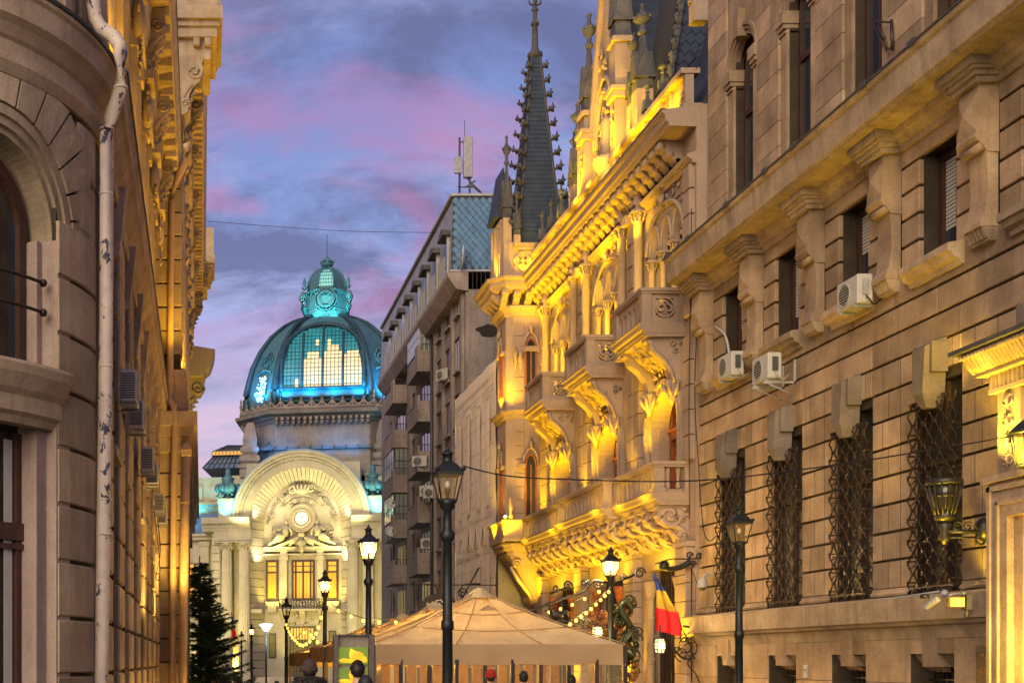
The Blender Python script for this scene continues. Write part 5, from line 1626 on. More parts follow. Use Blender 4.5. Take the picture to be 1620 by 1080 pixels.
# ------------------------------------------------------------------ flat block with balconies and mansard roof
AB = root('apartment_block', (12.2, 70, 0), 'grey-brown apartment block with stacked balconies and a blue diamond-shingled mansard', 'building')
AX, AY0, AY1 = 12.2, 58.55, 82.0
FL = [3.85, 6.55, 9.25, 11.95, 14.6, 17.25]
MB().box(AX, AY0, 0, 25, AY1 + 4, 19.0).build('wall', CONC, AB)
MB().box(AX + .55, AY0 - .03, 13.0, 25, AY0, 18.98).build('end_wall', CONCG, AB)
hole = MB()
hr = random.Random(9)
pts = []
for k in range(14):
    a = 2 * PI * k / 14
    pts.append((13.35 + (.55 + .12 * hr.uniform(-1, 1)) * math.cos(a) * 1.2, 17.1 + (.28 + .1 * hr.uniform(-1, 1)) * math.sin(a)))
hole.prism(pts, 'y', AY0 - .036, AY0 - .031)
hole.build('broken_render', DARKIN, AB)
# pilasters and windows of the near strip
for y in (59.0, 61.3, 63.6, 65.9, 71.5, 73.5, 80.2):
    MB().box(AX - .14, y - .16, 3.2, AX + .02, y + .16, 18.9).build('pilaster', CONC, AB)
WHITE = paint('white_window', (0.45, 0.44, 0.42), 0.5)
def flat_window(y, z, w=.55, h=1.5, arch=False):
    f = MB().box(AX - .03, y - w, z, AX + .02, y - w + .07, z + h).box(AX - .03, y + w - .07, z, AX + .02, y + w, z + h).box(AX - .03, y - w + .07, z + h - .07, AX + .02, y + w - .07, z + h).box(AX - .03, y - .03, z, AX + .02, y + .03, z + h - .07).box(AX - .03, y - w + .07, z, AX + .02, y + w - .07, z + .07)
    fo = f.build('window', WHITE if arch else FRAMEW, AB)
    MB().box(AX - .012, y - w + .05, z + .05, AX - .008, y + w - .05, z + h - .05).build('pane', GLASS, fo)
    s = MB().box(AX - .18, y - w - .12, z - .1, AX, y + w + .12, z)
    s.box(AX - .08, y - w - .16, z, AX, y - w - .02, z + h + .1).box(AX - .08, y + w + .02, z, AX, y + w + .16, z + h + .1).box(AX - .1, y - w - .16, z + h + .1, AX, y + w + .16, z + h + .22)
    s.build('window_sill', CONC, fo)
for k, z in enumerate(FL):
    flat_window(60.15, z + .95, .5, 1.45, k > 3); flat_window(62.45, z + .95, .5, 1.5); flat_window(64.75, z + .95, .5, 1.5)
    flat_window(72.5, z + .9, .45, 1.5); flat_window(81, z + .9, .45, 1.5)
    for (ya, yb) in ((67.2, 70.2), (75.4, 78.8)):
        d = MB().box(AX - .03, ya + .3, z, AX + .01, ya + .38, z + 2.3).box(AX - .03, ya + 1.2, z, AX + .01, ya + 1.28, z + 2.3).box(AX - .03, yb - .9, z, AX + .01, yb - .82, z + 2.3).box(AX - .03, ya + .38, z + 2.22, AX + .01, ya + 1.2, z + 2.3)
        do = d.build('balcony_door', FRAMEW, AB)
        MB().box(AX - .012, ya + .3, z, AX - .008, yb - .2, z + 2.25).build('pane', GLASS, do)
def flat_balcony(y0, y1, z, xo, kind):
    m = MB().box(xo, y0, z - .14, AX, y1, z)
    bo = m.build('balcony', CONC, AB)
    MB().box(xo + .12, y0 + .02, z, AX - .02, y0 + .12, z + .95).build('end_parapet', CONC, bo)
    for k in range(2):
        MB().ball((xo + .3 + .34 * k, y0 + .02, z + .5), .035, 6, 4).build('drain_hole', ACG, bo)
    MB().prism([(xo - .02, z - .14), (xo + .10, z - .14), (xo + .10, z + 1.25), (xo - .02, z + 1.25)], 'y', y0 - .02, y0 + .9).build('corner_pier', CONC, bo)
    r = MB()
    r.box(xo, y0 + .9, z + .9, xo + .05, y1, z + .96).box(xo + .14, y0 + .05, z + 1.28, AX - .02, y0 + .09, z + 1.32)
    for i in range(7): r.box(xo + .16 + i * (AX - xo - .2) / 7, y0 + .06, z + .95, xo + .18 + i * (AX - xo - .2) / 7, y0 + .08, z + 1.28)
    r.build('railing', IRON, bo)
    MB().box(xo + .02, y0 + .92, z, xo + .08, y1, z + .84).build('front_panel', CONC, bo)
    if kind == 'glazed':
        g = MB()
        for x in [xo + .12 + i * (AX - xo - .12) / 3 for i in range(4)]:
            g.box(x - .02, y0 + .05, z + .95, x + .02, y0 + .1, z + 2.5)
        for zz in (.95, 1.75, 2.5):
            g.box(xo + .12, y0 + .05, z + zz - .02, AX, y0 + .1, z + zz + .02)
        for i in range(5):
            yy = y0 + .1 + i * (y1 - y0 - .1) / 4
            g.box(xo + .03, yy - .02, z + .9, xo + .07, yy + .02, z + 2.5)
        g.box(xo + .03, y0 + .1, z + 2.46, xo + .07, y1, z + 2.5).box(xo + .03, y0 + .1, z + 1.7, xo + .07, y1, z + 1.74)
        go = g.build('glazing_frame', WHITE if z > 14 else IRON, bo)
        p = MB().box(xo + .12, y0 + .07, z + .97, AX, y0 + .08, z + 2.46).box(xo + .045, y0 + .1, z + .96, xo + .055, y1, z + 2.46)
        p.build('glazing', glass_dark('balcony_glass', (.16, .17, .17), .12) if 'balcony_glass' not in MATS else MATS['balcony_glass'], go)
    return bo
for k, z in enumerate(FL[1:]):
    flat_balcony(66.85, 70.4, z, 11.40, 'glazed' if k == 4 else 'open')
    flat_balcony(75.1, 79.0, z, 11.34, 'glazed' if k in (1, 2) else 'open')
# eaves slab
ev = MB().prism([(AX + .1, 18.85), (11.75, 18.95), (11.39, 19.5), (11.36, 19.58), (11.36, 19.76), (AX + .1, 19.8)], 'y', AY0 + 1.0, AY1)
ev.prism([(AX + .1, 18.9), (11.75, 19.0), (11.39, 19.52), (11.36, 19.6), (11.36, 19.76), (AX + .1, 19.8)], 'y', AY0 - .1, AY0 + 1.0)
ev.build('eaves', CONC, AB)
tr = MB()
for i in range(12): tr.box(12.3 + i * .2, AY0 - .02, 18.98, 12.33 + i * .2, AY0 + .02, 19.8)
for i in range(10): tr.box(12.14, AY0 + i * .3, 18.98, 12.17, AY0 + .03 + i * .3, 19.75)
tr.box(12.14, AY0 - .03, 19.76, 14.8, AY0 + .03, 19.82)
tr.build('terrace_railing', IRONBR, AB)
# mansard
ZB, ZT = 19.85, 23.3
MB().loft([[(11.53, AY0, ZB), (24, AY0, ZB), (24, AY1, ZB), (11.53, AY1, ZB)], [(11.66, AY0, ZT), (24, AY0, ZT), (24, AY1, ZT), (11.66, AY1, ZT)]]).build('mansard', paint('mansard_zinc', (.05, .055, .065), .5, .2), AB)
MB().box(11.5, AY0 - .08, ZT, 24, AY1, ZT + .12).build('roof_edge', ZINCL, AB)
MB().box(11.45, AY0 - .12, ZB - .06, 24, AY0, ZB + .04).build('roof_edge', ZINCL, AB)
SHING = paint('blue_shingle', (0.085, 0.18, 0.29), 0.42, .2, .25, 2.0, spec=.6)
SHINGP = paint('pale_shingle', (0.30, 0.30, 0.31), 0.5, .2, .25, 2.0)
me = bpy.data.meshes.new('shingle'); w, h = .155, .185
me.from_pydata([(-w, 0, 0), (0, 0, -h), (w, 0, 0), (0, 0, h), (-w, -.03, 0), (0, -.07, -h), (w, -.03, 0), (0, -.006, h)], [], [(4, 5, 6, 7), (0, 1, 5, 4), (1, 2, 6, 5), (2, 3, 7, 6), (3, 0, 4, 7)])
me.materials.append(SHING); me.update()
nsh = 0
rows = int((ZT - ZB) / (h * 1.0))
for j in range(rows):
    for i in range(16):
        x = 11.72 + i * (2 * w + .012) + (w if j % 2 else 0)
        z = ZB + h + j * (h + .006)
        if x + w > 16.3 or z + h * .6 > ZT or nsh >= 300: continue
        place('shingle', me, AB, False, (x, AY0 - .004, z), rot=(R(hr.uniform(-3, 3)), 0, 0)); nsh += 1
s2 = MB()
for j in range(rows):
    for i in range(76):
        y = AY0 + .1 + i * .31 + (.155 if j % 2 else 0); z = ZB + h + j * (h + .006)
        if y > AY1 - .2 or z > ZT - .1: continue
        x = 11.53 + .13 * (z - ZB) / (ZT - ZB)
        s2.add([(x - .012, y - .15, z), (x - .03, y, z - h), (x - .012, y + .15, z), (x - .006, y, z + h)], [(0, 1, 2, 3)])
s2.build('street_shingles', SHINGP, AB, stuff=True)
for i in range(8):
    y = 59.6 + 2.63 * i
    d = MB().box(11.44, y - .45, ZB, 11.62, y + .45, 21.75)
    do = d.build('dormer', ZINCL, AB)
    hd = MB()
    n = 8
    hd.loft([[(11.24, y + .66 * math.cos(PI * k / n), 21.72 + .34 * math.sin(PI * k / n)) for k in range(n + 1)], [(11.7, y + .66 * math.cos(PI * k / n), 21.72 + .34 * math.sin(PI * k / n)) for k in range(n + 1)]])
    hd.box(11.2, y - .68, 21.66, 11.6, y + .72, 21.76).build('dormer_hood', SLATEP, do)
    MB().box(11.425, y - .36, ZB + .3, 11.445, y + .4, 21.6).build('dormer_pane', GLASS, do)
    p = MB().box(11.40, y - .1, ZB - .08, 11.42, y + 1.25, ZB + .95)
    p.build('balcony_screen', paint('screen_panel', (.33, .33, .34), .6) if 'screen_panel' not in MATS else MATS['screen_panel'], AB)
    if i == 0: continue
    q = MB().box(11.36, y - 1.32, ZB - .08, 11.9, y - 1.26, ZB + 1.0)
    q.build('divider', paint('divider_olive', (.22, .20, .06), .6) if 'divider_olive' not in MATS else MATS['divider_olive'], AB)
# street-level shopfronts
for y in (60, 64, 68.5, 73, 77.5, 81):
    MB().box(AX - .02, y - 1.3, .1, AX + .0, y + 1.3, 3.0).build('shop_pane', glow('shop_glow', (1, .55, .16), .12) if 'shop_glow' not in MATS else MATS['shop_glow'], AB)
pp = MB().tube([(12.05, 66.5, 0), (12.05, 66.5, 18.9)], .07, 8); tag(pp.build('downpipe', ZINC), 'grey downpipe beside the nearer stack of balconies on the apartment block', 'downpipe')
# things on the flats
DISH = paint('dish_white', (.5, .5, .5), .5)
def dish(loc, r, label, rz, group='satellite dishes on the apartment block', tilt=20):
    ro = root('satellite_dish', loc, label, 'satellite dish', group, rz)
    m = MB().lathe([(0, .0), (r * .4, .02), (r * .75, .07), (r, .14), (r, .155), (r * .75, .085), (r * .4, .035), (.001, .015)], (0, 0), 20)
    o = m.build('bowl', DISH, ro, True); o.rotation_euler = (R(90 - tilt), 0, 0)
    MB().tube([(0, .05, -r * .4), (0, -.3, -r * .2), (0, -.42, .05)], .012, 5).box(-.04, -.47, .02, .04, -.40, .10).build('feed_arm', ZINC, ro, True)
    MB().tube([(0, .02, 0), (0, .25, -.05), (0, .3, -.5)], .02, 6).build('mast', ZINC, ro, True)
    return ro
dish((11.15, 75.2, at(635, 797, 75)[2]), .33, 'white satellite dish on the far balcony stack, upper of two', R(15))
dish((11.15, 75.2, at(635, 841, 75)[2]), .33, 'white satellite dish on the far balcony stack, lower of two', R(15))
c = at(737, 405, AY0 - .5)
dish((c[0], AY0 - .35, c[2]), .55, 'large grey satellite dish seen edge-on at the corner of the mansard roof', R(-98), tilt=4)
for i, (px, py, Y, lab) in enumerate(((703, 602, 62.8, 'air conditioner high on the apartment block wall beside the wrapped house'), (687, 788, 66.2, 'air conditioner near the lamp head, beside the third balcony'),
                                      (676, 785, 66.6, 'air conditioner inside the third balcony of the nearer stack'), (664, 738, 66.9, 'air conditioner inside the second balcony of the nearer stack'), (678, 868, 66.9, 'air conditioner over the lowest balcony of the nearer stack'))):
    p = at(px, py, Y)
    ac_unit((min(p[0], 11.98), Y, p[2]), R(-20 if i else -60), lab, 'air conditioners on the apartment block')
an = root('antenna_mast', (13.4, 60, 23.3), 'rooftop mobile antenna mast with two white panel antennas', 'antenna')
def A(px, py): return at(px, py, 60)
p0, p1 = A(727, 312), A(727, 218)
MB().tube([p0, p1], .05, 8).build('pole', ZINC, an)
p0, p1 = A(743, 312), A(743, 278)
MB().tube([p0, p1], .05, 8).build('pole', ZINC, an)
a, b = A(733, 282), A(747, 218)
MB().cbox(a[0], 59.85, a[2], b[0], 60.1, b[2], .03).build('panel_antenna', CAMW, an)
a, b = A(718, 277), A(730, 251)
MB().cbox(a[0], 59.75, a[2], b[0], 59.92, b[2], .03).build('panel_antenna', CAMW, an)
m = MB()
for (u, v) in (((737, 280), (768, 312)), ((737, 296), (752, 286)), ((724, 296), (748, 296)), ((726, 225), (735, 225)), ((760, 305), (742, 290))):
    m.tube([A(*u), A(*v)], .035, 6)
m.tube([A(735, 218), A(735, 190)], .015, 5)
m.build('brace', ZINC, an)
# ------------------------------------------------------------------ the domed palace at the end of the street
PRZ = R(-9)
PL = root('palace', (10.08, 130, -0.7), 'domed savings bank palace with a great lit entrance arch and blue-green glass dome', 'building', None, PRZ)
Z0 = 0.7
K = .065
def lx(px): return (px - 475) * K
def lz(py): return 1.8 + Z0 + (1045 - py) * K
rng = random.Random(31)
AMB = glow('amber_window', (1.0, .42, .015), .14, (1.0, .52, .05), 1.2)
AZ = lz(820)                       # springing of the great arch
def L(mb, name, mat, parent=PL, **k): return mb.build(name, mat, parent, True, **k)
TEALST = stone('copper_patina', (0.035, 0.11, 0.155), (0.075, 0.19, 0.235), .8, .5, (.02, .05, .06), .55, fine=6)
ROOFB = paint('zinc_roof_blue', (0.10, 0.17, 0.26), .45, .3, .2, 1.0)
# masses behind
L(MB().box(-30, 2.8, 0, -4.6, 26, lz(850) + 0.4).box(4.6, 2.8, 0, 30, 26, lz(850) + 0.4).box(-4.6, 3.4, 0, 4.6, 26, lz(850) + .4), 'wall', PALST)
L(MB().box(-lx(475 + 92), 3.4, lz(850) + .4, lx(475 + 92), 22, AZ + 6.3), 'wall', PALST)
# front pavilion: piers each side of the opening, with the splayed reveal
OW, IW = 5.35, 4.05                # front and back half widths of the reveal
for s in (-1, 1):
    m = MB().box(s * (OW + .55), 1.75, 0, s * 8.35, 3.0, AZ).box(s * OW, .55, 0, s * (OW + .55), 3.0, AZ).box(s * 8.35, .55, 0, s * 9.2, 3.0, AZ)
    L(m, 'pier', PALST)
    n = 20
    for k in range(n):                # banded quoins of the reveal
        z0, z1 = AZ * k / n, AZ * (k + 1) / n
        b = MB()
        x0, x1 = s * OW, s * IW
        b.loft([[(x0, .54, z0 + .03), (x0 + s * .02, 3.0, z0 + .03), (x1, 3.0, z0 + .03), (x1 - s * .0, 2.8, z0 + .03)], [(x0, .54, z1 - .03), (x0 + s * .02, 3.0, z1 - .03), (x1, 3.0, z1 - .03), (x1, 2.8, z1 - .03)]])
        L(b, 'reveal_stone', PALST)
        for (q0, q1) in ((8.42, 9.25),):
            block('quoin', PALST, PL, *(sorted((s * q0, s * q1))[0], .42, z0 + .03), *(sorted((s * q0, s * q1))[1], .7, z1 - .03), .03, True)
nv = 36
for i in range(nv):                   # reveal voussoirs
    a0, a1 = PI * i / nv + .004, PI * (i + 1) / nv - .004
    ring = []
    for a in (a0, a1):
        ca, sa = math.cos(a), math.sin(a)
        ring.append([(OW * ca, .54, AZ + OW * sa), ((OW + .1) * ca, 3.0, AZ + (OW + .1) * sa), (IW * ca, 3.0, AZ + IW * sa), (IW * ca, 2.8, AZ + IW * sa)])
    L(MB().loft(ring), 'voussoir', PALST)
L(MB().ring('xz', (0, AZ), OW, 6.32, .5, 3.0, 0, PI, 40), 'arch_band', PALST)
g = MB().ring('xz', (0, AZ), 6.2, 6.5, .38, 3, 0, PI, 44).ring('xz', (0, AZ), 6.5, 6.82, .2, 3, 0, PI, 44).ring('xz', (0, AZ), 6.82, 7.05, .0, 3.2, 0, PI, 44)
L(g, 'arch_cornice', PALST)
d = MB()
for i in range(90):
    a = PI * (i + .5) / 90
    d.ball((6.36 * math.cos(a), .36, AZ + 6.36 * math.sin(a)), .075, 5, 4)
L(d, 'arch_beads', PALST, stuff=True)
d = MB()
for i in range(120):
    a = PI * (i + .5) / 120
    r = 6.1
    d.add([((r + q) * math.cos(a + w), y, AZ + (r + q) * math.sin(a + w)) for y in (.40, .5) for (q, w) in ((0, -.008), (.12, -.008), (.12, .008), (0, .008))], [(0, 1, 2, 3), (0, 1, 5, 4), (1, 2, 6, 5), (2, 3, 7, 6), (3, 0, 4, 7)])
L(d, 'arch_dentils', PALST, stuff=True)
L(MB().ring('xz', (0, AZ), 7.05, 7.2, .05, 12, 0, PI, 40), 'vault_roof', ROOFB)
# entablature blocks over the coupled columns
for s in (-1, 1):
    xa, xb = sorted((s * 5.2, s * 9.0))
    m = MB().box(xa, -.1, lz(856), xb, 2.9, lz(838)).box(xa - .06, -.2, lz(853), xb + .06, .5, lz(850))
    m.prism([(2.9, lz(838)), (-.12, lz(838)), (-.2, lz(834)), (-.3, lz(832)), (-.36, lz(829)), (-.7, lz(826)), (-.78, lz(821)), (-.8, lz(817)), (2.9, lz(815))], 'x', xa - .0, xb + 1.2 if s > 0 else xb)
    if s < 0: m.prism([(2.9, lz(838)), (-.12, lz(838)), (-.2, lz(834)), (-.3, lz(832)), (-.36, lz(829)), (-.7, lz(826)), (-.78, lz(821)), (-.8, lz(817)), (2.9, lz(815))], 'x', xa - 1.2, xa)
    for k in range(18):
        x = xa + .1 + k * (xb - xa - .2) / 18
        m.box(x, -.3, lz(832), x + .1, -.1, lz(828.5))
    L(m, 'entablature', PALST)
def big_column(x):
    zb, zt = 1.3, lz(868)
    b = MB().box(x - .8, -.35, 0, x + .8, 1.2, zb).box(x - .86, -.42, zb - .2, x + .86, 1.2, zb - .05)
    co = L(b, 'pedestal', PALST)
    s = MB(); n = 40; rings = []
    for (t, sc) in ((0, 1.0), (.3, 1.0), (.7, .94), (1, .86)):
        z = zb + .3 + (zt - zb - .3) * t
        rings.append([(x + .62 * sc * (1 - .07 * (i % 2)) * math.cos(2 * PI * i / n), .38 + .62 * sc * (1 - .07 * (i % 2)) * math.sin(2 * PI * i / n), z) for i in range(n)])
    s.loft(rings, True, True, False)
    s.lathe([(.8, zb), (.8, zb + .1), (.7, zb + .16), (.74, zb + .24), (.64, zb + .32)], (x, .38), 20)
    L(s, 'column', PALST)
    c = MB().lathe([(.54, zt - .05), (.6, zt), (.55, zt + .04), (.55, zt + .3), (.66, zt + .55), (.82, zt + .74)], (x, .38), 14)
    for (zz, rr, ln) in ((.06, .55, .3), (.3, .58, .3)):
        for k in range(12):
            a = 2 * PI * (k + (.5 if zz > .1 else 0)) / 12
            ca, sa = math.cos(a), math.sin(a)
            c.tube([(x + rr * ca, .38 + rr * sa, zt + zz), (x + (rr + .1) * ca, .38 + (rr + .1) * sa, zt + zz + ln), (x + (rr + .24) * ca, .38 + (rr + .24) * sa, zt + zz + ln - .03)], [.07, .09, .04], 5)
    for k in range(4):
        a = PI / 4 + k * PI / 2
        c.tube(spiral((x + .74 * math.cos(a), .38 + .74 * math.sin(a), zt + .62), .14, 1.2, (math.cos(a), math.sin(a), 0), (0, 0, 1), 9, .2), .05, 5)
    c.box(x - .8, -.42, zt + .74, x + .8, 1.18, zt + .86)
    L(c, 'capital', PALST)
for x in (lx(357), lx(385), lx(557), lx(581)):
    big_column(x)
# back wall of the porch with tympanum
L(MB().box(-IW - .4, 3.0, 0, IW + .4, 3.4, lz(868)), 'porch_wall', PALST)
ty = [(IW * 1.04 * math.cos(PI * k / 24), AZ + IW * 1.04 * math.sin(PI * k / 24)) for k in range(25)] + [(-IW * 1.04, lz(868)), (IW * 1.04, lz(868))]
L(MB().prism(ty, 'y', 2.95, 3.4), 'tympanum', PALST)
m = MB().box(-IW - .05, 2.5, lz(868), IW + .05, 3.1, lz(866)).box(-IW - .05, 2.3, lz(865.5), IW + .05, 3.1, lz(861)).box(-IW - .05, 2.4, lz(874), IW + .05, 3.1, lz(872))
L(m, 'inner_cornice', PALST)
cl = (lx(474), lz(815))
def CL(name, m, mat, p): return m.build(name, mat, p, True)
fr = MB().ring('xz', cl, .76, 1.0, 2.3, 3.0, 0, 2 * PI, 28, True).ring('xz', cl, 1.0, 1.42, 2.42, 3.0, 0, 2 * PI, 28, True).ring('xz', cl, 1.3, 1.46, 2.34, 3.0, 0, 2 * PI, 28, True)
ck = CL('clock_frame', fr, PALST, PL)
CL('dial', MB().lathe([(.74, 0), (.74, .05), (.0, .06)], (0, 0), 32), glow('clock_dial', (1, .93, .70), .26), ck).location = (cl[0], 2.52, cl[1])
bpy.data.objects['dial'].rotation_euler = (R(90), 0, 0)
CL('dial_ring', MB().ring('xz', cl, .70, .79, 2.40, 2.6, 0, 2 * PI, 32), IRON, ck)
nm = MB()
for k in range(12):
    a = k * PI / 6
    nm.M = Matrix.Translation((cl[0], 2.44, cl[1])) @ Matrix.Rotation(a, 4, 'Y')
    nm.box(-.02, 0, .5, .02, .01, .64)
nm.M = None
CL('hour_marks', nm, IRON, ck)
for a, ln, w in ((R(28), .36, .035), (R(205), .55, .025)):
    h = MB(); h.M = Matrix.Translation((cl[0], 2.43, cl[1])) @ Matrix.Rotation(a, 4, 'Y')
    h.box(-w, 0, -.08, w, .01, ln)
    CL('clock_hand', h, IRON, ck)
# relief: ribbon, figures, pediment, crest
rb = MB()
for (r0, r1, a0, a1) in ((2.35, 2.9, 35, 145), (1.75, 2.2, 55, 125)):
    n = 18; rings = []
    for i in range(n + 1):
        a = R(a0 + (a1 - a0) * i / n)
        dz = 2.7 - .12 * math.sin(i * 1.0)
        rings.append([(cl[0] + r0 * math.cos(a), dz, cl[1] + r0 * math.sin(a)), (cl[0] + r1 * math.cos(a), dz, cl[1] + r1 * math.sin(a)), (cl[0] + r1 * math.cos(a), 3, cl[1] + r1 * math.sin(a)), (cl[0] + r0 * math.cos(a), 3, cl[1] + r0 * math.sin(a))])
    rb.loft(rings)
for s in (-1, 1):
    for (r, a) in ((2.6, 34), (1.97, 54), (3.05, 50), (3.2, 75)):
        p = (cl[0] + s * r * math.cos(R(a)), 2.72, cl[1] + r * math.sin(R(a)))
        rb.tube(spiral(p, .3, 1.3 * s, (1, 0, 0), (0, 0, 1), 12, .2), .09, 5)
    for q in range(16):
        a = R(2 + q * 5); r = 3.35
        carving(rb, (cl[0] + s * r * math.cos(a), 2.9, cl[1] - .3 + r * math.sin(a)), (1, 0, 0), (0, 0, 1), (0, -1, 0), .7, .6, rng, 1.6, .11)
    for q in range(26):
        rb.ball((cl[0] + s * (2.75 + rng.uniform(-.5, .5)), 2.8, lz(835) + rng.uniform(-.7, .5)), .14, 6, 4)
L(rb, 'ribbon_relief', PALST)
def relief_text(body, r, size, a_span):
    n = len(body)
    for i, ch in enumerate(body):
        if ch == ' ': continue
        a = R(90 + a_span / 2 - a_span * i / (n - 1))
        text('relief_letter', ch, size, (cl[0] + r * math.cos(a), 2.62, cl[1] + r * math.sin(a)), (R(90), PI / 2 - a, 0), PALST, PL, .05, True)
relief_text('CASA DE DEPUNERI CONSEMNATIUNI', 2.62, .34, 104)
relief_text('SI ECONOMIE', 1.97, .3, 56)
def reclining(s):
    m = MB()
    bx, bz = cl[0], lz(852)
    m.tube([(bx + s * 1.75, 2.5, bz + .55), (bx + s * 1.7, 2.45, bz + 1.0), (bx + s * 1.62, 2.5, bz + 1.5), (bx + s * 1.6, 2.5, bz + 1.72)], [.42, .40, .36, .12], 8)
    m.ball((bx + s * 1.58, 2.45, bz + 1.98), (.22, .22, .27), 8, 6)
    m.tube([(bx + s * 1.8, 2.4, bz + .5), (bx + s * 2.4, 2.2, bz + .6), (bx + s * 2.9, 2.35, bz + .05)], [.34, .28, .18], 7)
    m.tube([(bx + s * 1.9, 2.45, bz + .35), (bx + s * 2.7, 2.35, bz + .1), (bx + s * 3.5, 2.45, bz - .3)], [.34, .26, .12], 7)
    m.tube([(bx + s * 1.35, 2.45, bz + 1.5), (bx + s * 1.05, 2.3, bz + 1.05), (bx + s * 1.0, 2.25, bz + .6)], [.17, .13, .09], 6)
    m.tube([(bx + s * 1.9, 2.45, bz + 1.5), (bx + s * 2.3, 2.35, bz + 1.15), (bx + s * 2.55, 2.35, bz + 1.3)], [.17, .13, .09], 6)
    for q in range(5):
        m.tube([(bx + s * (1.7 + .3 * q), 2.3, bz + .6 - .1 * q), (bx + s * (2.0 + .3 * q), 2.25, bz + .25 - .1 * q), (bx + s * (2.1 + .36 * q), 2.35, bz - .1 - .07 * q)], [.05, .11, .05], 5)
    L(m, 'reclining_figure', PALST)
reclining(-1); reclining(1)
pd = MB()
for s in (-1, 1):
    pd.prism([(cl[0] + s * .3, lz(845)), (cl[0] + s * 2.9, lz(861)), (cl[0] + s * 2.2, lz(861)), (cl[0] + s * .3, lz(849))][::s], 'y', 2.0, 3.0)
pd.ball((cl[0], 2.2, lz(843)), (.36, .3, .42), 8, 6)
pd.tube([(cl[0], 2.2, lz(848)), (cl[0], 2.1, lz(856)), (cl[0], 2.2, lz(867)), (cl[0], 2.3, lz(872))], [.4, .5, .35, .1], 8)
for s in (-1, 1):
    pd.tube([(cl[0] + s * .3, 2.2, lz(848)), (cl[0] + s * .8, 2.1, lz(853)), (cl[0] + s * 1.3, 2.2, lz(859))], [.2, .24, .06], 6)
carving(pd, (cl[0], 2.25, lz(860)), (1, 0, 0), (0, 0, 1), (0, -1, 0), 1.6, 1.0, rng, 1.2, .12)
L(pd, 'pediment', PALST)
cr = MB()
for k in range(5):
    cr.tube([(cl[0] + (k - 2) * .3, 2.4, lz(770)), (cl[0] + (k - 2) * .42, 2.3, lz(763)), (cl[0] + (k - 2) * .34, 2.35, lz(756))], [.14, .12, .07], 6)
cr.ball((cl[0], 2.5, lz(771)), (.8, .35, .35), 10, 6)
for s in (-1, 1):
    cr.tube(spiral((cl[0] + s * 1.0, 2.5, lz(768)), .45, 1.4 * s, (1, 0, 0), (0, 0, 1), 14, .2), .13, 6)
L(cr, 'crest', PALST)
# first-floor windows with pilasters
def pal_window(x0, x1, z0, z1, mull, name='window', y=2.96):
    m = MB(); t = .25
    m.box(x0, y - .06, z0, x0 + t, y + .05, z1).box(x1 - t, y - .06, z0, x1, y + .05, z1).box(x0 + t, y - .06, z1 - t, x1 - t, y + .05, z1).box(x0 + t, y - .06, z0, x1 - t, y + .05, z0 + t)
    zt = z0 + (z1 - z0) * .70
    m.box(x0 + t, y - .07, zt - .12, x1 - t, y + .05, zt + .06).box(x0 + t, y - .05, zt + .55, x1 - t, y + .05, zt + .65)
    for x in mull: m.box(x - .10, y - .07, z0 + t, x + .10, y + .05, z1 - t)
    wo = L(m, name, DARKWOOD)
    MB().box(x0 + t, y, z0 + t, x1 - t, y + .03, z1 - t).build('pane', AMB, wo, True)
    c = MB()
    for k in range(5):
        x = x0 + t + (x1 - x0 - 2 * t) * (k + .5) / 5
        c.tube([(x, y - .01, z0 + t), (x, y - .01, zt - .12)], .035, 5)
    c.build('curtain', glow('curtain_glow', (1, .38, .015), .10) if 'curtain_glow' not in MATS else MATS['curtain_glow'], wo, True)
zw0, zw1 = lz(947), lz(881)
pal_window(lx(457), lx(495), zw0, zw1, (lx(464), lx(476), lx(488)))
pal_window(lx(415), lx(436), zw0, zw1, ())
pal_window(lx(513), lx(533), zw0, zw1, ())
for px in (445, 504):
    m = MB().box(lx(px - 5), 2.5, lz(945), lx(px + 5), 3.0, lz(882)).box(lx(px - 7), 2.4, lz(882), lx(px + 7), 3.0, lz(876)).box(lx(px - 5.5), 2.45, lz(876), lx(px + 5.5), 3.0, lz(866)).box(lx(px - 6.5), 2.4, lz(952), lx(px + 6.5), 3.0, lz(945))
    L(m, 'pilaster', PALST)
ba = MB().box(lx(438), 1.9, lz(964), lx(514), 3.0, lz(961))
for x in (lx(445), lx(475), lx(505)):
    ba.prism([(3.0, lz(964)), (2.0, lz(964)), (2.1, lz(968)), (2.6, lz(974)), (3.0, lz(978))], 'x', x - .3, x + .3)
bb = L(ba, 'balcony', PALST)
rl = MB().box(lx(438), 1.95, lz(946), lx(514), 2.0, lz(945))
for k in range(34):
    x = lx(438) + k * (lx(514) - lx(438)) / 33
    rl.tube([(x, 1.97, lz(961)), (x + .08 * (-1) ** k, 1.97, lz(953)), (x, 1.97, lz(946))], .03, 4)
for k in range(6):
    rl.tube(spiral((lx(445 + k * 12), 1.93, lz(953)), .42, 1.3 * (-1) ** k, (1, 0, 0), (0, 0, 1), 14, .2), .035, 4)
rl.build('railing', IRON, bb, True)
for a, b in ((415, 437), (512, 534)):
    L(MB().box(lx(a), 2.5, lz(956), lx(b), 3.0, lz(949)).box(lx(a + 4), 2.6, lz(966), lx(b - 4), 3.0, lz(956)), 'window_apron', PALST)
ca = MB(); carving(ca, (0, 2.95, lz(978)), (1, 0, 0), (0, 0, 1), (0, -1, 0), 4.6, 1.6, rng, 1.3, .16); L(ca, 'door_relief', PALST)
dr = MB().box(lx(452), 2.9, 0, lx(496), 2.98, lz(988))
do = L(dr, 'entrance_door', paint('door_bronze', (.10, .085, .03), .4, .3))
MB().box(lx(455), 2.86, lz(1010), lx(493), 2.9, lz(992)).build('fanlight', glow('fanlight_glow', (1, .62, .12), .07), do, True)
gr = MB()
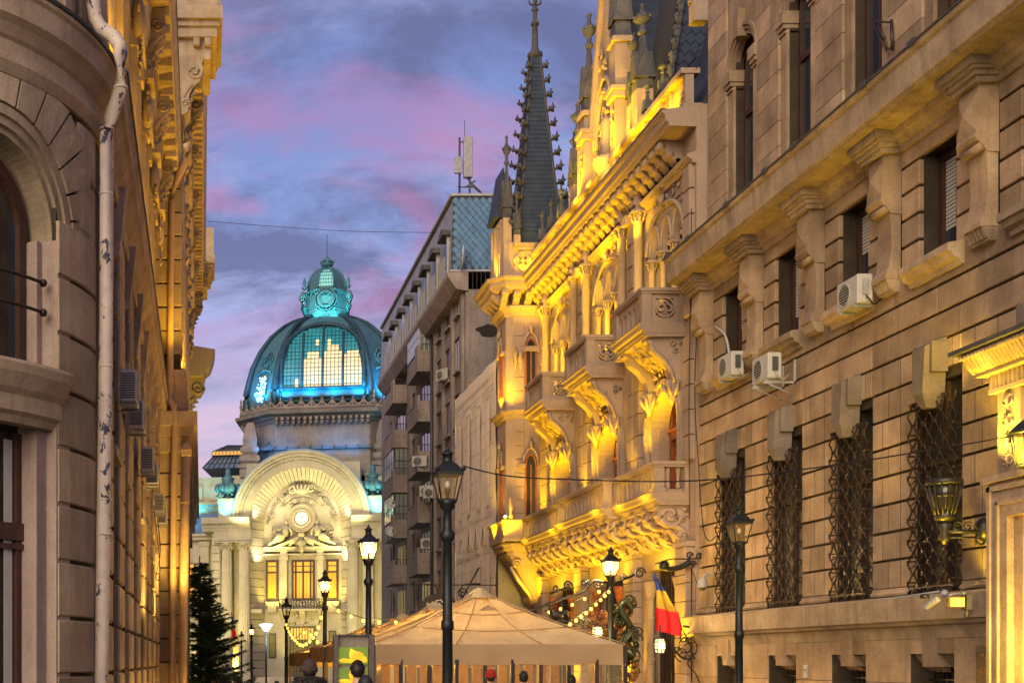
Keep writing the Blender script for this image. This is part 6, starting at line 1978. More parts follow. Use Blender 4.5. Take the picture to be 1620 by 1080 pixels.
for k in range(9): gr.box(lx(455 + k * 4.7), 2.82, .2, lx(455 + k * 4.7) + .08, 2.9, lz(990))
gr.build('door_grille', IRON, do, True)
for a, b, t in ((420, 432, 1000), (517, 529, 996)):
    w = MB().box(lx(a), 2.9, lz(1040), lx(b), 2.98, lz(t)); wo = L(w, 'small_window', IRON)
    MB().box(lx(a + 1.5), 2.87, lz(1038), lx(b - 1.5), 2.9, lz(t + 2)).build('pane', glass_dark('palace_glass', (.12, .12, .05)) if 'palace_glass' not in MATS else MATS['palace_glass'], wo, True)
L(MB().box(-OW, .6, lz(968), -IW, 3, lz(962)).box(IW, .6, lz(968), OW, 3, lz(962)).box(-9.3, -.1, lz(968), -8.4, 3, lz(962)).box(8.4, -.1, lz(968), 9.3, 3, lz(962)), 'string_course', PALST)
for k in range(5):
    L(MB().box(-4.6, -1.5 + .35 * k, 0, 4.6, 3, .17 * (k + 1)), 'step', PALST)
# wings
for s in (-1, 1):
    for k in range(4):
        x = s * (10.4 + k * 3.4)
        L(MB().box(x - .5, 2.4, 0, x + .5, 2.9, lz(858)).box(x - .6, 2.3, lz(858), x + .6, 2.9, lz(850)), 'pilaster', PALST)
        w = MB().box(x + s * 1.0, 2.7, lz(945), x + s * 2.6, 2.85, lz(885)); wo = L(w, 'window', DARKWOOD)
        MB().box(x + s * 1.15, 2.66, lz(943), x + s * 2.45, 2.7, lz(887)).build('pane', AMB, wo, True)
    xa, xb = sorted((s * 9.0, s * 30))
    L(MB().box(xa, 2.2, lz(848), xb, 3.2, lz(842)).box(xa, 2.0, lz(842), xb, 3.2, lz(838)), 'wing_cornice', PALST)
    L(MB().box(xa, 6.0, lz(838), xb, 20, lz(738)), 'upper_wing', PALST)
    for k in range(4):
        x = s * (9.6 + k * 2.3)
        L(MB().box(x - .8, 5.85, lz(777), x + .8, 6.02, lz(753)), 'panel', PALST)
    L(MB().box(xa, 5.6, lz(784), xb, 6.2, lz(779)), 'string_course', PALST)
    br = MB().box(xa, 5.2, lz(787), xb, 5.3, lz(785)).box(xa, 5.2, lz(796), xb, 5.3, lz(794))
    for k in range(40):
        br.ring('xz', (xa + .25 + k * .5, lz(790.5)), .14, .2, 5.2, 5.3, 0, 2 * PI, 8)
    L(br, 'roof_railing', TEALST)
    L(MB().loft([[(xa, 2.9, lz(838)), (xb, 2.9, lz(838)), (xb, 6, lz(838)), (xa, 6, lz(838))], [(xa, 5.2, lz(800)), (xb, 5.2, lz(800)), (xb, 6, lz(800)), (xa, 6, lz(800))]]), 'skirt_roof', ROOFB)
    # green urn on its pedestal
    ux = lx(357) if s < 0 else lx(588)
    u = MB().box(ux - .9, .4, lz(815), ux + .9, 2.2, lz(790)).box(ux - 1.0, .3, lz(790), ux + 1.0, 2.3, lz(785))
    uo = L(u, 'urn_pedestal', PALST)
    v = MB().lathe([(.5, lz(785)), (.3, lz(782)), (.35, lz(778)), (1.0, lz(772)), (1.1, lz(766)), (.7, lz(760)), (.5, lz(756)), (.75, lz(752)), (.4, lz(748)), (.25, lz(744)), (.35, lz(740)), (.1, lz(734))], (ux, 1.3), 12)
    for k in range(6):
        a = k * PI / 3
        v.ball((ux + 1.05 * math.cos(a), 1.3 + 1.05 * math.sin(a), lz(767)), (.4, .4, .5), 6, 5)
        v.tube([(ux + .9 * math.cos(a), 1.3 + .9 * math.sin(a), lz(775)), (ux + 1.2 * math.cos(a), 1.3 + 1.2 * math.sin(a), lz(779)), (ux + .9 * math.cos(a), 1.3 + .9 * math.sin(a), lz(783))], [.1, .16, .08], 5)
    v.build('urn', TEALST, uo, True)
# left glass lantern roof
for (y0, za, zb, xa, xb, xc, xd) in ((12, 733, 705, 306, 372, 322, 368), (14, 700, 686, 318, 372, 338, 370)):
    m = MB().loft([[(lx(xa) * 1.1, y0, lz(za) + 1.6), (lx(xb) * 1.1, y0, lz(za) + 1.6), (lx(xb) * 1.1, y0 + 8, lz(za) + 1.6), (lx(xa) * 1.1, y0 + 8, lz(za) + 1.6)], [(lx(xc) * 1.1, y0 + 3, lz(zb) + 1.9), (lx(xd) * 1.1, y0 + 3, lz(zb) + 1.9), (lx(xd) * 1.1, y0 + 5, lz(zb) + 1.9), (lx(xc) * 1.1, y0 + 5, lz(zb) + 1.9)]])
    ro = L(m, 'glass_roof', ROOFB)
    t = MB()
    for k in range(9):
        f = k / 8
        t.tube([((lx(xa) + (lx(xb) - lx(xa)) * f) * 1.1, y0 - .02, lz(za) + 1.65), ((lx(xc) + (lx(xd) - lx(xc)) * f) * 1.1, y0 + 2.98, lz(zb) + 1.95)], .07, 4)
    for f in (.3, .65):
        t.tube([((lx(xa) + (lx(xc) - lx(xa)) * f) * 1.1, y0 + 3 * f - .04, lz(za) + 1.65 + (lz(zb) - lz(za) + .3) * f), ((lx(xb) + (lx(xd) - lx(xb)) * f) * 1.1, y0 + 3 * f - .04, lz(za) + 1.65 + (lz(zb) - lz(za) + .3) * f)], .05, 4)
    t.build('glazing_bars', ZINC, ro, True)
lb = MB().box(lx(316) * 1.1, 14.0, lz(706) + 1.6, lx(372) * 1.1, 20, lz(700) + 1.7); L(lb, 'lantern_band', PALST)
for k in range(9): L(MB().box(lx(319 + k * 5.8) * 1.1, 13.9, lz(705.5) + 1.6, lx(322.5 + k * 5.8) * 1.1, 14.0, lz(700.5) + 1.65), 'lantern_window', AMB)
# mid roof in front of the drum
L(MB().loft([[(lx(398), 8, lz(722) + 2.1), (lx(584), 8, lz(722) + 2.1), (lx(584), 15, lz(722) + 2.1), (lx(398), 15, lz(722) + 2.1)], [(lx(424), 10, lz(694) + 2.1), (lx(566), 10, lz(694) + 2.1), (lx(566), 13, lz(694) + 2.1), (lx(424), 13, lz(694) + 2.1)]]), 'skylight_roof', ROOFB)
sk = MB()
for k in range(10):
    f = k / 9
    sk.tube([(lx(398) + (lx(584) - lx(398)) * f, 7.97, lz(722) + 2.15), (lx(424) + (lx(566) - lx(424)) * f, 9.97, lz(694) + 2.15)], .08, 4)
L(sk, 'glazing_bars', ZINC)
wd = MB()
for k in range(9):
    x = lx(424 + k * 15.5); wd.box(x + .12, 8.5, lz(717) + 2.0, x + .85, 9.0, lz(706) + 2.05)
L(wd, 'skylight_pane', GLASS, stuff=True)
# ---- drum and dome
DX, DY = 1.75, 17.0
KD = .0735
def dz(py): return 1.8 + Z0 + (1045 - py) * (.0693 + .0032 * min(1, max(0, (650 - py) / 150)))
HA, HB = math.tan(R(31)), math.tan(R(14))
def octa(r, z):
    """wide faces front/back/sides, narrow diagonal faces, apothem r"""
    p = []
    hw = r * HA
    for q in range(4):
        a = -PI / 2 + q * PI / 2
        n = Vector((math.cos(a), math.sin(a))); t = Vector((-math.sin(a), math.cos(a)))
        for s in (-1, 1):
            v = n * r + t * s * hw
            p.append((DX + v.x, DY + v.y, z))
    return p
DARKST = stone('drum_stone', (0.15, 0.13, 0.125), (0.24, 0.205, 0.185), .6, .5, (.06, .05, .05), fine=6)
L(MB().loft([octa(8.6, lz(735)), octa(8.6, dz(655))]), 'drum', DARKST)
L(MB().loft([octa(8.7, dz(668)), octa(8.9, dz(664)), octa(9.2, dz(662)), octa(9.3, dz(660)), octa(9.9, dz(657)), octa(10.0, dz(652)), octa(9.6, dz(650)), octa(9.0, dz(648))]), 'drum_cornice', DARKST)
for q in range(4):
    a = -PI / 2 + q * PI / 2
    n = Vector((math.cos(a), math.sin(a), 0)); t = Vector((-math.sin(a), math.cos(a), 0))
    if q == 2: continue
    for k in range(17):
        c = Vector((DX, DY, 0)) + n * 9.1 + t * (k - 8) * .62
        m = MB(); m.M = Matrix.Translation((c.x, c.y, 0)) @ Matrix.Rotation(a + PI / 2, 4, 'Z')
        m.box(-.16, -.35, dz(666), .16, .6, dz(661)).box(-.13, -.1, dz(672), .13, .6, dz(666)).tube([(-.15, -.05, dz(669)), (.15, -.05, dz(669))], .16, 6)
        L(m, 'modillion', DARKST)
cs = MB()
P8 = octa(9.35, dz(648))
for i in range(8):
    a, b = Vector(P8[i]), Vector(P8[(i + 1) % 8])
    n = max(2, int((b - a).length / 1.05))
    for k in range(n):
        p0, p1 = a + (b - a) * k / n, a + (b - a) * (k + 1) / n
        cs.tube([p0 + (p1 - p0) * j / 8 + Vector((0, 0, .75 - .5 * math.sin(PI * j / 8))) for j in range(9)], .13, 5)
        cs.tube([p0, p0 + Vector((0, 0, .8))], .12, 5); cs.ball(tuple(p0 + Vector((0, 0, .95))), .17, 6, 4)
    cs.tube([a + Vector((0, 0, .05)), b + Vector((0, 0, .05))], .2, 6)
L(cs, 'cresting', DARKST)
for i in (0, 1, 7, 2):
    p = P8[i]
    m = MB().lathe([(.1, p[2] + .8), (.2, p[2] + 1.0), (.08, p[2] + 1.3), (.14, p[2] + 1.5), (.03, p[2] + 1.9)], (p[0], p[1]), 6); L(m, 'crest_finial', DARKST)
PROF = [(8.55, dz(645)), (8.75, dz(634)), (8.75, dz(620)), (8.5, dz(604)), (8.05, dz(580)), (7.2, dz(555)), (6.1, dz(534)), (4.75, dz(517)), (3.5, dz(507)), (2.7, dz(503))]
def prof(z):
    for (r0, z0), (r1, z1) in zip(PROF, PROF[1:]):
        if z <= z1: 
            f = max(0, (z - z0) / (z1 - z0)); return r0 + (r1 - r0) * f
    return PROF[-1][0]
zz = [dz(645) + (dz(503) - dz(645)) * k / 22 for k in range(23)]
L(MB().loft([octa(prof(z) - .12, z) for z in zz]), 'dome', TEALST)
rib = MB()
for i in range(8):
    path = []
    for z in zz:
        path.append(octa(prof(z) + .06, z)[i])
    rib.tube(path, [.42 - .2 * k / 22 for k in range(23)], 6)
RIBM = stone('dark_copper', (.012, .035, .055), (.03, .07, .095), .8, .4, (.01, .02, .025), .5, fine=6)
L(rib, 'dome_rib', RIBM)
def face(q, s, z, off=0.0):
    a = -PI / 2 + q * PI / 2
    r = prof(z) + off
    n = Vector((math.cos(a), math.sin(a), 0)); t = Vector((-math.sin(a), math.cos(a), 0))
    v = Vector((DX, DY, 0)) + n * r + t * s
    return (v.x, v.y, z)
WARMG = glow('dome_glass_warm', (1.0, .72, .32), .24, (1.0, .85, .5), .5)
TEALG = glow('dome_glass_teal', (.01, .20, .24), .17, (.03, .46, .48), .35)
zb_, zs_, zt_ = dz(620), dz(578), dz(524)
def halfw(z):
    w0 = 4.35
    if z <= zs_: return w0
    f = (z - zs_) / (zt_ - zs_)
    return w0 * math.sqrt(max(0, 1 - f * f))
drg = random.Random(8)
for q in (0, 1, 3):
    A, B = MB(), MB()
    ncol, nrow = 20, 20
    for j in range(nrow):
        z0 = zb_ + (zt_ - zb_) * j / nrow; z1 = zb_ + (zt_ - zb_) * (j + 1) / nrow
        h = min(halfw(z0), halfw(z1) + .25)
        for i in range(ncol):
            s0, s1 = -4.35 + 8.7 * i / ncol, -4.35 + 8.7 * (i + 1) / ncol
            if max(abs(s0), abs(s1)) > h + .05: continue
            sc = (s0 + s1) / 2
            warm = False
            for (c_a, w_a, h_a) in ((-1.1, 1.05, 10.5), (1.1, 1.1, 12.5), (3.2, 1.05, 11.0)):
                if abs(sc - c_a) < w_a and j < h_a * (1 - .22 * ((sc - c_a) / w_a) ** 2): warm = True
            if j in (13, 14) and i in (8, 11): warm = True
            if sc < -2.6 and j < 3 and i == 3: warm = True
            e = .02
            (A if warm else B).add([face(q, s0 + e, z0 + e, .02), face(q, s1 - e, z0 + e, .02), face(q, s1 - e, z1 - e, .02), face(q, s0 + e, z1 - e, .02)], [(0, 1, 2, 3)])
    L(A, 'lit_glazing', WARMG, stuff=True); L(B, 'teal_glazing', TEALG, stuff=True)
    M_ = MB()
    for s in (-2.2, 0, 2.2):
        pts = [face(q, s, zb_ + (zt_ - zb_) * k / 14, .12) for k in range(15) if halfw(zb_ + (zt_ - zb_) * k / 14) >= abs(s) - .05]
        M_.tube(pts, .15, 6)
    L(M_, 'mullion', RIBM)
    T_ = MB()
    for i in range(1, 20):
        s = -4.35 + 8.7 * i / 20
        pts = [face(q, s, zb_ + (zt_ - zb_) * k / 14, .05) for k in range(15) if halfw(zb_ + (zt_ - zb_) * k / 14) >= abs(s) - .05]
        if len(pts) > 1: T_.tube(pts, .035, 4)
    for j in range(1, 16, 1):
        z = zb_ + (zt_ - zb_) * j / 16; h = halfw(z)
        T_.tube([face(q, -h, z, .05), face(q, h, z, .05)], .03, 4)
    L(T_, 'glazing_bars', SLATE)
    fr_ = MB()
    path = [face(q, -4.5, zb_ + (zs_ - zb_) * k / 6, .12) for k in range(7)] + [face(q, -4.5 * math.cos(a), zs_ + (zt_ + .1 - zs_) * math.sin(a), .12) for a in [PI / 2 * k / 10 for k in range(1, 11)]]
    path2 = [face(q, 4.5, zb_ + (zs_ - zb_) * k / 6, .12) for k in range(7)] + [face(q, 4.5 * math.cos(a), zs_ + (zt_ + .1 - zs_) * math.sin(a), .12) for a in [PI / 2 * k / 10 for k in range(1, 11)]]
    fr_.tube(path + path2[::-1][1:], .26, 6)
    fr_.tube([(Vector(p) + (Vector(p) - Vector((DX, DY, dz(580)))).normalized() * .1) for p in path], .1, 5)
    fr_.tube([face(q, -4.7, zb_, .15), face(q, 4.7, zb_, .15)], .22, 6)
    for p in (path + path2)[::3]:
        fr_.ball(tuple(Vector(p) * 1.0), .3, 6, 4)
    for z in (dz(632), dz(638)):
        fr_.tube([face(q, -5.1, z, .06), face(q, 5.1, z, .06)], .13, 5)
    for s in (-1, 1):
        fr_.tube([face(q, s * prof(z) * (HA - .075), z, .05) for z in zz], [.16 - .08 * k / 22 for k in range(23)], 5)
    L(fr_, 'window_surround', RIBM)
WHO = paint('foliage_ornament', (.62, .64, .66), .6)
for q in range(4):
    if q in (1, 2): continue
    a = -PI / 4 + q * PI / 2 if q == 0 else -PI * 3 / 4
    n = Vector((math.cos(a), math.sin(a), 0)); t = Vector((-math.sin(a), math.cos(a), 0))
    ra = lambda z: prof(z) * (math.cos(R(31)) ** -1) * math.cos(R(14)) - .1
    def fp(s, z, off=.1):
        v = Vector((DX, DY, 0)) + n * (ra(z) + off) + t * s
        return (v.x, v.y, z)
    o = MB()
    for k in range(70):
        z = drg.uniform(dz(633), dz(597)); s = drg.uniform(-1, 1) * (1.15 - .5 * abs((z - dz(615)) / 1.4) ** 1.0)
        o.ball(fp(s * .8, z, .15), drg.uniform(.1, .2), 5, 4)
    L(o, 'foliage_ornament', WHO)
    dm = MB()
    for (sx_, sc) in ((1.0, 1), (.55, .55)):
        zc = dz(574)
        dm.tube([fp(-1.0 * sc, zc, .1), fp(0, zc + 1.2 * sc, .1), fp(1.0 * sc, zc, .1), fp(0, zc - 1.2 * sc, .1), fp(-1.0 * sc, zc, .1)], .12, 5)
    dm.tube([fp(-1.3, dz(592), .1), fp(0, dz(586), .1), fp(1.3, dz(592), .1)], .14, 5)
    L(dm, 'diamond_ornament', TEALST)
# lantern on top
def oc(r, z): return [(DX + r * math.cos(R(22.5 + 45 * k)), DY + r * math.sin(R(22.5 + 45 * k)), z) for k in range(8)]
L(MB().loft([oc(3.1, dz(505)), oc(3.2, dz(502)), oc(2.9, dz(500)), oc(2.75, dz(494)), oc(2.8, dz(491)), oc(2.65, dz(488)), oc(2.65, dz(467)), oc(2.95, dz(464)), oc(3.0, dz(461)), oc(2.4, dz(458))]), 'lantern_drum', TEALST)
lo = bpy.data.objects['lantern_drum']
cg = MB().ring('xz', (DX, dz(478)), .7, 1.0, DY - 3.0, DY - 2.4, 0, 2 * PI, 20).ring('xz', (DX, dz(478)), 1.15, 1.3, DY - 2.85, DY - 2.4, 0, 2 * PI, 20)
carving(cg, (DX, DY - 2.75, dz(468)), (1, 0, 0), (0, 0, 1), (0, -1, 0), 2.6, .9, drg, 1.3, .16)
carving(cg, (DX, DY - 2.7, dz(488)), (1, 0, 0), (0, 0, 1), (0, -1, 0), 2.2, .5, drg, 1.2, .14)
cg.build('cartouche', TEALST, lo, True)
MB().box(DX - .7, DY - 2.75, dz(485), DX + .7, DY - 2.6, dz(471)).build('cartouche_pane', TEALG, lo, True)
for s in (-1, 1):
    c = MB().tube([(DX + s * 2.35, DY - 1.9, dz(500)), (DX + s * 2.6, DY - 2.1, dz(488)), (DX + s * 2.75, DY - 2.2, dz(474)), (DX + s * 2.5, DY - 2.0, dz(464))], [.2, .3, .42, .3], 6)
    carving(c, (DX + s * 2.5, DY - 2.3, dz(478)), (1, 0, 0), (0, 0, 1), (0, -1, 0), .8, 1.8, drg, 1.3, .16)
    c.lathe([(.2, dz(458)), (.3, dz(455)), (.14, dz(451)), (.22, dz(446)), (.05, dz(440))], (DX + s * 2.5, DY - 1.8), 6)
    c.build('corner_figure', TEALST, lo, True)
LP = [(2.3, dz(458)), (2.3, dz(450)), (2.15, dz(441)), (1.8, dz(431)), (1.2, dz(423)), (.6, dz(419)), (.4, dz(417))]
ld = L(MB().loft([oc(r, z) for r, z in LP]), 'lantern_dome', TEALST)
gl_ = MB()
for j in range(5):
    for i in range(6):
        z0 = dz(455) + (dz(425) - dz(455)) * j / 5; z1 = dz(455) + (dz(425) - dz(455)) * (j + 1) / 5
        w = 1.25 * (1 - (j / 5.2) ** 2.2); 
        def rr(z):
            for (r0, za), (r1, zb) in zip(LP, LP[1:]):
                if z <= zb: return r0 + (r1 - r0) * (z - za) / (zb - za)
            return .4
        c_ = math.cos(R(22.5))
        s0, s1 = -w + 2 * w * i / 6 + .03, -w + 2 * w * (i + 1) / 6 - .03
        gl_.add([(DX + s0 * .8, DY - rr(z0) * c_ - .04, z0 + .04), (DX + s1 * .8, DY - rr(z0) * c_ - .04, z0 + .04), (DX + s1 * .75, DY - rr(z1) * c_ - .04, z1 - .04), (DX + s0 * .75, DY - rr(z1) * c_ - .04, z1 - .04)], [(0, 1, 2, 3)])
gl_.build('lantern_glazing', glow('lantern_glass', (.25, .70, .62), .17, (.1, .6, .55), 1.0), ld, True, stuff=True)
lf = MB()
for k in range(8): lf.tube([oc(r + .04, z)[k] for r, z in LP], .13, 5)
lf.build('lantern_rib', TEALST, ld, True)
f = MB().lathe([(.42, dz(417)), (.7, dz(414)), (.72, dz(411)), (.4, dz(409)), (.55, dz(406)), (.3, dz(403)), (.12, dz(400)), (.07, dz(398)), (.05, dz(364))], (DX, DY), 8)
for k in range(6):
    a = k * PI / 3; f.ball((DX + .65 * math.cos(a), DY + .65 * math.sin(a), dz(408)), .22, 5, 4)
f.build('finial', TEALST, ld, True)
# obelisks and pedestals by the drum
for px in (391, 597):
    x, y = (px - 503) * .0705 + DX, 8.5
    o = MB().loft([[(x + a * w, y + b * w, z) for a, b in ((-1, -1), (1, -1), (1, 1), (-1, 1))] for w, z in ((1.1, lz(736)), (1.1, lz(722)), (1.3, lz(720)), (1.3, lz(716)), (.9, lz(712)), (1.15, lz(708)), (1.1, lz(700)), (.75, lz(697)), (1.0, lz(692)), (1.05, lz(687)), (.75, lz(682)), (.8, lz(672)), (.5, lz(648)), (.3, lz(642)))])
    L(o, 'obelisk', DARKST)
    L(MB().box(x - 2.0, y - .8, lz(760), x + 2.0, y + 4, lz(732)), 'obelisk_base', PALST)
# palace lights (parented to nothing; placed through the palace's own frame)
PM = WM[PL.name]
PK = .68
def plight(loc, tgt, e, col, ang=100, size=.4):
    light('SPOT', 'palace_floodlight', PM @ Vector(loc), e * (PK if col[2] < .8 and col[0] > .5 else .85), col, size, PM @ Vector(tgt), ang)
WY = (1.0, .78, .15)
for x in (-8.1, -6.65, -5.6, 5.5, 6.1, 7.3):
    plight((x, 1.35, 1.4), (x, 1.7, 11), 900, (1.0, .70, .16), 120)
for x in (-7.4, 7.0):
    plight((x, -3.5, 1.0), (x, .4, 12), 700, (.95, .88, .55), 70)
for s in (-1, 1):
    plight((s * 4.2, 1.2, AZ - 4.5), (s * 3.8, 2.6, AZ + 3), 520, (1.0, .86, .58), 110)
    plight((s * 5.0, 1.2, AZ + .3), (s * 2.6, 1.8, AZ + 4.4), 650, (1.0, .90, .72), 120)
    plight((s * 2.4, 1.2, AZ - 3.4), (s * 1.5, 3, AZ + 2), 360, WY, 120)
    plight((s * 3.2, 1.0, lz(960)), (s * 2.4, 3, lz(900)), 420, WY, 120)
    plight((s * 6.5, -2.6, AZ - 1.0), (s * 3.6, .6, AZ + 6), 900, (.95, .86, .36), 110)
    plight((s * 8.2, .5, AZ + .6), (s * 5.6, 2, AZ + 5), 900, (.05, .75, .95), 110)
    plight((s * 8.8, .6, AZ + 1.0), (s * 7.6, 1.5, AZ + 3), 350, (.1, .9, .8), 120)
    plight((s * 12.5, 3.0, lz(836)), (s * 12.5, 5.2, lz(812)), 900, (.0, .42, 1.0), 140)
    plight((s * 11.5, 4.6, lz(800)), (s * 11.5, 6, lz(760)), 320, (.12, .72, .60), 130)
    plight((s * 7.6, -1.2, lz(812)), (s * 7.6, 1.3, lz(765)), 260, (.1, .8, .7), 90)
plight((0, 1.2, 2.0), (0, 3, lz(980)), 420, WY, 130)
for x in (-7, 7):
    plight((x, -16, 1.2), (x * .5, 2, 11), 5600, (1.0, .80, .28), 44, .6)
plight((-11, -1, 1.0), (-11, 3, 10), 700, (.9, .75, .2), 110)
plight((11, -1, 1.0), (11, 3, 10), 700, WY, 110)
CY = (.01, .48, 1.0)
for x, e in ((-4.2, 1), (-1.4, 1), (1.4, 1), (4.2, 1)):
    plight((DX + x, DY - 9.9, dz(650) + 1.5), (DX + x * .9, DY - 8.0, dz(590)), 520 * e, CY, 130, .4)
for s in (-1, 1):
    plight((DX + s * 7.8, DY - 8.3, dz(650) + 1.5), (DX + s * 6.0, DY - 6.2, dz(590)), 700, CY, 120, .3)
    plight((DX + s * 9.8, DY - 2.0, dz(650) + 1.5), (DX + s * 8.2, DY - 2, dz(590)), 900, CY, 120, .3)
    plight((DX + s * 1.5, DY - 4.4, dz(506)), (DX + s * .8, DY - 2.4, dz(475)), 420, (.10, .85, .80), 110, .2)
    plight((DX + s * 6, DY - 13, dz(640)), (DX + s * 3.0, DY - 5, dz(540)), 900, (.08, .6, .75), 80, .4)
for x in (-5, -2.5, 2.5, 5):
    plight((x, 6.6, lz(735) + 3.0), (x, 9.0, lz(706) + 2), 90, (.02, .38, 1.0), 110, .3)
# ------------------------------------------------------------------ street lamps
BULB = glow('lamp_bulb', (1.0, .70, .28), 12)
LGLASS, _t, _b = nt('lamp_glass')
_b.inputs['Base Color'].default_value = (1, .66, .25, 1)
_b.inputs['Roughness'].default_value = .25
_b.inputs['Alpha'].default_value = .10
BULBOFF = paint('bulb_off', (.55, .52, .45), .3)
def street_lamp(loc, scale, lit, label, H=4.62, power=130):
    ro = root('street_lamp', loc, label, 'street lamp', 'old-style lantern lamps along the street')
    hb = H - .72                     # bottom of the lantern
    P = MB().lathe([(.15, 0), (.15, .12), (.11, .2), (.10, .75), (.12, .8), (.085, .9), (.072, 1.2), (.066, 2.2), (.085, 2.22), (.085, 2.32), (.066, 2.34), (.058, hb - .55), (.085, hb - .52), (.105, hb - .44), (.06, hb - .38), (.055, hb - .14), (.10, hb - .10), (.10, hb - .05), (.13, hb - .01)], (0, 0), 12)
    P.tube([(-.26, 0, hb - .3), (.26, 0, hb - .3)], .012, 5) if False else None
    P.build('pole', LAMPGR, ro, True)
    b, t, hg = .10, .168, .34       # lantern: four tapering sides
    fr = MB()
    for sx, sy in ((-1, -1), (1, -1), (1, 1), (-1, 1)):
        fr.tube([(sx * b, sy * b, hb), (sx * t, sy * t, hb + hg)], .011, 5)
    for r, z in ((b, hb), (t, hb + hg)):
        fr.box(-r - .012, -r - .012, z - .015, r + .012, -r + .012, z + .015).box(-r - .012, r - .012, z - .015, r + .012, r + .012, z + .015).box(-r - .012, -r + .012, z - .014, -r + .012, r - .012, z + .014).box(r - .012, -r + .012, z - .014, r + .012, r - .012, z + .014)
    fr.build('lantern_frame', LAMPGR, ro, True)
    for (p, q) in (((-1, -1), (1, -1)), ((1, -1), (1, 1)), ((1, 1), (-1, 1)), ((-1, 1), (-1, -1))):
        MB().add([(p[0] * b, p[1] * b, hb + .01), (q[0] * b, q[1] * b, hb + .01), (q[0] * t, q[1] * t, hb + hg - .01), (p[0] * t, p[1] * t, hb + hg - .01)], [(0, 1, 2, 3)]).build('lantern_glass', LGLASS, ro, True)
    rf = MB().lathe([(t * 1.50, hb + hg + .005), (t * 1.52, hb + hg + .022), (t * 1.30, hb + hg + .055), (t * .95, hb + hg + .11), (t * .55, hb + hg + .16)], (0, 0), 4, False, PI / 4)
    zr = hb + hg + .157
    rf.lathe([(.075, zr), (.064, zr + .022), (.064, zr + .095), (.09, zr + .102), (.075, zr + .124), (.038, zr + .153), (.022, zr + .168), (.033, zr + .183), (.009, zr + .197), (.006, zr + .226)], (0, 0), 10)
    for sx, sy in ((-1, -1), (1, -1), (1, 1), (-1, 1)):
        rf.ball((sx * t * 1.05, sy * t * 1.05, hb + hg + .045), .03, 6, 4)
    rf.build('lantern_roof', LAMPGR, ro, True)
    MB().lathe([(.02, hb), (.02, hb + .1), (.04, hb + .11), (.04, hb + .15)], (0, 0), 8).build('lamp_holder', LAMPGR, ro, True)
    MB().ball((0, 0, hb + .21), (.042, .042, .065) if lit else (.034, .034, .055), 10, 7).build('bulb', BULB if lit else BULBOFF, ro, True)
    ro.scale = (scale,) * 3
    if lit:
        light('POINT', 'lamp_light', (loc[0], loc[1], loc[2] + (hb + .21) * scale), power, (1.0, .64, .24), .09)
    return ro
def lamp_at(px, pytop, Y, lit, label, zg=0.0, power=130):
    c = at(px, pytop, Y)
    return street_lamp((c[0], Y, zg), (c[2] - zg) / 4.63, lit, label, 4.62, power)
lamp_at(708, 703, 16.6, False, 'tall unlit lantern lamp standing in front of the tan marquee tent')
lamp_at(583, 828, 25.5, True, 'lit lantern lamp in front of the palace, behind the display stand', power=150)
lamp_at(514, 899, 37.5, True, 'lit lantern lamp holding one end of the left string of bulbs', power=120)
lamp_at(453, 943, 52, False, 'unlit lantern lamp left of the string of bulbs', -.55)
lamp_at(1169, 793, 22.6, False, 'unlit lantern lamp before the caged windows of the right building')
lamp_at(966, 863, 31, True, 'lit lantern lamp with scroll arms at the gothic entrance', power=170)
lamp_at(398, 985, 88, True, 'small far lit lantern lamp at the foot of the palace', -.7, 160)
lamp_at(382, 997, 96, False, 'small far unlit lantern lamp beside the fir tree', -.7)
ml = root('street_lamp', at(421, 1045, 80)[:2] + (-.7,) if False else (at(421, 1045, 80)[0], 80, -.7), 'slim modern lamp with a flat blue-white head', 'street lamp')
zt = at(421, 992, 80)[2]
MB().tube([(0, 0, 0), (0, 0, zt + .5)], .06, 8).build('pole', LAMPGR, ml, True)
MB().lathe([(.12, zt + .45), (.34, zt + .78), (.42, zt + .86), (.44, zt + .9), (.2, zt + .95)], (0, 0), 12).build('lamp_head', glow('led_head', (.62, .85, 1.0), .8), ml, True)
light('POINT', 'lamp_light', (at(421, 1045, 80)[0], 79.4, zt - .1), 130, (.75, .9, 1.0), .2)

# ------------------------------------------------------------------ marquee tents
TENT = paint('tent_canvas', (0.33, 0.215, 0.11), 0.75, 0, .12, 1.3)  # darker than the canopy: the valance's light from inside is put into colour
TENTT, t_, b_ = nt('tent_canvas_thin')
b_.inputs['Base Color'].default_value = (.46, .35, .20, 1); b_.inputs['Roughness'].default_value = .8
tl = tnode(t_, 'ShaderNodeBsdfTranslucent'); tl.inputs[0].default_value = (.62, .44, .16, 1)
mx = tnode(t_, 'ShaderNodeMixShader'); mx.inputs[0].default_value = .25
t_.links.new(b_.outputs[0], mx.inputs[1]); t_.links.new(tl.outputs[0], mx.inputs[2]); t_.links.new(mx.outputs[0], t_.nodes['Material Output'].inputs[0])
_pos = tnode(t_, 'ShaderNodeNewGeometry').outputs['Position']
_c = tmix(t_, tramp(t_, tnoise(t_, _pos, 1.6, 6), [(.3, 0.0), (.7, 1.0)]), (.42, .335, .20), (.60, .49, .31)); t_.links.new(_c, b_.inputs['Base Color'])
bump(t_, b_, tnoise(t_, tmap(t_, _pos, (1, 1, 2.5)), 1.6, 6, .6, .8), .9, .14)
PLASTIC, _t, _b = nt('clear_plastic')
_b.inputs['Base Color'].default_value = (.6, .45, .25, 1); _b.inputs['Roughness'].default_value = .12; _b.inputs['Alpha'].default_value = .10
